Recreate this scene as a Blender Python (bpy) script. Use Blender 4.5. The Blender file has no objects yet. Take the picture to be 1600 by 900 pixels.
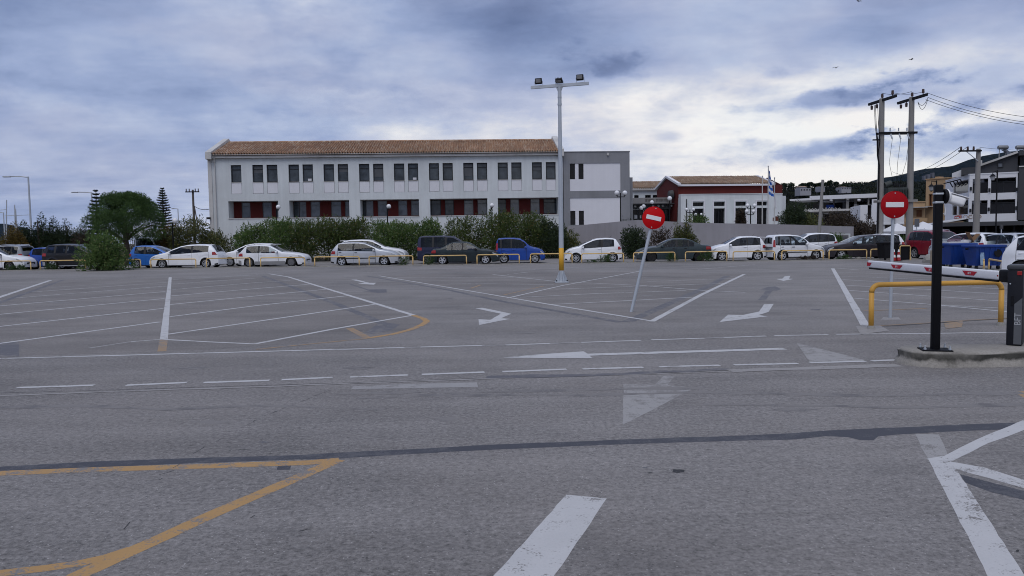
import bpy, bmesh, math, random
import numpy as np
from mathutils import Vector, Matrix
random.seed(7); np.random.seed(7)
S = bpy.context.scene
COL = S.collection
R = math.radians

# ------------------------------------------------------------------ camera
CAM_H, FPX, PITCH, ROLL = 1.60, 1200.0, 3.72, 0.85       # metres, focal length in 1600-px units, degrees
cp, sp, cr, sr = math.cos(R(PITCH)), math.sin(R(PITCH)), math.cos(R(ROLL)), math.sin(R(ROLL))
FWD = Vector((0, cp, -sp)); R0 = Vector((1, 0, 0)); U0 = Vector((0, sp, cp))
RT = R0*cr - U0*sr; UP = R0*sr + U0*cr
C0 = Vector((0, 0, CAM_H))
cam = bpy.data.cameras.new('camera'); camo = bpy.data.objects.new('camera', cam); COL.objects.link(camo)
camo.matrix_world = Matrix(((RT.x, UP.x, -FWD.x, 0), (RT.y, UP.y, -FWD.y, 0), (RT.z, UP.z, -FWD.z, CAM_H), (0, 0, 0, 1)))
cam.sensor_width = 36.0; cam.lens = 36.0*FPX/1600.0
cam.clip_start = 0.1; cam.clip_end = 20000
S.camera = camo

# ------------------------------------------------------------------ world, sun, exposure
SUN_EL, SUN_AZ = 58.0, 205.0          # degrees; azimuth clockwise from +Y (view direction): light comes from behind the camera
S.view_settings.view_transform = 'Standard'; S.view_settings.look = 'None'
S.view_settings.exposure = 0.0; S.view_settings.gamma = 1.0
S.view_settings.use_curve_mapping = False
S.cycles.max_bounces = 6; S.cycles.diffuse_bounces = 3; S.cycles.glossy_bounces = 3
S.cycles.transmission_bounces = 4; S.cycles.transparent_max_bounces = 12; S.cycles.volume_bounces = 0
S.cycles.use_denoising = True; S.cycles.filter_width = 1.0
W = bpy.data.worlds.new('World'); S.world = W; W.use_nodes = True

class NT:
    """tiny node-tree writer"""
    def __init__(s, tree): s.t = tree; s.n = tree.nodes; s.l = tree.links
    def node(s, typ, ins=None, **kw):
        nd = s.n.new(typ)
        for k, v in kw.items(): setattr(nd, k, v)
        for k, v in (ins or {}).items(): s.put(nd.inputs[k], v)
        return nd
    def put(s, sock, v):
        if isinstance(v, bpy.types.NodeSocket): s.l.new(v, sock)
        elif isinstance(v, bpy.types.Node): s.l.new(v.outputs[0], sock)
        else:
            if sock.type == 'RGBA' and len(v) == 3: v = (*v, 1)
            sock.default_value = v
    def m(s, op, a, b=0.0, c=None):
        ins = {0: a, 1: b}
        if c is not None: ins[2] = c
        return s.node('ShaderNodeMath', ins, operation=op).outputs[0]
    def mix(s, f, a, b, typ='MIX'):
        nd = s.node('ShaderNodeMix', data_type='RGBA', blend_type=typ)
        s.put(nd.inputs['Factor'], f); s.put(nd.inputs[6], a); s.put(nd.inputs[7], b)
        return nd.outputs[2]
    def ramp(s, f, stops, interp='LINEAR'):
        nd = s.node('ShaderNodeValToRGB', {0: f}); e = nd.color_ramp.elements
        nd.color_ramp.interpolation = interp
        while len(e) < len(stops): e.new(0.5)
        for el, (p, c) in zip(e, stops):
            el.position = p; el.color = (c, c, c, 1) if isinstance(c, (int, float)) else (*c, 1)
        return nd.outputs[0]
    def noise(s, vec, scale, detail=4, rough=0.55, dist=0.0):
        nd = s.node('ShaderNodeTexNoise', {'Scale': scale, 'Detail': detail, 'Roughness': rough, 'Distortion': dist})
        if vec is not None: s.put(nd.inputs['Vector'], vec)
        return nd.outputs[0]
    def mapping(s, vec, sc=(1, 1, 1), loc=(0, 0, 0), rot=(0, 0, 0)):
        return s.node('ShaderNodeMapping', {0: vec, 'Scale': sc, 'Location': loc, 'Rotation': rot}).outputs[0]

def lin(*c):
    return tuple(((v/255)/12.92 if v/255 <= 0.04045 else ((v/255+0.055)/1.055)**2.4) for v in c)

def build_world():
    n = NT(W.node_tree); n.n.clear()
    out = n.node('ShaderNodeOutputWorld')
    sky = n.node('ShaderNodeTexSky', sky_type='NISHITA', sun_disc=False, sun_elevation=R(SUN_EL), sun_rotation=R(SUN_AZ),
                 altitude=10, air_density=1.0, dust_density=1.5, ozone_density=1.5)
    bg0 = n.node('ShaderNodeBackground', {0: sky, 1: 0.09})
    g = n.node('ShaderNodeTexCoord').outputs['Generated']
    sx = n.node('ShaderNodeSeparateXYZ', {0: g}).outputs
    x, y, z = sx[0], sx[1], sx[2]
    el = n.m('ARCSINE', z)
    az = n.m('ARCTAN2', x, y)
    # the cloud sheet: direction projected onto a plane overhead, so bands flatten towards the horizon
    d = n.m('ADD', n.m('MAXIMUM', z, 0.0), 0.10)
    px, py = n.m('DIVIDE', x, d), n.m('DIVIDE', y, d)
    P = n.node('ShaderNodeCombineXYZ', {0: px, 1: py}).outputs[0]
    warp = n.node('ShaderNodeTexNoise', {'Vector': P, 'Scale': 0.55, 'Detail': 3.0}).outputs['Color']
    PW = n.node('ShaderNodeVectorMath', {0: P, 1: n.node('ShaderNodeVectorMath', {0: warp, 'Scale': 0.9}, operation='SCALE').outputs[0]}, operation='ADD').outputs[0]
    n1 = n.noise(n.mapping(PW, (0.42, 0.62, 1), (3.1, 1.7, 0)), 1.0, 7, 0.56)
    n2 = n.noise(n.mapping(PW, (1.5, 2.4, 1), (0.3, 5.2, 0)), 1.0, 8, 0.6)
    n3 = n.noise(n.mapping(P, (0.16, 0.2, 1), (7.7, 2.2, 0)), 1.0, 3, 0.5)
    v = n.m('ADD', n.m('MULTIPLY', n1, 0.62), n.m('MULTIPLY', n2, 0.36))
    v = n.m('ADD', v, n.m('MULTIPLY', n3, 0.25))
    v = n.m('SUBTRACT', v, 0.615)                 # about zero-mean
    v = n.m('MULTIPLY', v, 1.05)
    # broad brightness of the overcast: paler towards the low sky ahead right, darker overhead
    n4 = n.noise(n.mapping(g, (13, 13, 27), (1.3, 0.4, 2.2)), 1.0, 8, 0.60)       # ragged detail of the low clouds
    n5 = n.noise(n.mapping(g, (4.8, 4.8, 11.5), (5.3, 2.4, 0.2)), 1.0, 8, 0.58)
    v = n.m('ADD', v, n.m('MULTIPLY', n.m("SUBTRACT", n4, 0.5), 0.30))
    v = n.m('ADD', v, n.m('MULTIPLY', n.m("SUBTRACT", n5, 0.5), 0.62))
    def blob(pxx, pyy, sx_, sy_, amp, tilt=0.0):
        a0 = math.atan((pxx-800)/1200); hor = 372+0.0148*(800-pxx); e0 = math.atan((hor-pyy)/1200*math.cos(a0))
        da = n.m('SUBTRACT', az, a0); de = n.m('SUBTRACT', el, e0)
        de = n.m('SUBTRACT', de, n.m('MULTIPLY', da, tilt))
        q = n.m('ADD', n.m('POWER', n.m('DIVIDE', da, sx_/1200), 2.0), n.m('POWER', n.m('DIVIDE', de, sy_/1200), 2.0))
        return n.m('MULTIPLY', n.m('EXPONENT', n.m('MULTIPLY', q, -1.0)), amp)
    ragb = n.m('ADD', 0.75, n.m('MULTIPLY', n.m("SUBTRACT", n4, 0.47), 2.2))
    grad = n.node('ShaderNodeMapRange', {0: el, 1: 0.0, 2: 0.33, 3: 0.62, 4: 0.45}).outputs[0]
    azg = n.node('ShaderNodeMapRange', {0: az, 1: -0.6, 2: 0.25, 3: -0.13, 4: 0.10}).outputs[0]
    t = n.m('ADD', n.m('ADD', v, grad), azg)
    lift = None
    for b in BLOBS: lift = blob(*b) if lift is None else n.m('ADD', lift, blob(*b))
    t = n.m('ADD', t, n.m('MULTIPLY', lift, ragb))
    # ragged-edged low dark clouds ahead right
    rag = n.m('MULTIPLY', n.m('SUBTRACT', n4, 0.5), 3.4)
    for b in DARKS:
        k = n.m('ADD', blob(*b[:4], 1.0, *(b[5:] or (0.0,))), rag)
        k = n.m('MULTIPLY', n.node('ShaderNodeMapRange', {0: k, 1: 0.22, 2: 1.10, 3: 0.0, 4: b[4]}, interpolation_type='SMOOTHSTEP').outputs[0], n.m('MINIMUM', 1.0, n.m('MULTIPLY', blob(*b[:2], b[2]*1.5, b[3]*1.6, 1.0, *(b[5:] or (0.0,))), 3.0)))
        t = n.m('ADD', t, k)
    t = n.m('MINIMUM', n.m('MAXIMUM', t, 0.0), 1.0)
    colr = n.ramp(t, [(0.0, lin(96, 112, 150)), (0.22, lin(126, 143, 182)), (0.42, lin(160, 175, 210)), (0.60, lin(190, 201, 226)),
                      (0.76, lin(221, 226, 236)), (0.90, lin(245, 246, 247)), (1.0, lin(255, 255, 252))])
    hue = n.ramp(n.noise(n.mapping(g, (3.0, 3.0, 9.0), (2.2, 7.1, 1.0)), 1.0, 5, 0.6), [(0.42, 0.0), (0.62, 1.0)])
    colr = n.mix(n.m('MULTIPLY', hue, 0.8), colr, n.mix(1.0, colr, (1.05, 0.985, 0.955), 'MULTIPLY'))
    bg1 = n.node('ShaderNodeBackground', {0: colr, 1: 1.0})
    ms = n.node('ShaderNodeMixShader', {0: 0.95, 1: bg0, 2: bg1})
    n.l.new(ms.outputs[0], out.inputs[0])

BLOBS = [  # x, y (where in the view), half widths, lift of the cloud brightness, tilt
    (840, 25, 190, 80, -0.30, 0.10), (110, 20, 260, 50, -0.14, 0.0), (470, 15, 130, 35, 0.12, 0.0), (560, 90, 150, 60, 0.14, 0.0),
    (60, 150, 150, 24, 0.14, -0.15), (600, 155, 170, 16, 0.20, 0.04), (640, 205, 280, 32, 0.16, 0.0), (1000, 155, 120, 26, 0.24, 0.06),
    (1120, 240, 230, 60, 0.26, 0.0), (1330, 118, 240, 26, 0.18, 0.08), (1330, 198, 150, 17, 0.85, 0.05), (1290, 280, 160, 17, 0.60, 0.0),
    (1150, 180, 110, 24, 0.18, 0.1), (1450, 30, 220, 44, -0.12, 0.0), (950, 112, 90, 22, -0.14, 0.0), (170, 255, 200, 50, -0.02, 0.0), (1560, 185, 90, 10, 0.2, 0.1),
]
DARKS = [(1255, 244, 120, 27, -0.50, 0.10), (1530, 214, 150, 26, -0.36, 0.10), (1320, 154, 135, 15, -0.46, 0.05), (1575, 150, 120, 16, -0.40, 0.12),
         (1225, 118, 40, 13, -0.26, 0.0), (1045, 215, 28, 10, -0.28, 0.0), (970, 110, 60, 20, -0.24, 0.0), (1490, 182, 66, 13, -0.42, 0.2), (1400, 130, 60, 9, -0.3, 0.1)]
build_world()

sun = bpy.data.lights.new('sun', 'SUN'); suno = bpy.data.objects.new('sun', sun); COL.objects.link(suno)
sun.energy = 1.5; sun.angle = R(50); sun.color = (1.0, 0.965, 0.91)
_sd = Vector((math.sin(R(SUN_AZ))*math.cos(R(SUN_EL)), math.cos(R(SUN_AZ))*math.cos(R(SUN_EL)), math.sin(R(SUN_EL))))
suno.rotation_euler = (-_sd).to_track_quat('-Z', 'Y').to_euler(); suno.location = (0, 0, 60)

# ------------------------------------------------------------------ from the photograph to places
def ray(px, py):
    return (FWD*FPX + RT*(px-800) + UP*(450-py)).normalized()
def G(px, py, z=0.0):
    d = ray(px, py); t = (z-CAM_H)/d.z
    return C0 + d*t
def P(px, py, Y):
    d = ray(px, py); return C0 + d*(Y/d.y)
def at(px, Y, z=0.0):
    """point at depth Y and height z whose picture column is px"""
    lo, hi = -30.0-Y*1.5, 30.0+Y*1.5
    for _ in range(60):
        m = (lo+hi)/2; q = Vector((m, Y, z))-C0
        if q.dot(RT)/q.dot(FWD)*FPX+800 < px: lo = m
        else: hi = m
    return Vector(((lo+hi)/2, Y, z))
def ztop(x, Y, py):
    """height of the point above (x, Y) that shows at picture row py"""
    lo, hi = -50.0, CAM_H+Y*4.0
    for _ in range(70):
        m = (lo+hi)/2; q = Vector((x, Y, m))-C0
        if 450-q.dot(UP)/q.dot(FWD)*FPX > py: lo = m
        else: hi = m
    return (lo+hi)/2
def on_plane(px, py, p0, nrm):
    d = ray(px, py); return C0 + d*((p0-C0).dot(nrm)/d.dot(nrm))

# ------------------------------------------------------------------ objects
MW = {}
def tag(o, label=None, cat=None, group=None, kind=None):
    if label: o['label'] = label
    if cat: o['category'] = cat
    if group: o['group'] = group
    if kind: o['kind'] = kind
    return o
def thing(name, loc, label, cat, group=None, rz=0.0, rx=0.0, ry=0.0):
    o = bpy.data.objects.new(name, None); COL.objects.link(o); o.empty_display_size = 0.2
    o.location = loc; o.rotation_euler = (rx, ry, rz)
    MW[o] = Matrix.Translation(Vector(loc)) @ o.rotation_euler.to_matrix().to_4x4()
    return tag(o, label, cat, group)
def link_mesh(name, me, mats, parent=None, smooth=False):
    for m in (mats if isinstance(mats, (list, tuple)) else [mats]): me.materials.append(m)
    if smooth: me.polygons.foreach_set('use_smooth', [True]*len(me.polygons))
    o = bpy.data.objects.new(name, me); COL.objects.link(o)
    if parent is not None: o.parent = parent; MW[o] = MW[parent]
    else: MW[o] = Matrix.Identity(4)
    return o
def copy_tree(o, parent=None):
    c = o.copy(); COL.objects.link(c)
    if parent is not None: c.parent = parent
    for ch in list(o.children): copy_tree(ch, c)
    return c

class MB:
    def __init__(s): s.v = []; s.f = []; s.mi = []
    def add(s, vs, fs, mi=0):
        b = len(s.v); s.v += [tuple(v) for v in vs]; s.f += [tuple(i+b for i in f) for f in fs]; s.mi += [mi]*len(fs)
        return s
    def quad(s, a, b, c, d, mi=0): return s.add([a, b, c, d], [(0, 1, 2, 3)], mi)
    def poly(s, pts, mi=0): return s.add(pts, [tuple(range(len(pts)))], mi)
    def box(s, c, size, M=None, mi=0, taper=1.0):
        hx, hy, hz = size[0]/2, size[1]/2, size[2]/2
        vs = [Vector((x*hx*(taper if z > 0 else 1), y*hy*(taper if z > 0 else 1), z*hz)) for z in (-1, 1) for x, y in ((-1, -1), (1, -1), (1, 1), (-1, 1))]
        c = Vector(c)
        vs = [(M @ v if M is not None else v) + c for v in vs]
        return s.add(vs, [(3, 2, 1, 0), (4, 5, 6, 7), (0, 1, 5, 4), (1, 2, 6, 5), (2, 3, 7, 6), (3, 0, 4, 7)], mi)
    def rbox(s, c, size, r=0.02, M=None, mi=0, seg=2):
        bm = bmesh.new(); bmesh.ops.create_cube(bm, size=1.0)
        for v in bm.verts: v.co = Vector((v.co.x*size[0], v.co.y*size[1], v.co.z*size[2]))
        bmesh.ops.bevel(bm, geom=list(bm.edges), offset=min(r, min(size)*0.49), segments=seg, affect='EDGES', profile=0.5)
        c = Vector(c); bm.verts.index_update()
        vs = [(M @ v.co if M is not None else v.co) + c for v in bm.verts]
        fs = [tuple(v.index for v in f.verts) for f in bm.faces]; bm.free()
        return s.add(vs, fs, mi)
    def bar(s, a, b, w, h, mi=0):
        a, b = Vector(a), Vector(b); d = (b-a); L = d.length
        q = d.to_track_quat('X', 'Z').to_matrix()
        return s.box((a+b)/2, (L, w, h), q, mi)
    def tube(s, path, r, n=8, mi=0, cap=True):
        path = [Vector(p) for p in path]; rs = r if isinstance(r, (list, tuple)) else [r]*len(path)
        vs = []; ref = None
        for i, p in enumerate(path):
            t = (path[min(i+1, len(path)-1)] - path[max(i-1, 0)])
            if t.length < 1e-9: t = Vector((0, 0, 1))
            t.normalize()
            if ref is None:
                ref = t.orthogonal().normalized()
            else:
                ref = (ref - t*ref.dot(t))
                ref = ref.normalized() if ref.length > 1e-6 else t.orthogonal().normalized()
            b = t.cross(ref)
            vs += [p + (ref*math.cos(2*math.pi*k/n) + b*math.sin(2*math.pi*k/n))*rs[i] for k in range(n)]
        fs = [(i*n+k, i*n+(k+1) % n, (i+1)*n+(k+1) % n, (i+1)*n+k) for i in range(len(path)-1) for k in range(n)]
        if cap:
            fs.append(tuple(reversed(range(n)))); fs.append(tuple((len(path)-1)*n+k for k in range(n)))
        return s.add(vs, fs, mi)
    def lathe(s, prof, n=24, M=None, c=(0, 0, 0), mi=0, a0=0.0, a1=2*math.pi):
        """profile of (radius, height) turned about z"""
        full = abs(a1-a0-2*math.pi) < 1e-6; k = n if full else n+1; vs = []
        for r, h in prof:
            for i in range(k):
                a = a0+(a1-a0)*i/n; p = Vector((r*math.cos(a), r*math.sin(a), h))
                vs.append((M @ p if M is not None else p) + Vector(c))
        fs = []
        for j in range(len(prof)-1):
            for i in range(n):
                i2 = (i+1) % k
                fs.append((j*k+i, j*k+i2, (j+1)*k+i2, (j+1)*k+i))
        return s.add(vs, fs, mi)
    def sphere(s, c, r, nu=12, nv=8, mi=0, sc=(1, 1, 1)):
        prof = [(max(1e-4, math.sin(math.pi*j/nv))*r, -math.cos(math.pi*j/nv)*r) for j in range(nv+1)]
        M = Matrix.Diagonal(Vector(sc)).to_3x3()
        return s.lathe(prof, nu, M, c, mi)
    def build(s, name, mats, parent=None, smooth=False, world=False, auto=None):
        vs = s.v
        if world and parent is not None:
            inv = MW[parent].inverted(); vs = [tuple(inv @ Vector(v)) for v in vs]
        me = bpy.data.meshes.new(name); me.from_pydata(vs, [], s.f); me.update()
        if any(s.mi): me.polygons.foreach_set('material_index', s.mi)
        o = link_mesh(name, me, mats, parent, smooth)
        if auto is not None:
            me.polygons.foreach_set('use_smooth', [True]*len(me.polygons))
            try: me.set_sharp_from_angle(angle=R(auto))
            except Exception: pass
        return o

# ------------------------------------------------------------------ materials
MATS = {}
def principled(name):
    m = bpy.data.materials.new(name); m.use_nodes = True
    n = NT(m.node_tree); b = m.node_tree.nodes['Principled BSDF']
    return m, n, b
def mat(name, col, rough=0.6, metal=0.0, var=0.12, scale=3.0, fine=0.06, fscale=40.0, bump=0.0, bscale=60.0, coat=0.0, spec=0.3, streak=0.0, dirt=None, dirt_amt=0.0):
    """plain surface with cloudy variation, fine grain, optional vertical rain streaks and blotches of dirt"""
    if name in MATS: return MATS[name]
    m, n, b = principled(name)
    co = n.node('ShaderNodeTexCoord').outputs['Object']
    geo = n.node('ShaderNodeNewGeometry').outputs['Position']
    f = n.m('MULTIPLY', n.m('SUBTRACT', n.noise(geo, scale, 5), 0.5), 2*var)
    f = n.m('ADD', f, n.m('MULTIPLY', n.m('SUBTRACT', n.noise(geo, fscale, 3), 0.5), 2*fine))
    if streak:
        st = n.noise(n.mapping(geo, (1.6, 1.6, 0.12)), 2.2, 5, 0.6)
        f = n.m('ADD', f, n.m('MULTIPLY', n.m('SUBTRACT', st, 0.5), 2*streak))
    k = n.m('ADD', f, 1.0)
    c = n.node('ShaderNodeVectorMath', {0: col, 'Scale': k}, operation='SCALE').outputs[0]
    if dirt is not None:
        dm = n.ramp(n.noise(geo, scale*0.7, 6, 0.62), [(0.46, 0.0), (0.68, 1.0)])
        c = n.mix(n.m('MULTIPLY', dm, dirt_amt), c, dirt)
    n.put(b.inputs['Base Color'], c)
    b.inputs['Roughness'].default_value = rough; b.inputs['Metallic'].default_value = metal
    b.inputs['Coat Weight'].default_value = coat; b.inputs['Coat Roughness'].default_value = 0.06
    b.inputs['Specular IOR Level'].default_value = spec
    if bump:
        bp = n.node('ShaderNodeBump', {'Strength': bump, 'Distance': 0.02, 'Height': n.noise(geo, bscale, 4)})
        n.l.new(bp.outputs[0], b.inputs['Normal'])
    MATS[name] = m; return m
def glass(name, col=(0.012, 0.015, 0.02), rough=0.05, spec=0.5, var=0.5):
    if name in MATS: return MATS[name]
    m, n, b = principled(name)
    geo = n.node('ShaderNodeNewGeometry').outputs['Position']
    k = n.m('ADD', n.m('MULTIPLY', n.m('SUBTRACT', n.noise(geo, 1.3, 4), 0.5), 2*var), 1.0)
    n.put(b.inputs['Base Color'], n.node('ShaderNodeVectorMath', {0: col, 'Scale': k}, operation='SCALE').outputs[0])
    b.inputs['Roughness'].default_value = rough; b.inputs['Specular IOR Level'].default_value = spec
    b.inputs['IOR'].default_value = 1.5
    bp = n.node('ShaderNodeBump', {'Strength': 0.03, 'Distance': 0.02, 'Height': n.noise(geo, 0.9, 1)})
    n.l.new(bp.outputs[0], b.inputs['Normal'])
    MATS[name] = m; return m
def leafmat(name, c1, c2, c3=None, trans=0.15):
    """foliage: every leaf its own shade, from c1 to c2, a few of c3"""
    if name in MATS: return MATS[name]
    m, n, b = principled(name)
    g = n.node('ShaderNodeNewGeometry')
    rnd = g.outputs['Random Per Island']
    big = n.noise(g.outputs['Position'], 0.8, 3)
    f = n.m('ADD', n.m('MULTIPLY', rnd, 0.6), n.m('MULTIPLY', n.ramp(big, [(0.35, 0.0), (0.65, 1.0)]), 0.4))
    c = n.mix(f, c1, c2)
    if c3 is not None:
        c = n.mix(n.ramp(n.m('FRACT', n.m('MULTIPLY', rnd, 17.3)), [(0.88, 0.0), (0.92, 1.0)], 'CONSTANT'), c, c3)
    n.put(b.inputs['Base Color'], c); b.inputs['Roughness'].default_value = 0.55
    b.inputs['Specular IOR Level'].default_value = 0.15
    tr = n.node('ShaderNodeBsdfTranslucent', {0: c})
    ms = n.node('ShaderNodeMixShader', {0: trans, 1: b, 2: tr})
    n.l.new(ms.outputs[0], n.n['Material Output'].inputs[0])
    MATS[name] = m; return m

# ------------------------------------------------------------------ ground
def asphalt_mat(name, base, warm=0.0, agg=1.0, dark=0.0):
    m, n, b = principled(name)
    p = n.node('ShaderNodeNewGeometry').outputs['Position']
    big = n.noise(p, 0.16, 5, 0.6); mid = n.noise(p, 0.9, 6, 0.62)
    frac = n.noise(p, 15.0, 9, 0.86)                                                 # grain at every size down to the grit
    g18 = n.noise(p, 30.0, 4, 0.7)
    band = n.noise(n.mapping(p, (0.10, 0.9, 1), rot=(0, 0, R(-1))), 1.6, 5, 0.6)     # wheel tracks run across
    fine = n.noise(p, 55.0, 6, 0.7); grit = n.noise(p, 190.0, 3, 0.65)
    vor = n.node('ShaderNodeTexVoronoi', {'Vector': p, 'Scale': 46.0, 'Randomness': 1.0})
    k = n.m('ADD', 1.0, n.m('MULTIPLY', n.m('SUBTRACT', big, 0.5), 1.05))
    k = n.m('ADD', k, n.m('MULTIPLY', n.m('SUBTRACT', mid, 0.5), 0.48))
    k = n.m('ADD', k, n.m('MULTIPLY', n.m('SUBTRACT', band, 0.5), 0.75))
    k = n.m('ADD', k, n.m('MULTIPLY', n.m('SUBTRACT', frac, 0.5), 2.0*agg))
    k = n.m('ADD', k, n.m('MULTIPLY', n.m('SUBTRACT', g18, 0.5), 1.2*agg))
    k = n.m('ADD', k, n.m('MULTIPLY', n.m('SUBTRACT', fine, 0.5), 0.9*agg))
    k = n.m('ADD', k, n.m('MULTIPLY', n.m('SUBTRACT', grit, 0.5), 0.8*agg))
    k = n.m('MAXIMUM', k, 0.15)
    c = n.node('ShaderNodeVectorMath', {0: base, 'Scale': k}, operation='SCALE').outputs[0]
    brown = n.ramp(n.noise(p, 0.35, 6, 0.65), [(0.45, 0.0), (0.7, 1.0)])
    c = n.mix(n.m('MULTIPLY', brown, 0.30+warm), c, (base[0]*1.0, base[0]*0.88, base[0]*0.80))
    stone = n.m('MULTIPLY', n.m('LESS_THAN', vor.outputs['Distance'], 0.20), n.m('GREATER_THAN', n.node('ShaderNodeSeparateColor', {0: vor.outputs['Color']}).outputs[0], 0.80))
    c = n.mix(n.m('MULTIPLY', stone, 0.65*agg), c, (0.46, 0.44, 0.43))
    pit = n.m('MULTIPLY', n.m('LESS_THAN', vor.outputs['Distance'], 0.30), n.m('LESS_THAN', n.node('ShaderNodeSeparateColor', {0: vor.outputs['Color']}).outputs[1], 0.16))
    c = n.mix(n.m('MULTIPLY', pit, 0.55*agg), c, (0.045, 0.043, 0.045))
    oil = n.ramp(n.noise(n.mapping(p, (0.55, 0.9, 1), (4.1, 2.7, 0)), 0.75, 5, 0.6), [(0.60, 0.0), (0.74, 1.0)])
    c = n.mix(n.m('MULTIPLY', oil, 0.38+dark), c, (0.06, 0.057, 0.06))
    n.put(b.inputs['Base Color'], c)
    n.put(b.inputs['Roughness'], n.m('ADD', 0.80, n.m('MULTIPLY', n.m('SUBTRACT', fine, 0.5), 0.3)))
    b.inputs['Specular IOR Level'].default_value = 0.35
    h = n.m('ADD', n.m('MULTIPLY', fine, 0.6), n.m('MULTIPLY', grit, 0.5))
    bp = n.node('ShaderNodeBump', {'Strength': 0.55, 'Distance': 0.012, 'Height': h}); n.l.new(bp.outputs[0], b.inputs['Normal'])
    MATS[name] = m; return m
ASPH = asphalt_mat('asphalt', (0.196, 0.184, 0.177))
ASPH_LOT = asphalt_mat('asphalt_lot', (0.180, 0.166, 0.157), warm=0.1, agg=0.7, dark=0.08)
ROADM = asphalt_mat('old_road', (0.20, 0.187, 0.178), warm=0.1, agg=0.5)
def paint_mat(name, col, wear, under=(0.18, 0.168, 0.16), scale=7.0):
    m, n, b = principled(name)
    p = n.node('ShaderNodeNewGeometry').outputs['Position']
    a = n.noise(p, scale, 7, 0.68); f = n.noise(p, 60.0, 5, 0.7); lo = n.noise(p, 0.8, 4)
    z0 = lambda s, w: n.m('MULTIPLY', n.m('SUBTRACT', s, 0.5), w)
    q = n.m('ADD', n.m('ADD', n.m('ADD', 0.6, z0(a, 1.2)), z0(f, 1.0)), z0(lo, 0.6))
    th = 0.36+wear*0.34
    keep = n.ramp(q, [(max(0.0, th-0.06), 0.0), (th+0.06, 1.0)])
    k = n.m('ADD', 0.86, n.m('MULTIPLY', n.noise(p, 2.2, 6, 0.65), 0.26))
    k = n.m('ADD', k, n.m('MULTIPLY', n.m('SUBTRACT', f, 0.5), 0.22))
    c = n.node('ShaderNodeVectorMath', {0: col, 'Scale': k}, operation='SCALE').outputs[0]
    g = n.m('ADD', 0.65, n.m('MULTIPLY', f, 0.7))
    u = n.node('ShaderNodeVectorMath', {0: under, 'Scale': g}, operation='SCALE').outputs[0]
    n.put(b.inputs['Base Color'], n.mix(keep, u, c)); b.inputs['Roughness'].default_value = 0.75
    bp = n.node('ShaderNodeBump', {'Strength': 0.3, 'Distance': 0.006, 'Height': f}); n.l.new(bp.outputs[0], b.inputs['Normal'])
    MATS[name] = m; return m
WHITE = paint_mat('white_paint', (0.46, 0.455, 0.455), 0.20)
WORN = paint_mat('worn_white_paint', (0.44, 0.435, 0.43), 0.42)
FADED = paint_mat('faded_white_paint', (0.29, 0.28, 0.272), 0.48)
GHOST = paint_mat('ghost_white_paint', (0.28, 0.27, 0.265), 0.40)
ORANGE = paint_mat('orange_paint', (0.38, 0.225, 0.085), 0.47)
ORANGE_F = paint_mat('faded_orange_paint', (0.30, 0.20, 0.11), 0.50)
TAR = paint_mat('tar_strip', (0.046, 0.047, 0.058), 0.42, under=(0.085, 0.084, 0.092))
TAR_F = paint_mat('faded_tar', (0.100, 0.098, 0.108), 0.45)
TRACK = paint_mat('worn_track', (0.115, 0.108, 0.107), 0.92, scale=3.5)
CRACK = paint_mat('crack_dark', (0.02, 0.019, 0.02), 0.3, under=(0.07, 0.07, 0.07))
PALE = paint_mat('pale_seam', (0.27, 0.255, 0.245), 0.35)

def sheet(name, pts, z, m, parent=None, kind='structure'):
    mb = MB(); mb.poly([(p[0], p[1], z) for p in pts])
    return tag(mb.build(name, m, parent), kind=kind)
earth = mat('earth', (0.085, 0.07, 0.05), 0.95, var=0.4, scale=0.3, fine=0.3, fscale=8)
gm = MB()
gx = [-6000, -1500, -400, -120, -60, 60, 120, 400, 1500, 6000]; gy = [-400, -60, -20, 20, 47, 70, 120, 400, 1500, 7000]
gm.add([(x, y, -0.03) for y in gy for x in gx], [(j*10+i, j*10+i+1, (j+1)*10+i+1, (j+1)*10+i) for j in range(9) for i in range(9)])
tag(gm.build('ground', earth), kind='structure')

# edge of the car park: the row of railings, running from far left to nearer right
def edgeY(x): return 47.45 - 0.062*(x+8) if x < 16 else 47.45-0.062*24
E0, E1 = Vector((-75, edgeY(-75), 0)), Vector((60, edgeY(16), 0))
lotpts = [(-75, -14), (60, -14), (60, edgeY(16)-0.2), (16, edgeY(16)-0.2), (-75, edgeY(-75)-0.2)]
car_park = sheet('car_park', lotpts, 0.0, ASPH)
road = sheet('road', [(-75, edgeY(-75)+0.1), (16, edgeY(16)+0.1), (60, edgeY(16)+0.1), (60, 58.2), (14, 59.2), (-75, 62.5)], 0.004, ROADM)
# soil bed behind the road and its kerb, the low kerb strip under the railings
soil = mat('soil', (0.075, 0.045, 0.03), 0.95, var=0.4, scale=1.2, fine=0.3, fscale=14, bump=0.4, bscale=9)
conc = mat('concrete', (0.30, 0.29, 0.27), 0.85, var=0.2, scale=1.1, fine=0.14, fscale=30, streak=0.1, dirt=(0.10, 0.09, 0.075), dirt_amt=0.55, bump=0.3, bscale=40)
mb = MB(); mb.add([(-75, 62.8, 0.10), (60, 58.6, 0.10), (60, 110, 0.25), (-75, 110, 0.25)], [(0, 1, 2, 3)])
tag(mb.build('soil_bed', soil), kind='structure')
def kerb(pa, pb, w, h, name, piece=1.0):
    pa, pb = Vector(pa), Vector(pb); L = (pb-pa).length; nn = int(L/piece); mb = MB(); d = (pb-pa)/nn
    rot = Matrix.Rotation(math.atan2(d.y, d.x), 3, 'Z')
    for i in range(nn):
        c = pa+d*(i+0.5); j = random.uniform(-0.012, 0.012)
        mb.box((c.x, c.y+j, h/2-0.02+random.uniform(-.006, .006)), (d.length-0.012, w, h+0.04), rot)
    return tag(mb.build(name, conc), kind='structure')
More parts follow.
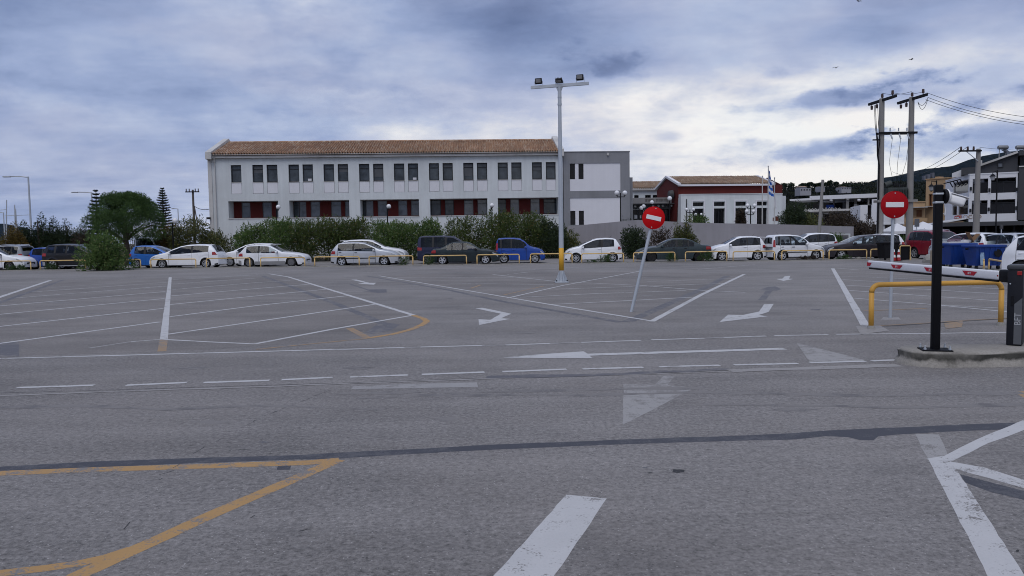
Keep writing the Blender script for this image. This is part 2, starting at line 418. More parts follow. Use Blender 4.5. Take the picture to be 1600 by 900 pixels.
kerb((-70, 62.5, 0), (58, 58.5, 0), 0.16, 0.13, 'kerb')
kerb((-60, edgeY(-60)-0.05, 0), (16, edgeY(16)-0.05, 0), 0.34, 0.045, 'railing_kerb')
kerb((16, edgeY(16)-0.05, 0), (42, edgeY(16)-0.05, 0), 0.34, 0.045, 'railing_kerb')

# ------------------------------------------------------------------ painted marks, tar and cracks: thin sheets on the asphalt
_mk = [0, 0]
def mark_mesh(name, loops, m, label=None):
    near = sum(p[1] for p in loops[0])/len(loops[0]) < 8.5; k = int(near); _mk[k] += 1      # thin coats: each sheet a little above the one before
    z = 0.0006+_mk[1]*0.000012 if near else 0.001+_mk[0]*0.00003
    mb = MB()
    for lp in loops: mb.poly([(p[0], p[1], z) for p in lp])
    o = mb.build(name, m, car_park)
    if label: o['label'] = label
    return o
def rough(pts, step, amp):
    """closed outline cut into short pieces and made slightly uneven"""
    out = []; n = len(pts)
    for i in range(n):
        a, b = pts[i], pts[(i+1) % n]; L = (b-a).length; k = max(1, min(60, int(L/step)))
        d = (b-a).normalized() if L > 0 else Vector((1, 0, 0)); nr = Vector((-d.y, d.x, 0))
        for j in range(k):
            p = a+(b-a)*(j/k)
            if j: p = p+nr*random.gauss(0, amp)
            out.append(p)
    return out
def shape(name, px, m, label=None, amp=0.0025, step=0.15):
    return mark_mesh(name, [rough([G(*p) for p in px], step, amp)], m, label)
def stripe(name, px, w, m, label=None, amp=0.0025, step=0.25):
    """a painted line of width w (metres) through picture points that lie on the ground"""
    pts = [G(*p) for p in px]; L, Rr = [], []
    for i, p in enumerate(pts):
        t = (pts[min(i+1, len(pts)-1)]-pts[max(i-1, 0)]).normalized(); nr = Vector((-t.y, t.x, 0))*w/2
        L.append(p+nr); Rr.append(p-nr)
    return mark_mesh(name, [rough(L+Rr[::-1], step, amp)], m, label)

# the parking bays' darker ground (the lot surface is older than the lane)
def patch(px): return mark_mesh('asphalt_patch', [rough([G(*p) for p in px], 0.5, 0.02)], ASPH_LOT)
patch([(0, 464), (79, 438), (450, 432), (646, 492), (668, 500), (640, 516), (575, 529), (400, 541), (253, 550), (0, 556)])
patch([(592, 431), (1020, 503), (1163, 428), (900, 424)])
patch([(1300, 420), (1351, 508), (1370, 515), (1568, 505), (1568, 425), (1420, 421)])

# oil stains in the bays, under the paint
for x, y, w, h in ((335, 488, 38, 3), (445, 496, 34, 3), (95, 473, 40, 3), (150, 490, 36, 3), (330, 470, 26, 2), (60, 500, 44, 4), (450, 470, 26, 2.4), (700, 466, 20, 2), (940, 468, 36, 2.5), (1010, 462, 24, 2), (1430, 470, 34, 3), (1500, 480, 40, 3), (1480, 448, 26, 2), (820, 520, 46, 3), (560, 575, 60, 4), (300, 575, 50, 4), (1150, 545, 34, 3), (700, 655, 60, 7), (1240, 640, 70, 7), (330, 660, 60, 6)):
    a = [(x+w/2*math.cos(t)*random.uniform(.5, 1.2), y+h/2*math.sin(t)*random.uniform(.5, 1.2)) for t in [i*math.pi/12 for i in range(24)]]
    shape('oil_stain', a[::-1], TRACK, None, 0.02, 0.2)

# tar
stripe('tar_strip', [(410, 431), (520, 472.5), (605, 508)], 0.20, TAR_F)
stripe('tar_strip', [(572, 431), (700, 453), (790, 472), (970, 503.5)], 0.17, TAR_F)
stripe('tar_strip', [(980, 503), (1100, 450.5), (1137, 431)], 0.24, TAR_F)
shape('tar_strip', [(-60, 732), (0, 729.3), (150, 721), (300, 716), (470, 711), (520, 708), (640, 702), (763, 695), (900, 690), (1060, 683.5), (1150, 681), (1237, 677),
                    (1303, 672), (1403, 668), (1500, 663.5), (1570, 661), (1640, 659),
                    (1640, 667), (1570, 671), (1480, 674.5), (1403, 679), (1372, 682), (1365, 688), (1345, 688), (1325, 683), (1290, 681.5), (1237, 687), (1180, 688), (1070, 691), (900, 697), (763, 703), (640, 709.5), (530, 716.5), (430, 719), (300, 724), (150, 730), (0, 737.5), (-60, 741)],
      TAR, 'long dark tar seam across the near asphalt', 0.003, 0.12)
shape('tar_strip', [(1500, 741), (1560, 757), (1660, 783), (1660, 802), (1600, 781), (1545, 768), (1508, 754)], TAR, None, 0.008)
shape('tar_patch', [(436, 724), (456, 724), (453, 734), (432, 734)], TAR, None, 0.004)
shape('tar_patch', [(0, 535), (30, 534), (30, 557), (0, 558)], TAR_F)
shape('tar_patch', [(595, 503), (625, 507), (612, 516), (580, 522), (570, 520)], TAR_F)
# over-painted arrows
shape('painted_over_arrow', [(545, 444), (550, 444), (575, 452.3), (604, 452), (604.5, 457), (592, 458), (565, 455), (580, 455.5)], TAR_F, 'arrow blacked out beside the left lane')
shape('painted_over_arrow', [(1184, 469), (1196, 469), (1207, 454.5), (1214, 454), (1221, 452), (1212, 447.6), (1200, 448.3), (1188, 452.5), (1197, 454)], TAR_F, 'arrow blacked out in the right lane')

# left bays
WL = 0.105
stripe('painted_line', [(266, 433), (256, 530)], 0.125, WHITE)
stripe('painted_line', [(256, 530), (253, 549)], 0.125, ORANGE_F)
for pts, m in [([(250, 503), (-40, 542)], WHITE), ([(255, 482), (-40, 514.5)], WHITE), ([(257, 466.5), (-40, 495)], WHITE), ([(258.5, 455.5), (0, 478)], WHITE), ([(260, 447), (25, 465.5)], WORN),
               ([(262, 441), (40, 457)], WORN), ([(264, 437), (70, 450)], GHOST),
               ([(261, 522.5), (400, 502.5), (586, 475.5)], WHITE), ([(265, 495), (400, 477.7), (544, 462)], WHITE), ([(265, 476), (400, 462.5), (510, 452)], WHITE), ([(266, 462.5), (400, 451), (485, 444)], WHITE),
               ([(269, 452.5), (400, 441.7), (460, 437.5)], WORN), ([(270, 444), (400, 434.5)], WORN), ([(270, 437), (390, 430)], WORN)]:
    stripe('painted_line', pts, WL, m)
stripe('painted_line', [(-30, 474), (79, 438)], 0.16, WHITE)
stripe('tar_strip', [(-20, 480), (100, 437)], 0.16, TAR_F)
stripe('painted_line', [(420, 427.8), (450, 432.6), (646, 492.5)], 0.125, WHITE)
stripe('painted_line', [(646, 492.5), (522, 514), (398, 537.5)], 0.10, WHITE)
stripe('painted_line', [(398, 537.5), (330, 534.5), (256, 530.5)], 0.075, WHITE)
stripe('painted_line', [(256, 530), (205, 534)], 0.07, WORN); stripe('painted_line', [(205, 534), (140, 544)], 0.08, GHOST)
stripe('orange_line', [(646, 492.5), (662, 498), (667, 502), (660, 507.5), (640, 515.5), (612, 522.5), (574, 528.5)], 0.13, ORANGE, 'orange corner line of the left bays')
stripe('orange_line', [(546, 513), (574, 528)], 0.14, ORANGE_F); stripe('orange_line', [(574, 529), (480, 538), (400, 546)], 0.08, ORANGE_F)

# line along the cross lane
for seg, m in [([(-60, 562), (0, 560.4), (240, 554), (519, 546.3)], WHITE), ([(519, 546.3), (537, 546)], WORN), ([(537, 546), (632, 543.2)], WHITE), ([(632, 543.2), (657, 542.5)], GHOST), ([(657, 542.5), (753, 540)], WHITE), ([(753, 540), (790, 539.3)], GHOST),
               ([(790, 539.3), (859, 537)], WHITE), ([(859, 537), (905, 535.2)], GHOST), ([(908, 535.2), (1001, 532)], WHITE), ([(1018, 531.2), (1100, 528.7)], WHITE), ([(1100, 528.7), (1130, 527.6)], GHOST), ([(1131, 527.6), (1197, 525.2)], WHITE),
               ([(1210, 524.6), (1294, 523)], WHITE), ([(1306, 522.5), (1450, 521.3), (1570, 519.5), (1640, 518.4)], WHITE)]:
    stripe('painted_line', seg, 0.085, m)
for seg in [[(26, 606), (147, 602.2)], [(197, 602.2), (292, 598)], [(318, 598), (421, 594.6)], [(440, 593.6), (520, 590)], [(547, 589.3), (637, 586.2)], [(659, 585.3), (757, 581.7)], [(785, 581), (885, 577.2)],
            [(910, 576.8), (1005, 574.2)], [(1030, 573.3), (1125, 571.1)], [(1147, 570.4), (1247, 568.2)], [(1265, 567), (1352, 564.7)], [(1362, 564.2), (1402, 562.6)]]:
    stripe('painted_dash', seg, 0.095, WHITE)
stripe('asphalt_seam', [(-60, 621), (0, 618.5), (200, 611.5), (400, 605), (520, 600.5), (640, 596.3), (800, 590.5), (950, 586.5), (1100, 582), (1400, 570.5)], 0.05, PALE, None, 0.01)
stripe('asphalt_seam', [(0, 614), (200, 608.5), (400, 602.5), (640, 595), (760, 590.5)], 0.014, CRACK, None, 0.003)
stripe('asphalt_seam', [(760, 589.5), (900, 587), (1000, 583), (1140, 577)], 0.16, TAR_F, None, 0.02)
stripe('asphalt_seam', [(1140, 580), (1300, 574.5), (1405, 571)], 0.20, PALE, None, 0.02)
shape('faded_line', [(553, 603.5), (640, 600), (745, 597.5), (747, 604.5), (640, 606.5), (548, 608)], GHOST)
# arrows
shape('lane_arrow', [(785, 559), (850, 553.5), (912, 549.3), (918, 553), (1222, 543.8), (1230, 546.5), (921, 556.2), (926, 560), (850, 559.8)], WHITE, 'long white arrow pointing left in the cross lane')
shape('lane_arrow', [(1244, 536), (1300, 550), (1354, 563.5), (1265, 566.5)], FADED, 'faded grey triangle arrowhead near the island')
shape('lane_arrow', [(974, 600), (1023, 601.5), (1037, 587.5), (1054, 588), (1043, 602), (1086, 605.5), (1030, 635), (973, 664)], FADED, 'large faded arrow in the near lane')
shape('lane_arrow', [(548.7, 437), (557.5, 437), (577, 442), (588, 442), (584, 445), (559, 443.5), (570, 442)], WHITE, 'small white arrow at the far end of the left lane')
shape('lane_arrow', [(743, 482), (754, 481), (799, 490.5), (783, 497.5), (797.5, 498.5), (749, 508), (747.5, 499), (766, 500), (782.5, 490.5)], WHITE, 'white bent arrow in the left lane')
shape('lane_arrow', [(1194, 475.5), (1209, 475), (1201, 487.5), (1185, 492.5), (1200, 494.5), (1124, 503.5), (1137.5, 492), (1160, 492.5), (1186, 487)], WHITE, 'white bent arrow in the right lane')
shape('lane_arrow', [(1226, 432), (1235, 431), (1232.5, 435.5), (1240, 436), (1224, 439), (1212.5, 436), (1222.5, 435.5)], WHITE, 'small white arrow at the far end of the right lane')
# middle bays
stripe('painted_line', [(592, 431), (700, 449), (860, 476), (1022, 502.3)], 0.10, WHITE)
stripe('painted_line', [(1018, 502.5), (1096, 460.5), (1163, 428.5)], 0.13, WHITE)
for pts, m in [([(792, 466), (880, 446), (999, 424)], WHITE), ([(770, 429), (870, 440), (1000, 446), (1100, 454), (1165, 457)], WHITE), ([(860, 476), (960, 471), (1086, 464.3)], WHITE), ([(805, 465), (930, 459), (1072, 454)], WORN),
               ([(868, 452), (1130, 443)], WORN), ([(700, 442.5), (865, 445)], WORN), ([(610, 434), (850, 434)], WORN), ([(640, 438), (760, 438.5)], GHOST), ([(1010, 440), (1147, 435.3)], WORN), ([(792, 429), (828, 425)], WORN),
               ([(930, 436), (1120, 431)], GHOST), ([(850, 447), (787, 461)], ORANGE_F), ([(620, 426), (750, 417.5)], GHOST), ([(780, 424), (905, 417.5)], WORN), ([(945, 424), (1060, 417)], GHOST), ([(1090, 421), (1180, 413.5)], WORN),
               ([(480, 424), (560, 424)], GHOST), ([(400, 429), (462, 426.5)], WORN), ([(640, 421), (850, 421)], GHOST), ([(900, 420), (1120, 418.5)], GHOST), ([(1160, 416), (1300, 411.5)], GHOST)]:
    stripe('painted_line', pts, 0.085, m)
stripe('orange_line', [(735, 451), (751, 445.3)], 0.10, ORANGE_F)
# right bays
stripe('painted_line', [(1301, 419.5), (1352, 509)], 0.15, WHITE)
for pts, m in [([(1306, 419), (1342, 422)], WORN), ([(1309, 425.5), (1400, 428.5), (1500, 433)], WORN), ([(1312, 431.5), (1400, 435), (1520, 441)], WORN), ([(1316, 437), (1420, 443), (1568, 452)], WORN),
               ([(1322, 446), (1450, 452.5), (1568, 460)], WHITE), ([(1327, 454), (1450, 462.7), (1600, 473)], WHITE), ([(1334, 466), (1456, 476), (1600, 490)], WHITE), ([(1456, 476), (1568, 482)], WORN), ([(1350, 486), (1448, 482)], ORANGE_F)]:
    stripe('painted_line', pts, 0.085, m)
stripe('asphalt_seam', [(1360, 510), (1440, 505.5), (1520, 500), (1600, 496)], 0.06, ORANGE_F, None, 0.01)
stripe('asphalt_seam', [(1362, 511.3), (1440, 506.8), (1520, 501.3), (1600, 497)], 0.025, CRACK, None, 0.008)
shape('concrete_pad', [(1337, 510), (1375, 509), (1390, 517), (1345, 523)], PALE); shape('concrete_pad', [(1380, 496), (1404, 496), (1408, 500), (1376, 500)], PALE)
shape('orange_patch', [(1475, 505), (1505, 502), (1503, 511), (1478, 514)], ORANGE_F)
# near ground
stripe('orange_line', [(-60, 742.5), (0, 739.5), (150, 733.5), (300, 729), (480, 723), (530, 718.5)], 0.115, ORANGE, 'orange line along the tar seam', 0.003)
stripe('orange_line', [(529, 718.5), (333, 803), (160, 882), (90, 914)], 0.115, ORANGE, 'orange line running towards the viewer', 0.003, 0.12)
stripe('orange_line', [(205, 858), (165, 871), (125, 880), (70, 888), (-10, 897), (-60, 902)], 0.085, ORANGE, None, 0.003)
shape('painted_block', [(885, 773), (948, 779), (826, 960), (719, 960)], WHITE, 'thick white bar on the near asphalt', 0.002, 0.1)
shape('painted_line', [(1430, 678), (1467, 679), (1478, 703), (1486, 722), (1453, 722), (1440, 700)], FADED, 'faded stub of the near white line')
shape('painted_line', [(1447, 717), (1476, 712), (1530, 685), (1600, 656), (1660, 632), (1660, 645), (1600, 672), (1545, 692), (1489, 720), (1455, 720)], WHITE)
shape('painted_line', [(1484, 721), (1540, 731), (1600, 750), (1660, 768), (1660, 781), (1600, 763), (1545, 747), (1490, 733)], WHITE)
shape('painted_line', [(1451, 719), (1487, 722), (1653, 980), (1585, 980)], WHITE, 'thick white line at the near right', 0.002, 0.1)
shape('orange_patch', [(1584, 613), (1610, 610), (1650, 612), (1650, 626), (1600, 621)], ORANGE)
# cracks and gouges
for a, b in [((515, 610), (490, 619)), ((487, 621), (466, 629)), ((462, 631), (440, 639)), ((434, 642), (412, 650)), ((406, 653), (386, 664)), ((345, 686), (338, 690)), ((320, 698), (302, 709)), ((281, 725), (270, 731)), ((272, 735), (248, 742)), ((254, 747), (248, 750)), ((231, 775), (224, 777)), ((203, 816), (193, 827)), ((398, 805), (390, 810)), ((480, 827), (468, 830)), ((112, 738), (104, 740))]:
    stripe('asphalt_crack', [a, ((a[0]+b[0])/2, (a[1]+b[1])/2+0.4), b], 0.006, CRACK, None, 0.003, 0.03)
for c, w, h in [((1060, 736), 24, 7), ((1008, 731), 9, 2), ((1016, 739), 10, 2), ((1590, 861), 6, 4), ((412, 691), 24, 2.5), ((1275, 484), 18, 2)]:
    a = [(c[0]+w/2*math.cos(t)*random.uniform(.6, 1.1), c[1]+h/2*math.sin(t)*random.uniform(.6, 1.1)) for t in [i*math.pi/9 for i in range(18)]]
    shape('asphalt_stain', a[::-1], CRACK if c[1] > 735 else TAR_F, None, 0.006)
for pts in [[(0, 636), (120, 634), (260, 640), (420, 634), (600, 640)], [(560, 622), (700, 617), (900, 618), (1100, 613), (1350, 618), (1600, 614)], [(530, 615), (800, 612), (1100, 606)], [(1100, 632), (1250, 634), (1420, 637), (1600, 632)]]:
    stripe('tyre_track', pts, 0.10, TRACK, None, 0.03, 0.3)


# ------------------------------------------------------------------ foliage
def leaf_mesh(name, cen, out, size, asp, mats, parent, spread=0.8, up=0.0, world=False):
    """many small pointed leaves: cen (n,3) their roots, out (n,3) the way they lean"""
    n = len(cen)
    d = out + np.random.normal(0, spread, (n, 3)); d[:, 2] += up
    d /= np.linalg.norm(d, axis=1, keepdims=True)+1e-9
    s = np.cross(d, np.random.normal(0, 1, (n, 3))); s /= np.linalg.norm(s, axis=1, keepdims=True)+1e-9
    L = size*np.random.uniform(0.6, 1.3, (n, 1)); w = L*asp
    v = np.empty((n, 4, 3), np.float32)
    v[:, 0] = cen; v[:, 1] = cen+d*L*0.5+s*w*0.5; v[:, 2] = cen+d*L; v[:, 3] = cen+d*L*0.5-s*w*0.5
    me = bpy.data.meshes.new(name)
    me.vertices.add(4*n); me.vertices.foreach_set('co', v.reshape(-1).astype(np.float32))
    me.loops.add(4*n); me.loops.foreach_set('vertex_index', np.arange(4*n, dtype=np.int32))
    me.polygons.add(n); me.polygons.foreach_set('loop_start', np.arange(0, 4*n, 4, dtype=np.int32)); me.polygons.foreach_set('loop_total', np.full(n, 4, np.int32))
    me.update(calc_edges=True)
    return link_mesh(name, me, mats, parent)
def clump_points(n, clumps, shell=0.55):
    """n points in a union of ellipsoid clumps (centre, radii), denser towards their outsides"""
    w = np.array([r[0]*r[1]*r[2] for _, r in clumps])**0.67; w /= w.sum()
    k = np.random.choice(len(clumps), n, p=w)
    c = np.array([c for c, _ in clumps])[k]; r = np.array([r for _, r in clumps])[k]
    u = np.random.normal(0, 1, (n, 3)); u /= np.linalg.norm(u, axis=1, keepdims=True)
    rad = np.random.uniform(shell**3, 1, (n, 1))**(1/3)
    return c+u*r*rad, u
BARK = mat('bark', (0.07, 0.055, 0.045), 0.95, var=0.3, scale=4, fine=0.2, bump=0.5, bscale=20)
LEAF = {
 'oleander': leafmat('oleander_leaf', (0.030, 0.060, 0.018), (0.125, 0.195, 0.055), (0.21, 0.225, 0.095), 0.25),
 'oleander2': leafmat('oleander_leaf_dark', (0.026, 0.044, 0.014), (0.105, 0.142, 0.040), (0.17, 0.14, 0.055), 0.25),
 'dark': leafmat('dark_leaf', (0.0135, 0.0230, 0.0135), (0.0432, 0.0621, 0.0270)),
 'pine': leafmat('pine_needle', (0.026, 0.052, 0.018), (0.085, 0.145, 0.042)),
 'olive': leafmat('olive_leaf', (0.0405, 0.0513, 0.0189), (0.1080, 0.1188, 0.0405), (0.1620, 0.1350, 0.0405)),
 'autumn': leafmat('autumn_leaf', (0.0500, 0.0380, 0.0140), (0.1500, 0.1050, 0.0250), (0.2000, 0.1200, 0.0300)),
 'brown': leafmat('brown_twig', (0.0286, 0.0208, 0.0156), (0.0715, 0.0546, 0.0390)),
 'bright': leafmat('bright_leaf', (0.030, 0.060, 0.015), (0.075, 0.135, 0.030)),
 'weed': leafmat('weed_leaf', (0.0260, 0.0520, 0.0182), (0.0715, 0.1235, 0.0390)),
 'conifer': leafmat('conifer_leaf', (0.0156, 0.0234, 0.0169), (0.0455, 0.0585, 0.0364)),
}
def bush(px, Y, top, wpx, label, leaf='oleander', z0=0.1, depth=None, dens=1.0, size=0.20, asp=0.28, lumps=14, flat=0.9, group=None, name='shrub', cat='shrub', twigs=6, shell=0.35, low=0.0, up=0.35):
    b = at(px, Y, z0); H = ztop(b.x, Y, top)-z0; Wd = wpx/FPX*Y; D = depth or min(Wd, 2.6)
    o = thing(name, b, label, cat, group)
    cl = []
    for i in range(lumps):
        t = random.random()
        z = H*(low+(0.90-low)*t); rr = (0.80-0.28*t) * (0.55+0.45*min(1, (t+0.2)*2))
        x = random.uniform(-1, 1)*Wd*0.5*rr*flat; y = random.uniform(-1, 1)*D*0.4
        r = random.uniform(0.20, 0.36)*min(Wd, H*1.1); rz = min(r*random.uniform(0.8, 1.1), max(0.15, H-z))
        cl.append(((x, y, min(z, H-rz*0.8)), (min(r, Wd*0.5-abs(x)*0.75+0.08), r, rz)))
    cl.append(((0, 0, H*(0.42+low*.5)), (Wd*0.40, D*0.40, H*(0.42-low*.4))))
    area = Wd*H; n = int(area*dens*760*(0.2/size)**1.3)
    c, u = clump_points(n, cl, shell); k = c[:, 2] > 0.02; c, u = c[k], u[k]
    leaf_mesh('crown', c, u*0.9, size, asp, LEAF[leaf], o, 0.55, up)
    # sprigs poking out above
    m = int(18*Wd); rt = []
    for i in range(m):
        ct, ra = random.choice(cl); a = random.uniform(0, 6.28)
        p = np.array(ct)+np.array((math.cos(a)*ra[0]*0.7, math.sin(a)*ra[1]*0.5, ra[2]*0.75)); L = random.uniform(0.2, 0.55)
        if p[2]+L > H*1.12: L = max(0.05, H*1.12-p[2])
        dr = np.array((random.gauss(0, .25), random.gauss(0, .2), 1.0))
        rt += [p+dr*L*q for q in np.linspace(0, 1, 12)]
    if rt:
        rt = np.array(rt); leaf_mesh('sprigs', rt, np.tile((0, 0, 0.4), (len(rt), 1)), size*0.9, asp, LEAF[leaf], o, 0.5, 0.3)['kind'] = 'stuff'
    mb = MB()
    for i in range(twigs):
        ct, ra = cl[i % len(cl)]; bx = random.uniform(-.22, .22)*Wd
        mb.tube([(bx, random.uniform(-.15, .15), -0.05), (bx*0.8+ct[0]*0.35, ct[1]*0.4, ct[2]*0.5), ct], [0.035, 0.025, 0.012], 5)
    mb.build('stem', BARK, o)
    return o

# ------------------------------------------------------------------ cars
RUB = mat('tyre_rubber', (0.014, 0.014, 0.015), 0.85, var=0.2, scale=6)
BLK = mat('black_plastic', (0.017, 0.017, 0.018), 0.55, var=0.2, scale=3)
GREYP = mat('grey_plastic', (0.06, 0.06, 0.064), 0.6, var=0.2, scale=3)
ALLOY = mat('alloy', (0.55, 0.56, 0.58), 0.35, 0.7, var=0.1, scale=8)
STEEL = mat('dull_wheel', (0.16, 0.16, 0.17), 0.5, 0.4, var=0.2, scale=8)
CGLASS = LGLASS = None
LAMP = mat('headlight_lens', (0.42, 0.44, 0.47), 0.12, var=0.3, scale=9, coat=0.6)
RED = mat('tail_lens', (0.30, 0.012, 0.012), 0.18, var=0.25, scale=9, coat=0.6)
PLATE = mat('plate', (0.62, 0.63, 0.65), 0.5)
SEAM = mat('door_gap', (0.02, 0.02, 0.022), 0.8)
def paint(name, col, rough=0.30, metal=0.0, coat=None, dirty=0.2):
    coat = (0.45 if max(col) > .1 else 0.18) if coat is None else coat
    m = mat('paint_'+name, col, rough, metal, var=0.05, scale=1.5, fine=0.02, coat=coat, dirt=tuple(c*0.6+(0.02 if max(col) > .1 else 0.005) for c in col), dirt_amt=dirty)
    n = NT(m.node_tree); bs = n.n['Principled BSDF']
    if not n.n.get('inside'):                       # the inner face of the shell is grey trim
        src = bs.inputs['Base Color'].links[0].from_socket; nd = n.node('ShaderNodeMix', data_type='RGBA'); nd.name = 'inside'
        n.put(nd.inputs['Factor'], n.node('ShaderNodeNewGeometry').outputs['Backfacing']); n.put(nd.inputs[6], src); n.put(nd.inputs[7], (0.05, 0.05, 0.053)); n.l.new(nd.outputs[2], bs.inputs['Base Color'])
    return m
def car_glass(name, tint):
    """thin see-through window glass: tinted, with mirror reflection growing towards grazing"""
    m = bpy.data.materials.new(name); m.use_nodes = True; n = NT(m.node_tree); n.n.clear(); out = n.node('ShaderNodeOutputMaterial')
    t_ = n.node('ShaderNodeBsdfTransparent', {0: tint}); g_ = n.node('ShaderNodeBsdfGlossy', {0: (0.9, 0.9, 0.9), 'Roughness': 0.03}); ge = n.node('ShaderNodeNewGeometry'); c_ = n.m('ABSOLUTE', n.node('ShaderNodeVectorMath', {0: ge.outputs['Incoming'], 1: ge.outputs['Normal']}, operation='DOT_PRODUCT').outputs['Value']); f_ = n.m('ADD', 0.04, n.m('MULTIPLY', 0.96, n.m('POWER', n.m('SUBTRACT', 1.0, c_), 5.0)))
    n.l.new(n.node('ShaderNodeMixShader', {0: n.m('MULTIPLY', f_, 1.0), 1: t_, 2: g_}).outputs[0], out.inputs[0]); return m
TGLASS = car_glass('tinted_car_glass', (0.34, 0.37, 0.39)); CLEAR = car_glass('clear_car_glass', (0.68, 0.74, 0.76))
SEATM = mat('seat_cloth', (0.030, 0.030, 0.034), 0.9, var=0.2, scale=5); TRIMC = mat('cabin_trim', (0.022, 0.022, 0.024), 0.8)
PW = paint('white', (0.80, 0.81, 0.84)); PW2 = paint('pearl_white', (0.74, 0.75, 0.78), dirty=0.4); PSIL = paint('silver', (0.52, 0.54, 0.58), 0.35, 0.35)
PBLK = paint('black', (0.012, 0.012, 0.015)); PNAVY = paint('navy', (0.018, 0.022, 0.055), 0.4); PGREEN = paint('dark_green', (0.016, 0.026, 0.030), 0.3)
PBLUE = paint('blue', (0.010, 0.055, 0.30)); PBLUE2 = paint('sky_blue', (0.030, 0.14, 0.48)); PTEAL = paint('slate_green', (0.030, 0.045, 0.052), 0.35)
PBRN = paint('dark_brown', (0.028, 0.024, 0.030), 0.3); PRED = paint('red', (0.22, 0.012, 0.025)); PGRY = paint('grey', (0.22, 0.23, 0.25))

PROFILES = {   # (fraction of length from the rear, fraction of height) along the top of the body
 'hatch': dict(top=[(0, .50), (.008, .58), (.03, .69), (.075, .86), (.11, .955), (.16, .985), (.28, 1.0), (.42, .995), (.53, .945), (.62, .84), (.735, .69), (.80, .655), (.90, .585), (.96, .50), (.988, .42), (1, .34)],
               ws=(.52, .735), rw=(.03, .11), belt=(.655, .60), win=[(.115, .335), (.36, .535), ], wfront=.685),
 'supermini': dict(top=[(0, .44), (.006, .54), (.02, .64), (.055, .80), (.10, .95), (.17, .985), (.30, 1.0), (.44, .985), (.54, .93), (.65, .81), (.76, .665), (.83, .62), (.92, .55), (.97, .47), (.99, .40), (1, .33)],
               ws=(.53, .76), rw=(.024, .10), belt=(.70, .58), win=[(.13, .35), (.375, .56)], wfront=.71),
 'hatch3': dict(top=[(0, .46), (.008, .55), (.03, .66), (.07, .83), (.105, .95), (.16, .985), (.28, 1.0), (.42, .985), (.52, .93), (.63, .82), (.76, .665), (.83, .625), (.92, .55), (.97, .47), (.99, .40), (1, .33)],
               ws=(.51, .76), rw=(.03, .105), belt=(.67, .58), win=[(.14, .33), (.37, .56)], wfront=.71),
 'oldhatch': dict(top=[(0, .46), (.005, .56), (.02, .64), (.09, .88), (.125, .965), (.17, .985), (.30, 1.0), (.42, .985), (.48, .955), (.56, .83), (.655, .675), (.70, .655), (.85, .60), (.95, .535), (.985, .44), (1, .36)],
               ws=(.47, .655), rw=(.02, .125), belt=(.645, .62), win=[(.13, .305), (.33, .50)], wfront=.62),
 'sedan': dict(top=[(0, .46), (.004, .58), (.012, .655), (.03, .685), (.13, .715), (.19, .80), (.275, .945), (.33, .985), (.44, 1.0), (.52, .985), (.58, .93), (.645, .82), (.73, .675), (.78, .65), (.90, .585), (.965, .51), (.99, .43), (1, .36)],
               ws=(.575, .73), rw=(.155, .30), belt=(.665, .62), win=[(.235, .305), (.32, .455), (.48, .60)], wfront=.69),
 'mpv': dict(top=[(0, .44), (.004, .60), (.012, .78), (.028, .93), (.06, .985), (.20, 1.0), (.38, .995), (.50, .965), (.58, .885), (.69, .68), (.735, .635), (.86, .565), (.95, .49), (.985, .40), (1, .32)],
               ws=(.52, .69), rw=(.006, .024), belt=(.595, .575), win=[(.05, .10), (.125, .31), (.335, .515)], wfront=.64),
 'van': dict(top=[(0, .40), (.003, .62), (.010, .85), (.03, .97), (.08, 1.0), (.40, 1.0), (.56, .975), (.66, .87), (.77, .63), (.82, .595), (.92, .54), (.97, .46), (.99, .38), (1, .30)],
               ws=(.60, .77), rw=(.006, .02), belt=(.60, .57), win=[(.06, .24), (.27, .44), (.47, .60)], wfront=.72),
 'suv': dict(top=[(0, .46), (.005, .58), (.02, .70), (.055, .89), (.09, .965), (.16, .99), (.30, 1.0), (.45, .985), (.53, .93), (.60, .82), (.69, .69), (.75, .665), (.90, .615), (.965, .55), (.99, .46), (1, .36)],
               ws=(.525, .69), rw=(.03, .085), belt=(.665, .63), win=[(.10, .20), (.225, .37), (.39, .53)], wfront=.645),
 'wagon': dict(top=[(0, .46), (.005, .58), (.015, .68), (.05, .88), (.085, .955), (.16, .985), (.32, 1.0), (.44, .985), (.52, .945), (.59, .85), (.70, .695), (.76, .655), (.90, .585), (.965, .51), (.99, .43), (1, .34)],
               ws=(.52, .70), rw=(.02, .08), belt=(.665, .61), win=[(.06, .165), (.19, .345), (.37, .545)], wfront=.655),
}
def interp(tb, t): return float(np.interp(t, [a for a, _ in tb], [b for _, b in tb]))
_wheels = {}
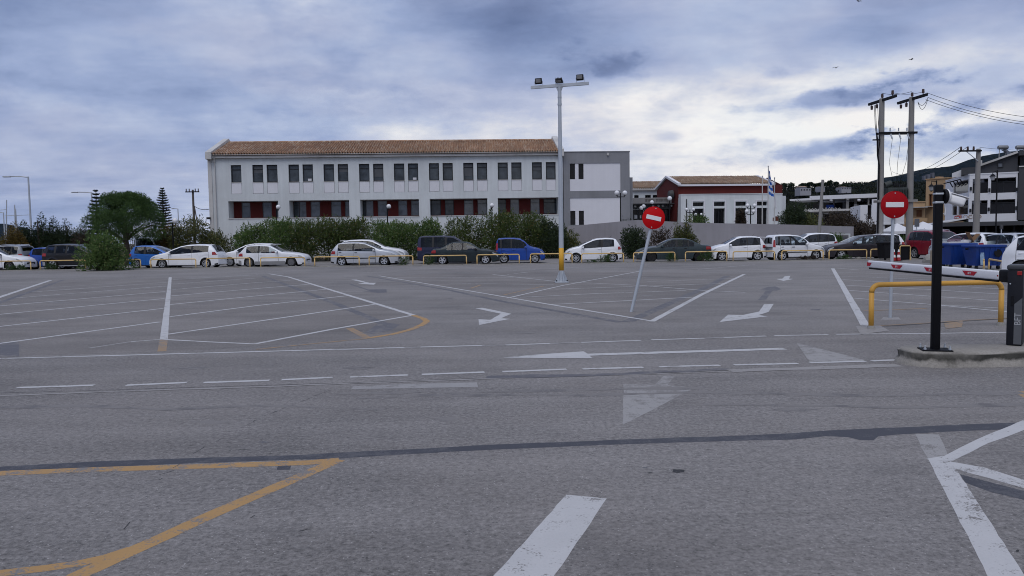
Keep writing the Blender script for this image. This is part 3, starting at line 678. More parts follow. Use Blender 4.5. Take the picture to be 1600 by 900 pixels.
def wheel_meshes(r, w, style):
    key = (round(r, 3), style)
    if key in _wheels: return _wheels[key]
    Mx = Matrix.Rotation(R(-90), 3, 'X')       # lathe axis -> +y (outwards)
    rr = r*0.67
    tm = MB(); tm.lathe([(rr*0.9, -w/2), (r*0.93, -w/2), (r, -w/2+0.035), (r, w/2-0.035), (r*0.95, w/2-0.004), (rr*1.04, w/2), (rr, w/2-0.012)], 28, Mx)
    rm = MB(); rm.lathe([(rr*1.01, w/2-0.004), (rr*0.93, w/2-0.012), (rr*0.88, w/2-0.05), (0.001, w/2-0.07)], 28, Mx, mi=1)
    rm.lathe([(rr*1.02, w/2-0.001), (rr*0.90, w/2-0.004), (rr*0.86, w/2-0.03)], 28, Mx)
    ns = {'five': 5, 'star': 8, 'multi': 10, 'disc': 12}[style]; sw = {'five': 0.075, 'star': 0.034, 'multi': 0.024, 'disc': 0.055}[style]
    for i in range(ns):
        a = 2*math.pi*i/ns; q = Matrix.Rotation(a, 3, 'Y')
        rm.box(q @ Vector((rr*0.48, w/2-0.022, 0)), (rr*0.86, 0.022, sw*(r/0.31)), q)
    rm.lathe([(0.001, w/2-0.004), (0.045, w/2-0.008), (0.06, w/2-0.03)], 14, Mx)
    out = []
    for nm, mb_ in (('tyre', tm), ('rim', rm)):
        me = bpy.data.meshes.new(nm); me.from_pydata(mb_.v, [], mb_.f); me.update()
        me.polygons.foreach_set('material_index', mb_.mi); out.append(me)
    _wheels[key] = out; return out

def make_car(kind, pos, heading, body, label, L=4.0, Wd=1.70, H=1.47, wb=2.50, fo=0.80, wr=0.30, rim='star', rimm=None, glassm=None, doors=2, group='cars parked along the kerb', name='parked_car',
             cat='car', lower=None, lower_h=0.0, mould=None, roofrails=False, spoiler=False, rearlight='side', plate=True, framem=None, handle=None, dz=0.0):
    pr = PROFILES[kind]; top = pr['top']; HW = Wd/2
    rimm = rimm or ALLOY; glassm = {None: TGLASS, 'clear': CLEAR}.get(glassm, glassm); framem = framem or BLK
    o = thing(name, (pos[0], pos[1], dz), label, cat, group, heading)
    X = lambda t: -L/2+t*L
    xf = L/2-fo; xr = xf-wb; ra = wr*1.17; zs = 0.125*H/1.47+0.03
    if kind == 'suv': zs += 0.06
    ts = sorted(set([a for a, _ in top]+list(np.linspace(0, 1, 40))+[(xw+ra*math.cos(a)+L/2)/L for xw in (xf, xr) for a in np.linspace(0, math.pi, 13)]))
    ts = [t for t in ts if 0 <= t <= 1]; tt = [ts[0]]
    for t in ts[1:]:
        if t-tt[-1] > 0.0035: tt.append(t)
    ts = tt
    zt = lambda t: interp(top, t)*H
    zb = lambda t: (pr['belt'][0]+(pr['belt'][1]-pr['belt'][0])*min(1, max(0, t/0.72)))*H
    plan = lambda t: 1-0.30*max(0, abs(2*t-1)-0.55)**2.2/0.45**2.2*0.62
    def bot(t):
        x = X(t); z = zs+max(0, t-0.93)*0.5+max(0, 0.06-t)*0.9
        for xw in (xf, xr):
            q = ra*ra-(x-xw)**2
            if q > 0: z = max(z, wr+math.sqrt(q))
        return z
    def yb(t, z):
        b = zb(t); s = min(1.0, max(0.0, (z-b)/(H-b)))
        y = HW*plan(t)*(1-0.215*s**1.08)
        if z < b:
            k = (b-z)/(b-zs+1e-6); y *= 1-0.055*max(0, k-0.45)**1.5-0.012*math.exp(-((k-0.0)/0.1)**2)*0
            y += 0.012*math.exp(-((k-0.18)/0.09)**2)           # shoulder line
        x = X(t)
        for xw in (xf, xr):                                     # flared arches
            dd = math.hypot(x-xw, z-wr)
            if z < b: y += 0.016*math.exp(-((dd-ra)/0.06)**2)
        return y
    def edge_r(t): return 0.05 if zt(t) < zb(t)+0.04 else 0.075
    def yskin(t, z):
        y = yb(t, z); r = edge_r(t); d = zt(t)-z
        if d < r: y -= r*(1-math.sqrt(max(0, 1-((r-d)/r)**2)))*0.8
        return max(y, 0.05)
    # ---- body shell, with real window openings
    mrg = 0.055*H/1.47
    hi_ = lambda t: zt(t)-mrg*(1.0 if zt(t) > 0.93*H else 1.25)
    lo_ = lambda t: zb(t)+0.015
    wins = list(pr['win']); wins[-1] = (wins[-1][0], pr['wfront']-0.012)
    wset = [(a, max(q for q in [b_]+list(np.linspace(a, b_, 60)) if hi_(q)-lo_(q) > 0.012)) for a, b_ in wins]
    ts = sorted(set(ts+[q for w in wset for q in w]+list(pr['ws'])+list(pr['rw']))); tt = [ts[0]]; keep_t = {q for w in wset for q in w} | set(pr['ws']) | set(pr['rw'])
    for t in ts[1:]:
        if t in keep_t:
            if t-tt[-1] <= 0.003 and tt[-1] not in keep_t and len(tt) > 1: tt[-1] = t
            else: tt.append(t)
        elif t-tt[-1] > 0.003: tt.append(t)
    ts = tt
    crown = [0.80, 0.4, 0.0, -0.4, -0.80]; NL, NH = 7, 5
    mb = MB(); cols = []
    for t in ts:
        z0, z1 = bot(t), zt(t); z1 = max(z1, z0+0.05)
        lo, hi = lo_(t), hi_(t)
        if hi-lo < 0.012: lo = min(lo, z0+(z1-z0)*0.70); hi = max(lo+0.006, min(hi, z1-0.035)); lo = min(lo, hi-0.004)
        lo = max(lo, z0+0.02)
        zs_ = [z0+(lo-z0)*q for q in np.linspace(0, 1, NL)]+[(lo+hi)/2, hi]+[hi+(z1-hi)*q for q in (0.3, 0.6, 0.82, 0.95, 1.0)]
        left = [(X(t), yskin(t, z), z) for z in zs_]
        y1 = left[-1][1]; cz = 0.035 if z1 > zb(t)+0.05 else 0.05
        topc = [(X(t), y1*c, z1+cz*(1-c*c)) for c in crown]
        cols.append(left+topc+[(x, -y, z) for x, y, z in reversed(left)])
    k = len(cols[0]); ns_ = len(zs_); mb.v = [p for c in cols for p in c]
    inw = lambda t0, t1, rng: any(a-1e-6 <= t0 and t1 <= b_+1e-6 for a, b_ in rng)
    for i in range(len(ts)-1):
        sw = inw(ts[i], ts[i+1], wset); tw_ = inw(ts[i], ts[i+1], [pr['ws'], pr['rw']])
        for j in range(k-1):
            jj = j if j < ns_ else (k-2-j if j >= ns_+len(crown)-1 else -1)
            if sw and jj in (NL-1, NL): continue
            if tw_ and ns_ <= j < ns_+len(crown)-1: continue
            mb.f.append((i*k+j, i*k+j+1, (i+1)*k+j+1, (i+1)*k+j)); mb.mi.append(0)
        mb.f.append((i*k+k-1, i*k, (i+1)*k, (i+1)*k+k-1)); mb.mi.append(1)
    mb.f.append(tuple(range(k-1, -1, -1))); mb.mi.append(0)
    e = (len(ts)-1)*k; mb.f.append(tuple(e+j for j in range(k))); mb.mi.append(0)
    mb.build('body', [body, BLK], o, auto=42)
    # cabin: floor, dashboard, seats
    zf = zs+0.10; b_ = MB(); b_.box((X(.42), 0, zf), (L*.62, Wd*.80, .03)); b_.box((X(pr['ws'][1])-.12, 0, zb(.7)-.10), (.30, Wd*.78, .30)); b_.box((X(wins[0][0])-.12, 0, zb(.1)-.12), (L*.16, Wd*.78, .05)); b_.build('cabin_floor', TRIMC, o)
    xs_ = X(wins[-1][0]+.02)
    for sd in (1, -1):
        q = Matrix.Rotation(R(-14), 3, 'Y'); b_ = MB(); b_.rbox((xs_+.02, sd*Wd*.21, zf+.52), (.13, .46, .62), .05, q); b_.rbox((xs_+.30, sd*Wd*.21, zf+.22), (.48, .46, .14), .05); b_.rbox((xs_-.08, sd*Wd*.21, zf+.92), (.09, .25, .17), .035, q); b_.build('front_seat', SEATM, o)
    xr_ = max(X(wins[0][0]+.05), xs_-.85); b_ = MB(); b_.rbox((xr_, 0, zf+.50), (.14, Wd*.70, .52), .05, Matrix.Rotation(R(-16), 3, 'Y')); b_.rbox((xr_+.26, 0, zf+.24), (.45, Wd*.70, .13), .05)
    for sd in (1, -1): b_.rbox((xr_-.07, sd*Wd*.2, zf+.82), (.08, .24, .13), .03)
    b_.build('rear_bench', SEATM, o)
    b_ = MB(); Ms = Matrix.Rotation(R(62), 3, 'Y'); c_ = Vector((X(pr['ws'][1])-.40, Wd*.20, zb(.6)+.0)); b_.tube([c_+Ms @ Vector((.18*math.cos(a_), .18*math.sin(a_), 0)) for a_ in np.linspace(0, 6.283, 17)], .014, 6); b_.build('steering_wheel', TRIMC, o)
    # ---- patches that follow the skin
    def patch(name, t0, t1, zlo, zhi, off, m, parent=o, sides=(1, -1), n=8, nzz=3, thick=True):
        res = []
        b = MB()
        for sd in sides:
            pts = []; ok = []
            for i in range(n+1):
                t = t0+(t1-t0)*i/n; lo, hi = zlo(t), zhi(t)
                for j in range(nzz+1):
                    z = lo+(max(hi, lo+0.002)-lo)*j/nzz; pts.append((X(t), sd*(yskin(t, z)+off), z))
            s0 = nzz+1; fs = []
            for i in range(n):
                for j in range(nzz):
                    f = (i*s0+j, (i+1)*s0+j, (i+1)*s0+j+1, i*s0+j+1); fs.append(f if sd < 0 else f[::-1])
            b.add(pts, fs)
        return b.build(name, m, parent, smooth=True)
    # side panes; black pillars between them
    for i, (a, b_) in enumerate(wset):
        for sd in (1, -1):
            patch('side_window', a-.002, b_+.002, lambda t: lo_(t)-.006, lambda t: hi_(t)+.006, 0.002, glassm, o, (sd,), n=10)
            if i: patch('window_pillar', wset[i-1][1]-.001, a+.001, lambda t: lo_(t)-.004, lambda t: hi_(t)+.004, 0.005, framem, o, (sd,), n=3)
    # windscreen and rear window ride on the top surface
    def topglass(nm, ta, tb_, wfrac, m):
        b = MB(); n = 10; pts = []; cs = [1, .8, .5, .2, -.2, -.5, -.8, -1]
        for i in range(n+1):
            t = ta+(tb_-ta)*i/n; z1 = zt(t); dz_ = (zt(min(1, t+.004))-zt(max(0, t-.004)))/(0.008*L); nn = Vector((-dz_, 0, 1)).normalized()*0.012
            y1 = yskin(t, z1); cz = 0.035 if z1 > zb(t)+0.05 else 0.05
            for c in cs: pts.append((X(t)+nn.x, y1*c*wfrac, z1+cz*(1-(c*wfrac)**2)+nn.z))
        k2 = len(cs)
        b.add(pts, [(i*k2+j, i*k2+j+1, (i+1)*k2+j+1, (i+1)*k2+j) for i in range(n) for j in range(k2-1)])
        return b.build(nm, m, o, smooth=True)
    topglass('windscreen', pr['ws'][0], pr['ws'][1], 0.93, CLEAR if glassm is CLEAR else glassm)
    topglass('rear_window', pr['rw'][0], pr['rw'][1], 0.90, TGLASS)
    # ---- doors with their gaps and handles
    dlist = {0: [], 1: [(0.36, pr['wfront']-0.015)], 2: [(wins[-2][0]+0.0, wins[-1][0]-0.012), (wins[-1][0]-0.010, pr['wfront']-0.012)]}[doors]
    if doors == 1: dlist = [(wins[-1][0]-0.012, pr['wfront']-0.012)]
    for a, b_ in dlist:
        base = lambda t: max(zs+0.05, bot(t)+0.03)
        for sd in (1, -1):
            patch('door_gap', a-0.0045, b_+0.0045, lambda t: base(t)-0.015, lambda t: zb(t)+0.012, 0.002, SEAM, o, (sd,), 10, 6)
            dr = patch('door', a, b_, base, lambda t: zb(t)+0.008, 0.005, body, o, (sd,), 10, 8)
            th = a+0.02; zh = zb(th)-0.085*H/1.47
            hb = MB(); hb.rbox((X(th)+0.07, sd*(yskin(th, zh)+0.018), zh), (0.17, 0.03, 0.035), 0.01)
            hb.build('handle', handle or body, dr)
    # ---- lower cladding, painted sill shade, mouldings
    if lower is None: lower_, lh_ = BLK, 0.045  # plain cars: black sill strip, also painting in the shade under the body
    else: lower_, lh_ = lower, lower_h
    if True:
        for sd in (1, -1): patch('sill_cladding_shade', (xr+ra+L/2)/L+.004, (xf-ra+L/2)/L-.004, lambda t: bot(t)+0.005, lambda t: zs+lh_, 0.0085, lower_, o, (sd,), n=10)
    if mould is not None:
        for sd in (1, -1): patch('side_moulding', wins[0][0]+0.05, pr['wfront']-0.01, lambda t: zs+0.30, lambda t: zs+0.36, 0.014, mould, o, (sd,), n=12, nzz=1)
    # ---- lights
    zh = H*interp(top, .93)-0.10
    for sd in (1, -1):
        patch('headlight', .905, .982, lambda t: zt(t)-0.19+0.06*(.98-t)/.08, lambda t: zt(t)-0.065, 0.006, LAMP, o, (sd,), 6, 3)
        if rearlight == 'high':
            patch('tail_light', .004, .045, lambda t: zb(t)-0.10, lambda t: min(zt(t)-0.07, zb(t)+0.34), 0.008, RED, o, (sd,), 6, 4)
        elif rearlight != 'none':
            patch('tail_light', .006, .075, lambda t: zb(t)-0.20, lambda t: min(zt(t)-0.05, zb(t)-0.015+0.5*max(0, .05-t)), 0.008, RED, o, (sd,), 6, 3)
        mr = MB(); tm = pr['wfront']-0.03
        mr.rbox((X(tm), sd*(yskin(tm, zb(tm))+0.10), zb(tm)+0.075), (0.13, 0.19, 0.13), 0.045, seg=3)
        mr.build('mirror', body if body not in (PGREEN,) else BLK, o, smooth=True)
    # front grille, bumper intakes, plates
    fb = MB(); fw = Wd*0.62
    fb.rbox((L/2-0.005, 0, H*0.30), (0.05, fw*0.75, 0.12), 0.02); fb.rbox((L/2-0.035, 0, H*.185), (0.06, fw*.9, 0.09), 0.02)
    fb.build('grille', BLK, o)
    for sd in (1, -1):
      patch('front_bumper', .955, .996, lambda t: bot(t)+0.01, lambda t: bot(t)+0.09, 0.008, BLK, o, (sd,), n=5)
      patch('rear_bumper', .004, .05, lambda t: bot(t)+0.01, lambda t: bot(t)+(0.10 if lower is None else 0.26), 0.008, BLK if lower is None else lower, o, (sd,), n=5)
    if plate:
        for sx, zz in ((L/2+0.022, H*.245), (-L/2-0.012, H*.40)):
            pb = MB(); pb.rbox((sx, 0, zz), (0.012, 0.50, 0.11), 0.004); pb.build('number_plate', PLATE, o)
    if roofrails:
        for sd in (1, -1):
            rb = MB(); pts = [(X(t), sd*(yskin(t, zt(t)-0.03)-0.06), zt(t)+0.055) for t in np.linspace(.14, .46, 8)]
            rb.tube([(pts[0][0], pts[0][1], pts[0][2]-0.06)]+pts+[(pts[-1][0], pts[-1][1], pts[-1][2]-0.06)], 0.02, 6); rb.build('roof_rail', ALLOY, o)
    if spoiler:
        sb = MB(); t = 0.085; sb.rbox((X(0.06), 0, zt(.13)-0.005), (0.34, Wd*0.66, 0.035), 0.015, Matrix.Rotation(R(-3), 3, 'Y')); sb.build('spoiler', body, o)
    ab = MB(); ab.tube([(X(.2), 0, H+.02), (X(.16), 0, H+.16)], 0.006, 5); ab.build('aerial', BLK, o)
    # ---- wheels
    me_t, me_r = wheel_meshes(wr, 0.19, rim)
    for x in (xf, xr):
        for sd in (1, -1):
            wt = bpy.data.objects.new('wheel', me_t); COL.objects.link(wt); wt.parent = o
            wt.location = (x, sd*(HW*0.985-0.10), wr); wt.rotation_euler = (0, random.uniform(0, 6), 0) if sd > 0 else (0, random.uniform(0, 6), math.pi)
            wr_ = bpy.data.objects.new('rim', me_r); COL.objects.link(wr_); wr_.parent = wt
            if not me_t.materials: me_t.materials.append(RUB)
            if not me_r.materials: me_r.materials.append(None); me_r.materials.append(BLK)
            for sl, m_ in ((0, rimm), (1, BLK)):
                wr_.material_slots[sl].link = 'OBJECT'; wr_.material_slots[sl].material = m_
    return o

ROW = math.atan2(-0.062, 1.0)     # the row runs this way
def car_px(kind, pxl, pxr, Ynear, face, body, label, H=1.47, Wd=1.70, yaw=0.0, **kw):
    """park a car so its near flank spans two picture columns at depth Ynear; face=+1 front to the right"""
    a, b = at(pxl, Ynear, 0.4), at(pxr, Ynear, 0.4)
    L = kw.pop('L', None) or (b-a).length
    c = (a+b)/2; c.y += Wd/2; yaw_ = ROW*0.6+yaw+(0 if face > 0 else math.pi)
    return make_car(kind, (c.x, c.y), yaw_, body, label, L=L, Wd=Wd, H=H, wb=kw.pop('wb', L*0.63), fo=kw.pop('fo', L*0.20), **kw)
yr = lambda px: edgeY(at(px, 47.5).x)+0.35
# first row, left to right
car_px('supermini', -72, 37, yr(0), 1, PW, 'white hatchback at far left, cut off by the frame edge', H=1.46, rim='star', rimm=STEEL)
car_px('suv', 63, 172, yr(100), 1, PBLK, 'black sport utility car with a silver sill half hidden by the leafy bush', H=1.62, Wd=1.8, wr=0.34, lower=ALLOY, lower_h=0.06, rimm=ALLOY, rim='five')
car_px('supermini', 231, 341, yr(285), -1, PW, 'clean white hatchback with pointed red tail light, facing left', H=1.48, rim='star')
car_px('oldhatch', 371, 477, yr(420)+0.1, 1, PW2, 'old white three door hatchback with grimy lower doors', H=1.39, Wd=1.66, doors=1, rimm=STEEL, rim='disc', lower=paint('grime', (0.24, 0.24, 0.25)), lower_h=0.22, glassm='clear')
car_px('hatch', 516, 622, yr(570)+0.1, 1, PSIL, 'silver hatchback with black side strip', H=1.47, rim='five', mould=BLK, handle=BLK)
car_px('sedan', 677, 777, yr(725)+0.1, 1, PGREEN, 'dark green saloon with bright five spoke wheels', H=1.40, L=4.25, rim='five', wr=0.30, glassm='clear', handle=PGREEN)
car_px('hatch3', 883, 973, yr(930)+0.6, -1, PW, 'small white three door car facing left, beside the yellow-footed pole', H=1.50, doors=1, rim='star')
car_px('sedan', 996, 1113, yr(1050)+0.2, -1, PTEAL, 'dark slate green saloon with dull wheels behind the tilted sign', H=1.41, rimm=BLK, rim='disc', glassm='clear', handle=BLK)
car_px('hatch', 1112, 1199, yr(1150)+0.5, -1, PW, 'white five door hatchback facing left by the grey ramp wall', H=1.48, rim='five', spoiler=True)
car_px('mpv', 1203, 1292, yr(1245)+0.2, 1, PW2, 'tall white mini van with tall red tail lamp', H=1.54, Wd=1.5, yaw=0.20, rim='five', rearlight='high', lower=GREYP, lower_h=0.06, mould=GREYP, handle=BLK, glassm='clear')
car_px('wagon', 1294, 1408, yr(1350)+0.2, -1, PBRN, 'dark brown estate car facing left', H=1.46, Wd=1.76, rim='five', glassm='clear')
# second row and the cars behind
car_px('suv', -45, 36, 50.3, -1, PGRY, 'grey sport utility car with roof rails behind the white hatchback', H=1.60, Wd=1.8, roofrails=True, wr=0.34, group='cars parked behind the first row')
car_px('supermini', 41, 112, 50.6, 1, PBLUE, 'blue and white car mostly hidden behind the black one', H=1.42, group='cars parked behind the first row')
car_px('hatch', 100, 160, 53.2, 1, PW, 'white car whose roof shows over the black one', H=1.56, group='cars parked behind the first row')
car_px('hatch3', 199, 279, 49.6, 1, PBLUE2, 'bright blue hatchback between the leafy bush and the white hatchback', H=1.46, Wd=1.74, glassm='clear', group='cars parked behind the first row')
car_px('hatch', 341, 432, 50.6, -1, PW, 'white hatchback facing left behind the old three door car', H=1.48, rim='disc', spoiler=True, group='cars parked behind the first row')
car_px('wagon', 528, 634, 50.4, 1, PW, 'white estate car behind the silver hatchback', H=1.63, Wd=1.76, spoiler=True, group='cars parked behind the first row')
car_px('van', 652, 752, 50.2, 1, PNAVY, 'dark navy van standing behind the green saloon', H=1.80, Wd=1.8, wr=0.31, rimm=STEEL, group='cars parked behind the first row', cat='van', name='parked_van')
car_px('mpv', 775, 852, 48.6, 1, PBLUE, 'small blue people carrier with upright red tail lamp', H=1.60, Wd=1.62, rim='star', rearlight='high', handle=PBLUE, lower=GREYP, lower_h=0.05)
car_px('wagon', 1222, 1311, 50.0, -1, PW, 'white estate car facing left behind the tall mini van', H=1.62, Wd=1.75, group='cars parked behind the first row')
car_px('hatch', 1330, 1416, 50.5, -1, PW, 'white hatchback seen past the tail of the brown estate', H=1.5, group='cars parked behind the first row')

# ------------------------------------------------------------------ buildings
class Frame:
    """a vertical plane: u along it, v up, w inwards (away from the viewer)"""
    def __init__(s, A, B):
        s.o = Vector((A[0], A[1], 0)); d = Vector((B[0]-A[0], B[1]-A[1], 0)); s.len = d.length; s.u = d.normalized(); s.n = Vector((-s.u.y, s.u.x, 0)); s.M = Matrix((s.u, s.n, Vector((0, 0, 1)))).transposed()
    def p(s, u, v, w=0.0): return s.o+s.u*u+s.n*w+Vector((0, 0, v))
    def px(s, x, y, w=0.0):
        q = on_plane(x, y, s.o+s.n*w, s.n); d = q-s.o
        return d.dot(s.u), q.z
    def box(s, mb, u0, u1, v0, v1, w0, w1, mi=0):
        vs = [s.p(u, v, w) for w in (w0, w1) for u, v in ((u0, v0), (u1, v0), (u1, v1), (u0, v1))]
        mb.add(vs, [(0, 1, 2, 3), (7, 6, 5, 4), (0, 4, 5, 1), (1, 5, 6, 2), (2, 6, 7, 3), (3, 7, 4, 0)], mi)
    def rect(s, mb, u0, u1, v0, v1, w, mi=0): mb.quad(s.p(u0, v0, w), s.p(u1, v0, w), s.p(u1, v1, w), s.p(u0, v1, w), mi)
def facade(fr, mb, u0, u1, v0, v1, holes, depth, mi=0, back=False):
    us = sorted({u0, u1, *[h[0] for h in holes], *[h[1] for h in holes]}); vs = sorted({v0, v1, *[h[2] for h in holes], *[h[3] for h in holes]})
    for i in range(len(us)-1):
        for j in range(len(vs)-1):
            cu, cv = (us[i]+us[i+1])/2, (vs[j]+vs[j+1])/2
            if any(h[0] < cu < h[1] and h[2] < cv < h[3] for h in holes): continue
            fr.rect(mb, us[i], us[i+1], vs[j], vs[j+1], 0.0, mi)
    for h in holes:
        a, b, c, d = h[:4]; dp = h[4] if len(h) > 4 else depth
        q = fr.p
        mb.quad(q(a, c, 0), q(a, d, 0), q(a, d, dp), q(a, c, dp), mi); mb.quad(q(b, c, dp), q(b, d, dp), q(b, d, 0), q(b, c, 0), mi)
        mb.quad(q(a, c, dp), q(b, c, dp), q(b, c, 0), q(a, c, 0), mi); mb.quad(q(a, d, 0), q(b, d, 0), q(b, d, dp), q(a, d, dp), mi)
def window(fr, parent, u0, u1, v0, v1, w, frm, gl, mull=(), trans=(), fw=0.06, name='window', blind=None):
    """frame with mullions at fractions across and transoms at fractions up; the pane is its child"""
    mb = MB(); d0, d1 = w-0.03, w+0.05
    fr.box(mb, u0, u1, v0, v0+fw, d0, d1); fr.box(mb, u0, u1, v1-fw, v1, d0, d1)
    fr.box(mb, u0, u0+fw, v0+fw, v1-fw, d0, d1); fr.box(mb, u1-fw, u1, v0+fw, v1-fw, d0, d1)
    for m_ in mull: c = u0+(u1-u0)*m_; fr.box(mb, c-fw/2, c+fw/2, v0+fw, v1-fw, d0+.002, d1)
    for t_ in trans: c = v0+(v1-v0)*t_; fr.box(mb, u0+fw, u1-fw, c-fw/2, c+fw/2, d0+.004, d1)
    o = mb.build(name, frm, parent, world=True)
    cuts = [v0+fw/2]+[v0+(v1-v0)*t_ for t_ in trans]+[v1-fw/2]
    for c0_, c1_ in zip(cuts, cuts[1:]):
        g = MB(); k_ = random.uniform(-.012, .012); q_ = [fr.p(u0+fw/2, c0_, w+.015), fr.p(u1-fw/2, c0_, w+.015+k_*.3), fr.p(u1-fw/2, c1_-.002, w+.015+k_), fr.p(u0+fw/2, c1_-.002, w+.015+k_*.7)]; g.add(q_, [(0, 1, 2, 3)]); g.build('pane', gl, o, world=True)
    if blind:
        b = MB(); h = v1-(v1-v0)*blind; fr.rect(b, u0+fw, u1-fw, h, v1-fw, w-0.002); b.build('blind', BLIND, o, world=True)
    return o
def roof_tiles(parent, a, b, c, d, pitch_w, rows, m, name='roof_tiles'):
    """half-round tile ribs up a slope: eave a->b, ridge d->c; joined because each rib is only a few pixels wide"""
    a, b, c, d = map(Vector, (a, b, c, d)); W_ = (b-a).length; n = max(4, int(W_/pitch_w)); mb = MB(); nrm = (b-a).cross(d-a).normalized()
    if nrm.z < 0: nrm = -nrm
    prof = [(0.0, 0.0), (0.08, 0.10), (0.30, 0.15), (0.52, 0.10), (0.60, 0.0), (0.80, -0.02)]
    cols = [( (i+q)/n, h) for i in range(n) for q, h in prof]+[(1.0, 0.0)]
    jit = [random.uniform(-.012, .012) for _ in range(n+1)]
    for r in range(rows):
        f0, f1 = r/rows, (r+1)/rows
        l0 = [a+(b-a)*s+(d+(c-d)*s-(a+(b-a)*s))*f0+nrm*(h+0.035+jit[int(s*n) % n]) for s, h in cols]
        l1 = [a+(b-a)*s+(d+(c-d)*s-(a+(b-a)*s))*f1+nrm*(h*0.9+0.006+jit[int(s*n) % n]) for s, h in cols]
        k = len(cols); mb.add(l0+l1, [(i, i+1, k+i+1, k+i) for i in range(k-1)])
        mb.add([p-nrm*0.05 for p in l0]+l0, [(i, i+1, k+i+1, k+i) for i in range(k-1)])
    o = mb.build(name, m, parent, world=True); o['kind'] = 'stuff'; return o
def tile_mat(name, c1, c2, c3):
    m, n, b = principled(name); p = n.node('ShaderNodeNewGeometry').outputs['Position']
    v = n.node('ShaderNodeTexVoronoi', {'Vector': n.mapping(p, (4.6, 2.3, 2.3)), 'Scale': 1.0}); r = n.node('ShaderNodeSeparateColor', {0: v.outputs['Color']}).outputs
    c = n.mix(r[0], c1, c2); c = n.mix(n.m('GREATER_THAN', r[1], 0.80), c, c3)
    mo = n.ramp(n.noise(p, 0.7, 6, 0.65), [(0.42, 0.0), (0.66, 1.0)]); c = n.mix(n.m('MULTIPLY', mo, 0.4), c, (0.10, 0.075, 0.058))
    n.put(b.inputs['Base Color'], c); b.inputs['Roughness'].default_value = 0.85; MATS[name] = m; return m
TILE = tile_mat('clay_tiles', (0.31, 0.180, 0.112), (0.43, 0.272, 0.17), (0.46, 0.34, 0.25))
TILE2 = tile_mat('old_clay_tiles', (0.26, 0.17, 0.115), (0.37, 0.255, 0.17), (0.40, 0.31, 0.23))
RENDER_W = mat('white_render', (0.60, 0.63, 0.645), 0.85, var=0.06, scale=0.35, fine=0.03, fscale=12, streak=0.15, dirt=(0.36, 0.365, 0.37), dirt_amt=0.30, bump=0.1, bscale=50)
PANEL = mat('pale_panel', (0.66, 0.655, 0.69), 0.7, var=0.05, scale=1, streak=0.05)
TRIM = mat('cornice', (0.52, 0.51, 0.50), 0.8, var=0.12, scale=0.8, streak=0.12, dirt=(0.2, 0.19, 0.17), dirt_amt=0.45)
GREYR = mat('grey_render', (0.225, 0.228, 0.245), 0.85, var=0.14, scale=0.5, streak=0.14, dirt=(0.13, 0.13, 0.13), dirt_amt=0.35)
REDW = mat('dark_red_render', (0.098, 0.014, 0.012), 0.85, var=0.22, scale=0.8, streak=0.15, dirt=(0.07, 0.012, 0.012), dirt_amt=0.4)
FRM = mat('dark_frame', (0.014, 0.015, 0.018), 0.5); FRMG = mat('grey_frame', (0.14, 0.145, 0.155), 0.5)
WGLASS = glass('window_glass', (0.058, 0.068, 0.078), 0.08, 0.3, 1.2); DGLASS = glass('dark_glass', (0.010, 0.010, 0.012), 0.08, 0.18, 0.9); SGLASS = glass('sky_glass', (0.095, 0.105, 0.12), 0.05, 0.6, 1.1)
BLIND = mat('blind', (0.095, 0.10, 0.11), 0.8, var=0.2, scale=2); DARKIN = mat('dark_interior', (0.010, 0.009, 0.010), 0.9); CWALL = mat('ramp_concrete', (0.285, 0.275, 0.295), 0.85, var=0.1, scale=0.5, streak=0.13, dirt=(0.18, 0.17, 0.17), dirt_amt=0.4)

# ---- the long white wing with the tiled roof
YA, YB = 67.0, 68.6
wa, wb_ = at(328.5, YA, 4), at(880, YB, 4)
F1 = Frame(wa, wb_); wing = thing('office_building', (wa.x, wa.y, 0), 'long white two storey building with tiled roof and red window recesses', 'building')
vU0 = F1.px(610, 282.4)[1]; vU1 = F1.px(610, 255.6)[1]; vP0 = F1.px(610, 300.3)[1]; vL0, vL1 = F1.px(610, 337.9)[1], F1.px(610, 311.4)[1]; vE = F1.px(610, 245.5)[1]
upx = [(360.6, 376.9)]+[(394.3, 411), (416.6, 433.5), (450.8, 467.3), (472.8, 489), (505.5, 522), (527.8, 544), (561, 577.2), (583, 599), (615.5, 631.8), (637.5, 653.4), (670.3, 686), (691.7, 707.5), (724, 739.7), (745.3, 761.3), (777.8, 793.5), (799, 815), (831.4, 846.8), (853, 868.3)]
ups = [(F1.px(a, 268)[0], F1.px(b, 268)[0]) for a, b in upx]
rec = [(F1.px(a, 325)[0], F1.px(b, 325)[0]) for a, b in [(357, 434.7), (452.2, 545.8), (563, 654.8), (671.7, 761.7), (778, 872.5)]]
bas = [(F1.px(364, 371)[0], F1.px(383, 371)[0], F1.px(364, 374)[1], F1.px(364, 367)[1])]
holes = [(a, b, vU0, vU1, 0.22) for a, b in ups]+[(a, b, vL0, vL1, 1.5) for a, b in rec]+[(*bas[0], 0.5)]+[(a, b, vP0, vU0-0.035, 0.02) for a, b in ups]
mb = MB(); facade(F1, mb, 0, F1.len, -0.2, vE+0.35, holes, 0.22)
DEP = 9.0
F1.box(mb, 0.02, 0.32, -0.2, vE+0.3, 0.02, DEP); F1.box(mb, F1.len-0.32, F1.len-0.02, -0.2, vE+0.3, 0.02, DEP); F1.box(mb, 0.3, F1.len-0.3, -0.2, vE+0.3, DEP-0.3, DEP)
mb.build('wall', RENDER_W, wing, world=True)
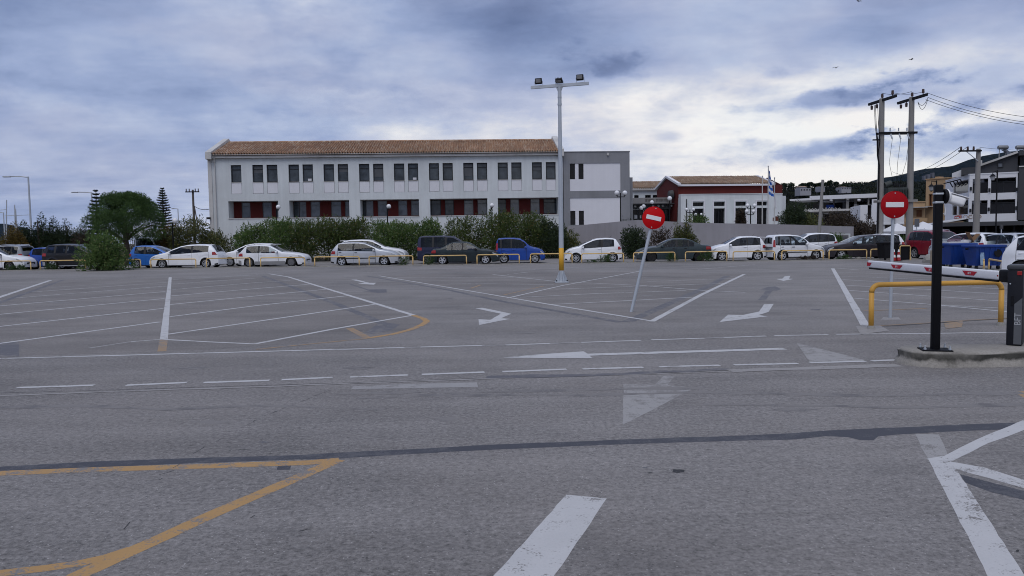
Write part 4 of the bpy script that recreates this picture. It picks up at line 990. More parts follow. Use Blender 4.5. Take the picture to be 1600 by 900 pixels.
for i, (a, b) in enumerate(ups):
    window(F1, wing, a, b, vU0, vU1, 0.20, FRM, WGLASS, (), (0.74,), 0.07, blind=random.choice((None, None, None, .45, .75, None, .25)))
    if i in (4, 10):
        bx_ = MB(); F1.box(bx_, a+(b-a)*.45, a+(b-a)*.8, vU0+.08, vU0+.27, .188, .205); bx_.build('sill_object', PANEL, wing, world=True)
    p = MB(); F1.box(p, a+0.02, b-0.02, vP0+0.02, vU0-0.055, 0.004, 0.03); p.build('sill_panel', PANEL, wing, world=True)
    s = MB(); F1.box(s, a-0.03, b+0.03, vU0-0.035, vU0, -0.03, 0.20); s.build('window_sill', TRIM, wing, world=True)
pat = [[('r', .16), ('g', .18), ('r', .25), ('g', .19), ('r', .09), ('g', .13)], [('d', .10), ('g', .12), ('r', .075), ('g', .16), ('r', .19), ('g', .17), ('r', .065), ('g', .12)],
       [('d', .055), ('g', .13), ('r', .075), ('g', .165), ('r', .195), ('g', .155), ('r', .065), ('g', .16)], [('d', .18), ('r', .07), ('d', .16), ('r', .18), ('g', .165), ('r', .075), ('g', .17)],
       [('d', .15), ('r', .07), ('g', .15), ('r', .19), ('g', .155), ('r', .065), ('d', .22)]]
for (a, b), pt in zip(rec, pat):
    rb = MB(); hs = []; u = a; tot = sum(w for _, w in pt); segs = []
    for kd, w in pt:
        u2 = u+(b-a)*w/tot
        if kd != 'r': hs.append((u+0.0, u2, vL0+0.08, vL1-0.04, 0.12)); segs.append((u, u2, kd))
        u = u2
    Fr = Frame(F1.p(0, 0, 1.5), F1.p(F1.len, 0, 1.5)); facade(Fr, rb, a-0.02, b+0.02, vL0-0.02, vL1+0.02, hs, 0.12)
    rb.build('recessed_wall', REDW, wing, world=True)
    for u, u2, kd in segs: window(Fr, wing, u, u2, vL0+0.08, vL1-0.04, 0.09, FRMG if kd == 'g' else FRM, SGLASS if kd == 'g' else WGLASS, (), (0.74,), 0.05)
    s = MB(); F1.box(s, a-0.03, b+0.03, vL0-0.07, vL0, -0.045, 0.25); s.build('window_sill', TRIM, wing, world=True)
d_ = MB(); F1.rect(d_, bas[0][0], bas[0][1], bas[0][2], bas[0][3], 0.45); d_.build('basement_vent', DARKIN, wing, world=True)
# cornice, roof, gable copings, downpipe
cz = F1.px(610, 242)[1]
c = MB(); F1.box(c, 0.3, F1.len-0.25, vE+0.02, vE+0.26, -0.30, 0.3); c.build('cornice', TRIM, wing, world=True)
c = MB(); F1.box(c, 0.3, F1.len-0.25, vE+0.26, cz+0.10, -0.46, 0.3); c.build('gutter', TRIM, wing, world=True)
ridge = ztop(F1.p(9, 0, 4.5).x, F1.p(9, 0, 4.5).y, 222.6); ez = cz+0.10
roof_tiles(wing, F1.p(0.45, ez, -0.45), F1.p(F1.len-0.3, ez, -0.45), F1.p(F1.len-0.3, ridge, 4.5), F1.p(0.45, ridge, 4.5), 0.225, 12, TILE)
rb = MB(); rb.quad(F1.p(0.4, ridge, 4.5), F1.p(F1.len-0.3, ridge, 4.5), F1.p(F1.len-0.3, ez, DEP+0.4), F1.p(0.4, ez, DEP+0.4)); rb.quad(F1.p(0.4, ez-.08, -0.4), F1.p(F1.len-0.3, ez-.08, -0.4), F1.p(F1.len-.3, ridge-.08, 4.5), F1.p(.4, ridge-.08, 4.5)); rb.build('rear_roof', TILE, wing, world=True)
rc = MB(); rc.tube([F1.p(0.4, ridge+0.05, 4.5), F1.p(F1.len-0.3, ridge+0.05, 4.5)], 0.12, 8); rc.build('ridge_tile', TILE, wing, world=True)
for u0, u1 in ((-0.03, 0.46), (F1.len-0.46, F1.len+0.05)):
    g = MB()
    pr_ = [(-0.62, vE-0.1), (-0.62, ez+0.22), (4.5, ridge+0.42), (DEP+0.5, ez+0.2), (DEP+0.5, vE-0.1), (0.1, vE-0.1)]
    A_ = [F1.p(u0, v, w) for w, v in pr_]; B_ = [F1.p(u1, v, w) for w, v in pr_]; n_ = len(pr_)
    g.add(A_+B_, [tuple(range(n_)), tuple(range(2*n_-1, n_-1, -1))]+[(i, (i+1) % n_, n_+(i+1) % n_, n_+i) for i in range(n_)])
    g.build('gable_coping', TRIM, wing, world=True)
g = MB(); F1.box(g, -0.04, 0.28, -0.2, vE+0.0, -0.06, 0.3); g.build('corner_pilaster', TRIM, wing, world=True)
g = MB(); g.tube([F1.p(0.62, vE+0.1, -0.3), F1.p(0.55, vE-0.35, -0.1), F1.p(0.55, 0, -0.1)], 0.06, 8); g.build('downpipe', TRIM, wing, world=True)
g = MB(); g.rbox(F1.p(-0.1, F1.px(330, 341)[1], -0.12), (0.3, 0.35, 0.18), 0.03); g.build('floodlight', FRM, wing, world=True)

# ---- the flat grey block beside it
ga, gb = F1.p(F1.len+0.06, 0, 0.0), None
F2 = Frame(ga, ga+F1.u*10); uR = F2.px(984, 300)[0]; vT = F2.px(930, 237.5)[1]
blk = thing('office_block', (ga.x, ga.y, 0), 'flat roofed grey block with inset white panels at the end of the white building', 'building')
u0, u1 = F2.px(890.3, 276)[0], F2.px(969.5, 276)[0]
vA = [F2.px(930, y)[1] for y in (255, 298, 309, 351)]
wn = [(F2.px(a, 268)[0], F2.px(b, 268)[0]) for a, b in ((890.5, 898.6), (904, 912))]; vw = F2.px(900, 280)[1]; vw2 = F2.px(900, 329)[1]
mb = MB(); facade(F2, mb, 0, uR, -0.2, vT, [(u0, u1, vA[1], vA[0], 0.05), (u0, u1, vA[3], vA[2], 0.05)], 0.05)
F2.box(mb, uR-0.3, uR, -0.2, vT, 0.02, 8); F2.box(mb, 0, uR-.3, vT-0.4, vT-0.05, 0.3, 8); F2.box(mb, 0, .3, -.2, vT, .02, 8)
mb.build('wall', GREYR, blk, world=True)
for lo, hi, wv0, wv1 in ((vA[1], vA[0], vw, vA[0]), (vA[3], vA[2], vA[3], vw2)):
    p = MB(); Fp = Frame(F2.p(0, 0, 0.05), F2.p(10, 0, 0.05))
    facade(Fp, p, u0, u1, lo, hi, [(a, b, wv0, wv1-0.02, 0.15) for a, b in wn], 0.15); p.build('inset_panel', PANEL, blk, world=True)
    for a, b in wn: window(Fp, blk, a, b, wv0, wv1-0.02, 0.13, FRM, DGLASS, (), (), 0.04)
c = MB(); F2.box(c, 0.0, uR+0.04, vT, vT+0.07, -0.04, 8); c.build('coping', GREYR, blk, world=True)
c = MB(); F2.box(c, F2.px(948, 240)[0], F2.px(951, 240)[0], F2.px(949, 243)[1], F2.px(949, 239)[1], -0.15, -0.002); c.build('wall_lamp', TRIM, blk, world=True)
sl = MB(); F2.box(sl, uR+0.005, F2.px(991.5, 300)[0], -0.2, F2.px(988, 276)[1], 0.8, 6); sl.build('side_slab', GREYR, blk, world=True)

# ---- rear wing behind the entrance
YR = 84.0
ra_, rb_ = at(985, YR, 4), at(1062, YR+0.6, 4); F3 = Frame(ra_, rb_)
rear = thing('rear_wing', (ra_.x, ra_.y, 0), 'low white rear wing with tiled roof behind the entrance', 'building')
v3 = F3.px(1010, 297.5)[1]; wv = [F3.px(1010, y)[1] for y in (309.6, 304.8)]
h3 = [(F3.px(a, 307)[0], F3.px(b, 307)[0], wv[0], wv[1], 0.15) for a, b in ((991, 998), (1008, 1017), (1020, 1029))]
mb = MB(); facade(F3, mb, 0, F3.len, -0.2, v3, h3, 0.15); mb.build('wall', RENDER_W, rear, world=True)
for h in h3: window(F3, rear, h[0], h[1], h[2], h[3], 0.13, FRM, DGLASS, (0.5,), (), 0.05)
r3 = ztop(F3.p(3, 0, 4).x, F3.p(3, 0, 4).y, 284.5)
c = MB(); F3.box(c, 0, F3.len, v3, v3+0.22, -0.3, 0.2); c.build('cornice', TRIM, rear, world=True)
roof_tiles(rear, F3.p(0, v3+0.2, -0.35), F3.p(F3.len, v3+0.2, -0.35), F3.p(F3.len, r3, 4.2), F3.p(0, r3, 4.2), 0.24, 10, TILE2)

# ---- entrance portico
YP = 76.0
pa, pb_ = at(985, YP, 4), at(1061, YP, 4); F4 = Frame(pa, pb_)
ent = thing('entrance_portico', (pa.x, pa.y, 0), 'grey concrete entrance with lettered beam and dark glazed doors', 'entrance')
v = lambda y: F4.px(1020, y)[1]; U = lambda x: F4.px(x, 330)[0]
mb = MB(); F4.box(mb, U(986), U(1060.5), v(318.5), v(308.8), 0, 0.5); mb.build('beam', mat('beam_concrete', (0.25, 0.245, 0.25), 0.85, var=0.12, streak=0.1), ent, world=True)
mb = MB(); F4.box(mb, U(984), U(1064), v(319.4), v(318.2), -0.9, 0.6); mb.build('canopy', GREYP, ent, world=True)
mb = MB(); F4.box(mb, U(986), U(1060), v(326.5), v(319.6), 0.25, 0.5); mb.build('truss_panel', mat('truss', (0.10, 0.108, 0.118), 0.7, var=0.3, scale=1.5), ent, world=True)
for i in range(9):
    a = U(988+i*8); b = U(992+i*8); c = U(996+i*8); mb = MB()
    mb.tube([F4.p(a, v(326), 0.12), F4.p(b, v(320), 0.12), F4.p(c, v(326), 0.12)], 0.05, 5); mb.build('truss_strut', FRMG, ent, world=True)
for x0, x1, kd in ((990, 998.2, 0), (998.4, 1006, 0), (1007, 1040, 1), (1040.2, 1050, 1), (1050.2, 1060, 1)):
    window(F4, ent, U(x0), U(x1), 1.2, v(326.6), 0.6, FRM, DGLASS, (0.5,) if x1-x0 > 9 else (), (0.8,), 0.07, name='glazed_door' if not kd else 'window')
for x in (988.4, 1060.6):
    mb = MB(); F4.box(mb, U(x-1.2), U(x+1.2), 0, v(319.8), 0.1, 0.5); mb.build('pier', GREYR, ent, world=True)
for x0, x1, y0, y1 in ((992.5, 997, 335, 341), (1001, 1003.3, 336, 340.5), (1054, 1055.8, 336, 340)):
    mb = MB(); F4.box(mb, U(x0), U(x1), v(y1), v(y0), 0.52, 0.545); mb.build('notice', PLATE, ent, world=True)
for x in (992, 1020, 1028.5, 1035, 1049):
    mb = MB(); mb.sphere(F4.p(U(x), v(321.8), -0.15), 0.12, 10, 6); mb.build('globe_light', PLATE, ent, smooth=True, world=True)
# raised letters too weathered to read: short strokes
for i in range(17):
    x = 1008.5+i*2.05
    if i in (7, ): continue
    mb = MB(); y0, y1 = 314.4, 310.4
    F4.box(mb, U(x), U(x+0.35), v(y0), v(y1), -0.05, -0.002)
    k = i % 4
    if k != 1: F4.box(mb, U(x+1.1), U(x+1.45), v(y0), v(y1), -0.05, -0.002)
    if k != 2: F4.box(mb, U(x+0.36), U(x+1.09), v(y1+0.7), v(y1), -0.05, -0.002)
    if k == 0: F4.box(mb, U(x+0.36), U(x+1.09), v(y0), v(y0-0.7), -0.05, -0.002)
    mb.build('raised_letter', mat('letter_metal', (0.14, 0.12, 0.115), 0.6), ent, world=True)

# ---- red gabled hall with the white lower range
YH = 74.0
ha, hb = at(1059.5, YH, 4), at(1215, YH+1.0, 4); F5 = Frame(ha, hb)
hall = thing('red_hall', (ha.x, ha.y, 0), 'dark red gabled hall with white lower range and four tall windows', 'building')
v = lambda y, x=1130: F5.px(x, y)[1]; U = lambda x, y=330: F5.px(x, y)[0]
eav, rdg = v(289.8), ztop(F5.p(5, 0, 3.4).x, F5.p(5, 0, 3.4).y, 277.8)
lw = v(303.3); DH = 7.0
mb = MB(); uE = U(1207, 295)
n_ = [F5.p(0, lw, 0), F5.p(0, eav, 0), F5.p(0, rdg, DH/2), F5.p(0, eav, DH), F5.p(0, 0, DH), F5.p(0, 0, 0.6)]
mb.poly(n_); mb.quad(F5.p(0, lw-0.3, 0), F5.p(uE+1.0, lw-0.3, 0), F5.p(uE+1.0, eav, 0), F5.p(0, eav, 0)); mb.poly([p+F5.u*(uE+1.0) for p in n_]); mb.quad(F5.p(0, 0, DH), F5.p(uE, 0, DH), F5.p(uE, eav, DH), F5.p(0, eav, DH))
mb.build('wall', REDW, hall, world=True)
roof_tiles(hall, F5.p(0.2, eav+0.12, -0.25), F5.p(uE, eav+0.12, -0.25), F5.p(uE, rdg+0.08, DH/2), F5.p(0.2, rdg+0.08, DH/2), 0.24, 10, TILE2)
mb = MB(); mb.quad(F5.p(0.2, rdg+.1, DH/2), F5.p(uE, rdg+.1, DH/2), F5.p(uE, eav+.1, DH+.3), F5.p(.2, eav+.1, DH+.3)); mb.build('rear_roof', TILE2, hall, world=True)
mb = MB(); F5.box(mb, 0.0, uE, eav-0.05, eav+0.12, -0.32, 0.1); mb.build('gutter', PANEL, hall, world=True)
for uu in (-0.05, uE-0.1):
    for w0_, w1_, a_, b_ in ((-0.4, DH/2, eav, rdg), (DH/2, DH+0.4, rdg, eav)):
        mb = MB(); q = [F5.p(uu-0.12, a_+0.02, w0_), F5.p(uu-0.12, a_+0.22, w0_), F5.p(uu-0.12, b_+0.24, w1_), F5.p(uu-0.12, b_+0.04, w1_)]; q2 = [p+F5.u*0.32 for p in q]
        mb.add(q+q2, [(0, 1, 2, 3), (7, 6, 5, 4), (0, 4, 5, 1), (1, 5, 6, 2), (2, 6, 7, 3), (3, 7, 4, 0)]); mb.build('gable_coping', PANEL, hall, world=True)
# white range in front, with the tall windows
F6 = Frame(F5.p(0.05, 0, -0.7), F5.p(F5.len, 0, -0.7)); v = lambda y, x=1130: F6.px(x, y)[1]; U = lambda x, y=330: F6.px(x, y)[0]
tw = [(1082.5, 1099.5), (1115.5, 1132.5), (1149, 1166), (1182.5, 1198.8)]
hs = []
for a, b in tw:
    hs += [(U(a), U(b), 0.5, v(325.5), 0.3), (U(a), U(b), v(321.8), v(315.6), 0.3)]
mb = MB(); lwt = v(303.6); uW = U(1222.5)
facade(F6, mb, 0, uW, 0, lwt, hs, 0.3); F6.box(mb, 0, uW, lwt, lwt+0.06, -0.05, 0.75); F6.box(mb, 0, 0.25, 0, lwt, 0.02, 5); F6.box(mb, uW-.25, uW, 0, lwt, 0.02, 5)
mb.build('lower_wall', RENDER_W, hall, world=True)
for a, b in tw:
    window(F6, hall, U(a), U(b), 0.5, v(325.5), 0.28, FRM, DGLASS, (0.25, 0.5, 0.75), (), 0.05); window(F6, hall, U(a), U(b), v(321.8), v(315.6), 0.28, FRM, DGLASS, (0.5,), (), 0.05)
    mb = MB(); F6.box(mb, U(a)-0.14, U(a)-0.004, 0.5, v(315)+0.05, -0.04, 0.1); F6.box(mb, U(b)+0.004, U(b)+0.14, 0.5, v(315)+0.05, -0.04, 0.1); F6.box(mb, U(a)-0.14, U(b)+0.14, v(315)+.055, v(315)+.16, -.04, .1); mb.build('window_surround', PANEL, hall, world=True)
mb = MB(); F6.box(mb, uW+0.01, uW+0.9, 0, v(305, 1228), 1.2, 6); mb.build('side_annex', RENDER_W, hall, world=True)
for x, y0 in ((1072.5, 310.5), ):
    mb = MB(); mb.tube([F6.p(U(x), v(346), -0.06), F6.p(U(x), v(y0), -0.06)], 0.04, 6); mb.build('downpipe', FRM, hall, world=True)
mb = MB(); mb.tube([F5.p(-0.15, F5.px(1050, 303)[1], 1.2), F5.p(-0.55, F5.px(1050, 303)[1], 1.2)], [.45, .38], 14); mb.build('vent_unit', GREYP, hall, world=True, auto=40)
mb = MB(); F6.box(mb, U(1207.5), U(1209.5), v(345, 1208), v(340, 1208), -.03, -.002); F6.box(mb, U(1211.5), U(1216.5), v(345, 1214), v(338, 1214), -.03, -.002); mb.build('weathered_door', mat('rust', (0.10, 0.035, 0.022), .9, var=.4, scale=3), hall, world=True)

# ---- the concrete ramp wall
rw = thing('ramp_wall', at(995, 61.5), 'bare grey concrete ramp wall behind the parked cars on the right', 'wall')
mb = MB()
ptsw = [(872, 66, 355), (900, 65, 352.5), (995, 61.5, 343.6)]; pts2 = [(995, 61.5, 343.6), (1060, 60.2, 346.7), (1082, 59.8, 348), (1240, 57.2, 351), (1334, 55.6, 354)]
def wallstrip(mb, pp, th=0.3):
    q = [(at(x, Y, 2.5), y) for x, Y, y in pp]; q = [(p, ztop(p.x, p.y, y)) for p, y in q]
    for (a, za), (b, zb_) in zip(q, q[1:]):
        d = (b-a); d.z = 0; nn = Vector((-d.y, d.x, 0)).normalized()*th
        lo = -0.1; A0, A1, B0, B1 = Vector((a.x, a.y, lo)), Vector((a.x, a.y, za)), Vector((b.x, b.y, lo)), Vector((b.x, b.y, zb_))
        mb.add([A0, B0, B1, A1, A0+nn, B0+nn, B1+nn, A1+nn], [(0, 1, 2, 3), (7, 6, 5, 4), (3, 2, 6, 7), (0, 3, 7, 4), (1, 5, 6, 2)])
wallstrip(mb, ptsw); mb.build('left_panel', CWALL, rw, world=True)
mb = MB(); wallstrip(mb, pts2); mb.build('right_panel', CWALL, rw, world=True)
q0 = at(1289, 56.2, 1); q1 = at(1328, 55.5, 1); Fo = Frame((q0.x, q0.y-0.06), (q1.x, q1.y-0.06))
mb = MB(); Fo.box(mb, 0, Fo.len, Fo.px(1300, 367)[1], Fo.px(1300, 365.3)[1], -0.1, 0.1); Fo.box(mb, Fo.len-0.12, Fo.len, 0, Fo.px(1300, 367)[1], -0.1, 0.1); mb.build('opening_frame', RENDER_W, rw, world=True)
# the ground behind it, level with the terrace
mb = MB(); tz = 1.2
mb.add([at(880, 67, tz), at(995, 62.5, tz), at(1334, 56.6, tz), at(1334, 60, tz), at(1300, 110, tz), at(900, 110, tz)], [(0, 1, 2, 3, 4, 5)]); tag(mb.build('terrace', conc), kind='structure')

# ---- right side of the square -----------------------------------------------------------------
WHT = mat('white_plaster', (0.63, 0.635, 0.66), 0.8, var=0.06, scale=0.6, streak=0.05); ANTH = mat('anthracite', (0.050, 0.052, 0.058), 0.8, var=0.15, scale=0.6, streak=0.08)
OCH = mat('ochre_render', (0.42, 0.285, 0.165), 0.85, var=0.1, scale=0.5, streak=0.1, dirt=(0.28, 0.2, 0.13), dirt_amt=0.3); ZINC = mat('galvanised', (0.44, 0.47, 0.51), 0.5, 0.35, var=0.14, scale=2.5, streak=0.1)
WOOD = mat('shutter_wood', (0.22, 0.10, 0.045), 0.7, var=0.2, scale=3); POLE = mat('concrete_pole', (0.235, 0.225, 0.215), 0.9, var=0.12, scale=1.2, streak=0.15); IRON = mat('black_iron', (0.008, 0.008, 0.010), 0.55, spec=.15); GLOBE = mat('globe_opal', (0.72, 0.72, 0.74), 0.25, var=0.04, coat=0.3)

# white modern apartment house
na, nb = at(1514.5, 66, 5), at(1592, 64.2, 5); F7 = Frame(na, nb)
apt = thing('apartment_house', (na.x, na.y, 0), 'white framed three storey apartment house with dark attic on the right', 'building')
v = lambda y, x=1550: F7.px(x, y)[1]; U = lambda x, y=310: F7.px(x, y)[0]
top, bot_ = v(271.5), v(344.5)
cells = [(U(1519.2), U(1543.4), v(301), v(278.5)), (U(1548), U(1587), v(301, 1570), v(277.5, 1570)), (U(1518.6), U(1543.2), v(334.2), v(312.5)), (U(1547.5), U(1586.6), v(333.5, 1570), v(311.5, 1570))]
mb = MB(); facade(F7, mb, 0, F7.len-0.1, bot_, top, [(*c, 1.6) for c in cells], 1.6); F7.box(mb, 0, F7.len, top-0.02, top+0.08, -0.03, 9); F7.box(mb, 0, F7.len, bot_-0.1, bot_-0.002, 0.0, 9); mb.build('wall', WHT, apt, world=True)
for i, (a, b, c, d) in enumerate(cells):
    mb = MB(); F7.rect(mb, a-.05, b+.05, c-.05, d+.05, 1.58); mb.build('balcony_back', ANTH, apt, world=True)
    w0 = a+(b-a)*(0.25 if i != 1 else 0.26); w1 = a+(b-a)*(0.70 if i != 1 else 0.62)
    window(F7, apt, w0, w1, c+0.25, d-0.35, 1.45, FRM, SGLASS if i == 1 else DGLASS, (0.5,), (), 0.06)
    mb = MB(); F7.box(mb, a+0.02, b-0.02, c+0.02, c+0.85, 0.12, 0.15); mb.build('balustrade', DGLASS, apt, world=True)
    for k in range(3):
        mb = MB(); uu = a+(b-a)*(k/2)*0.98+0.02; F7.box(mb, uu, uu+0.05, c+0.02, c+0.95, 0.06, 0.11); mb.build('baluster', FRM, apt, world=True)
    mb = MB(); F7.box(mb, a+0.02, b-0.02, c+0.88, c+0.93, 0.06, 0.11); mb.build('handrail', FRM, apt, world=True)
for x, y in ((1516.5, 295), (1545.6, 297), (1588.5, 296), (1516.6, 329), (1545.3, 327), (1588.5, 325)):
    mb = MB(); mb.rbox(F7.p(U(x), v(y, x), -0.08), (0.12, 0.14, 0.3), 0.02); mb.build('wall_lamp', FRM, apt, world=True)
# oblique left flank of the house
oa = at(1477, 74, 5); F8 = Frame(oa, na); v8 = lambda x, y: F8.px(x, y)[1]; U8 = lambda x: F8.px(x, 310)[0]
mb = MB(); t8 = top; hs = [(U8(1489), F8.len-0.35, v8(1505, 302), v8(1505, 282), 1.2), (U8(1487.5), U8(1495.5), v8(1492, 336), v8(1492, 314), 1.0), (U8(1496.8), F8.len-0.3, v8(1505, 335), v8(1505, 313), 1.0)]
facade(F8, mb, 0, F8.len, bot_, t8, hs, 1.0); F8.box(mb, 0, F8.len-.02, t8, t8+.08, -.03, .5); mb.build('flank_wall', WHT, apt, world=True)
for h in hs:
    mb = MB(); F8.rect(mb, h[0]-.05, h[1]+.05, h[2]-.05, h[3]+.05, 0.95); mb.build('balcony_back', ANTH, apt, world=True)
    mb = MB(); F8.box(mb, h[0]+.02, h[1]-.02, h[2]+.02, h[2]+.85, .1, .13); mb.build('balustrade', DGLASS, apt, world=True)
for i in range(4):
    a = U8(1490+i*5.5); mb = MB(); mb.tube([F8.p(a, v8(1500, 290), -0.1), F8.p(a+0.7, v8(1505, 281.5), -0.5), F8.p(a+1.3, v8(1505, 284), -1.1)], 0.05, 5); mb.build('awning_arm', IRON, apt, world=True)
# dark attic with the sloping roof line
at0 = [(1502, 271), (1502, 262.5), (1527, 260.5), (1590, 238), (1590, 270.5)]
F9 = Frame(F7.p(0, 0, 0.35), F7.p(F7.len, 0, 0.35)); pp = [F9.px(*q) for q in at0]
mb = MB(); A_ = [F9.p(u, vv) for u, vv in pp]; B_ = [F9.p(u, vv, 8) for u, vv in pp]; n_ = len(pp)
A_[0].z = A_[4].z = top+.05; B_[0].z = B_[4].z = top+.05
mb.add(A_+B_, [tuple(range(n_)), tuple(range(2*n_-1, n_-1, -1))]+[(i, n_+i, n_+(i+1) % n_, (i+1) % n_) for i in range(n_)]); mb.build('attic', ANTH, apt, world=True)
mb = MB(); p0 = F9.px(1526, 262); p1 = F9.px(1590, 239.4); mb.bar(F9.p(p0[0], p0[1]+.08, -0.1), F9.p(p1[0], p1[1]+.08, -0.1), 0.5, 0.16); mb.build('roof_edge', TRIM, apt, world=True)
a, b = F9.px(1558.5, 262), F9.px(1567.5, 254); window(F9, apt, a[0], b[0], a[1], b[1], -0.06, FRM, SGLASS, (), (), 0.05)
mb = MB(); q = [F9.px(1487, 275), F9.px(1487, 268.5), F9.px(1503, 262.3), F9.px(1503, 274)]; mb.poly([F9.p(*k, 2.0) for k in q]); mb.poly([F9.p(*k, 2.3) for k in q][::-1]); mb.build('parapet_fin', WHT, apt, world=True)
mb = MB(); k = F9.px(1533.5, 262); k2 = F9.px(1533.5, 249); mb.tube([F9.p(k[0], k[1], 1), F9.p(k2[0], k2[1], 1)], 0.08, 6); mb.build('flue', TRIM, apt, world=True)
# dark tower at the right edge
F10 = Frame(F7.p(F7.len-0.05, 0, -0.12), F7.p(F7.len+5, 0, -0.12)); mb = MB(); tt_ = F10.px(1596, 236)[1]; F10.box(mb, 0, 4.5, bot_, F10.px(1596, 260)[1], 0, 5); F10.box(mb, 0, 4.5, tt_-0.35, tt_, 0, 5); F10.box(mb, 0.1, 4.4, F10.px(1596, 260)[1], tt_-.35, .9, 5); mb.build('stair_tower', ANTH, apt, world=True)
mb = MB(); F10.box(mb, 0, 4.5, F10.px(1596, 261)[1], F10.px(1596, 259.8)[1]+.03, -0.08, 0.02); mb.build('tower_sill', TRIM, apt, world=True)
# shop front in shade
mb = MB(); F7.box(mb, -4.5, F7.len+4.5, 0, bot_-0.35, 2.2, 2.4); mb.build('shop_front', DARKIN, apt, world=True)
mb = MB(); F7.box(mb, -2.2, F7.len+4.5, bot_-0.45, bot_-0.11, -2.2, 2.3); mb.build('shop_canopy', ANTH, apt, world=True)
for x in (1522, 1540, 1562, 1583, 1598):
    mb = MB(); F7.box(mb, U(x), U(x)+0.09, 0, bot_-0.46, -2.0, -1.9); mb.build('canopy_post', IRON, apt, world=True)
for x0, x1 in ((1520, 1532), (1534, 1547), (1551, 1563), (1567, 1580), (1583, 1596)):
    window(F7, apt, U(x0), U(x1), 0.3, bot_-0.9, 2.1, FRM, DGLASS, (0.5,), (0.8,), 0.07)
mb = MB(); e0, e1 = F8.px(1474, 352), F8.px(1500, 344.8); mb.add([F8.p(e0[0], e0[1], -2.4), F8.p(F8.len, e1[1]-.2, -2.4), F8.p(F8.len, e1[1]+.25, 0), F8.p(e0[0], e0[1]+.45, 0)]+[F8.p(e0[0], e0[1]-.12, -2.4), F8.p(F8.len, e1[1]-.32, -2.4), F8.p(F8.len, e1[1]+.13, 0), F8.p(e0[0], e0[1]+.33, 0)], [(0, 1, 2, 3), (7, 6, 5, 4), (0, 4, 5, 1), (1, 5, 6, 2), (2, 6, 7, 3), (3, 7, 4, 0)]); mb.build('awning', WHT, apt, world=True)
def letters(txt, name, m, parent, M, size, ext=0.01):
    cu = bpy.data.curves.new(name, 'FONT'); cu.body = txt; cu.size = size; cu.extrude = ext; cu.align_x = 'CENTER'; cu.align_y = 'CENTER'; cu.resolution_u = 2
    tmp = bpy.data.objects.new(name, cu); COL.objects.link(tmp); dg = bpy.context.evaluated_depsgraph_get()
    me = bpy.data.meshes.new_from_object(tmp.evaluated_get(dg)); bpy.data.objects.remove(tmp); bpy.data.curves.remove(cu)
    me.transform((MW[parent].inverted() if parent is not None else Matrix.Identity(4)) @ M); me.materials.clear()
    return link_mesh(name, me, m, parent)
def face_M(pos, right, up): 
    r_, u_ = Vector(right).normalized(), Vector(up).normalized(); n_ = r_.cross(u_); return Matrix(((r_.x, u_.x, n_.x, pos[0]), (r_.y, u_.y, n_.y, pos[1]), (r_.z, u_.z, n_.z, pos[2]), (0, 0, 0, 1)))
TAN = mat('tan_letters', (0.30, 0.20, 0.13), 0.6)
sg = [F7.px(1507.5, 338.5), F7.px(1514, 335.0)]
letters('CLOCKO', 'shop_lettering', TAN, apt, face_M(F7.p(U(1514), v(339.0, 1514), -0.03), F7.u, (0, 0, 1)), 0.46, 0.02)
shop = MB(); F8.box(shop, F8.px(1494, 340)[0], F8.px(1502.5, 340)[0], v8(1498, 343.2), v8(1498, 337), -0.14, -0.02)
so = tag(shop.build('shop_sign', mat('sign_red', (0.42, 0.025, 0.04), 0.5)), 'small red square sign with white bar on the apartment house corner', 'sign')
b_ = MB(); F8.box(b_, F8.px(1495.3, 340)[0], F8.px(1501, 340)[0], v8(1498, 340.9), v8(1498, 339.1), -0.16, -0.141); MW[so] = Matrix.Identity(4); b_.build('sign_bar', PLATE, so)
# solar water tanks on its roof
for x, w in ((1568.5, 15), (1596, 14)):
    Y = 70; p = at(x, Y, 12); z1 = ztop(p.x, Y, 227); z0 = ztop(p.x, Y, 233.5); r = (z1-z0)/2; zc = (z0+z1)/2; hl = w/2/FPX*Y
    o = thing('water_heater', (p.x, Y, ztop(p.x, Y, 246)), 'roof water heater tank '+('left of the stair tower' if x < 1580 else 'on top of the stair tower'), 'water heater', 'solar water heaters on the roof')
    mb = MB(); mb.tube([(p.x-hl, Y, zc), (p.x-hl+.06, Y, zc), (p.x+hl-.06, Y, zc), (p.x+hl, Y, zc)], [r*.8, r, r, r*.8], 14); mb.build('tank', mat('tank_metal', (0.22, 0.225, 0.235), .5, .2, var=.2, scale=3), o, world=True, auto=40)
    for dx in (-hl*.7, hl*.7):
        mb = MB(); mb.tube([(p.x+dx, Y, z0+.05), (p.x+dx*.9, Y+.1, ztop(p.x, Y, 247))], 0.035, 5); mb.build('leg', TRIM, o, world=True)
    mb = MB(); mb.add([Vector((p.x-hl*.2, Y+.2, z0)), Vector((p.x+hl*1.1, Y+.2, z0)), Vector((p.x+hl*1.5, Y-.9, ztop(p.x, Y, 245.5))), Vector((p.x+hl*.2, Y-.9, ztop(p.x, Y, 245.5)))], [(0, 1, 2, 3)]); mb.build('collector_panel', mat('collector', (.03, .032, .04), .2), o, world=True)

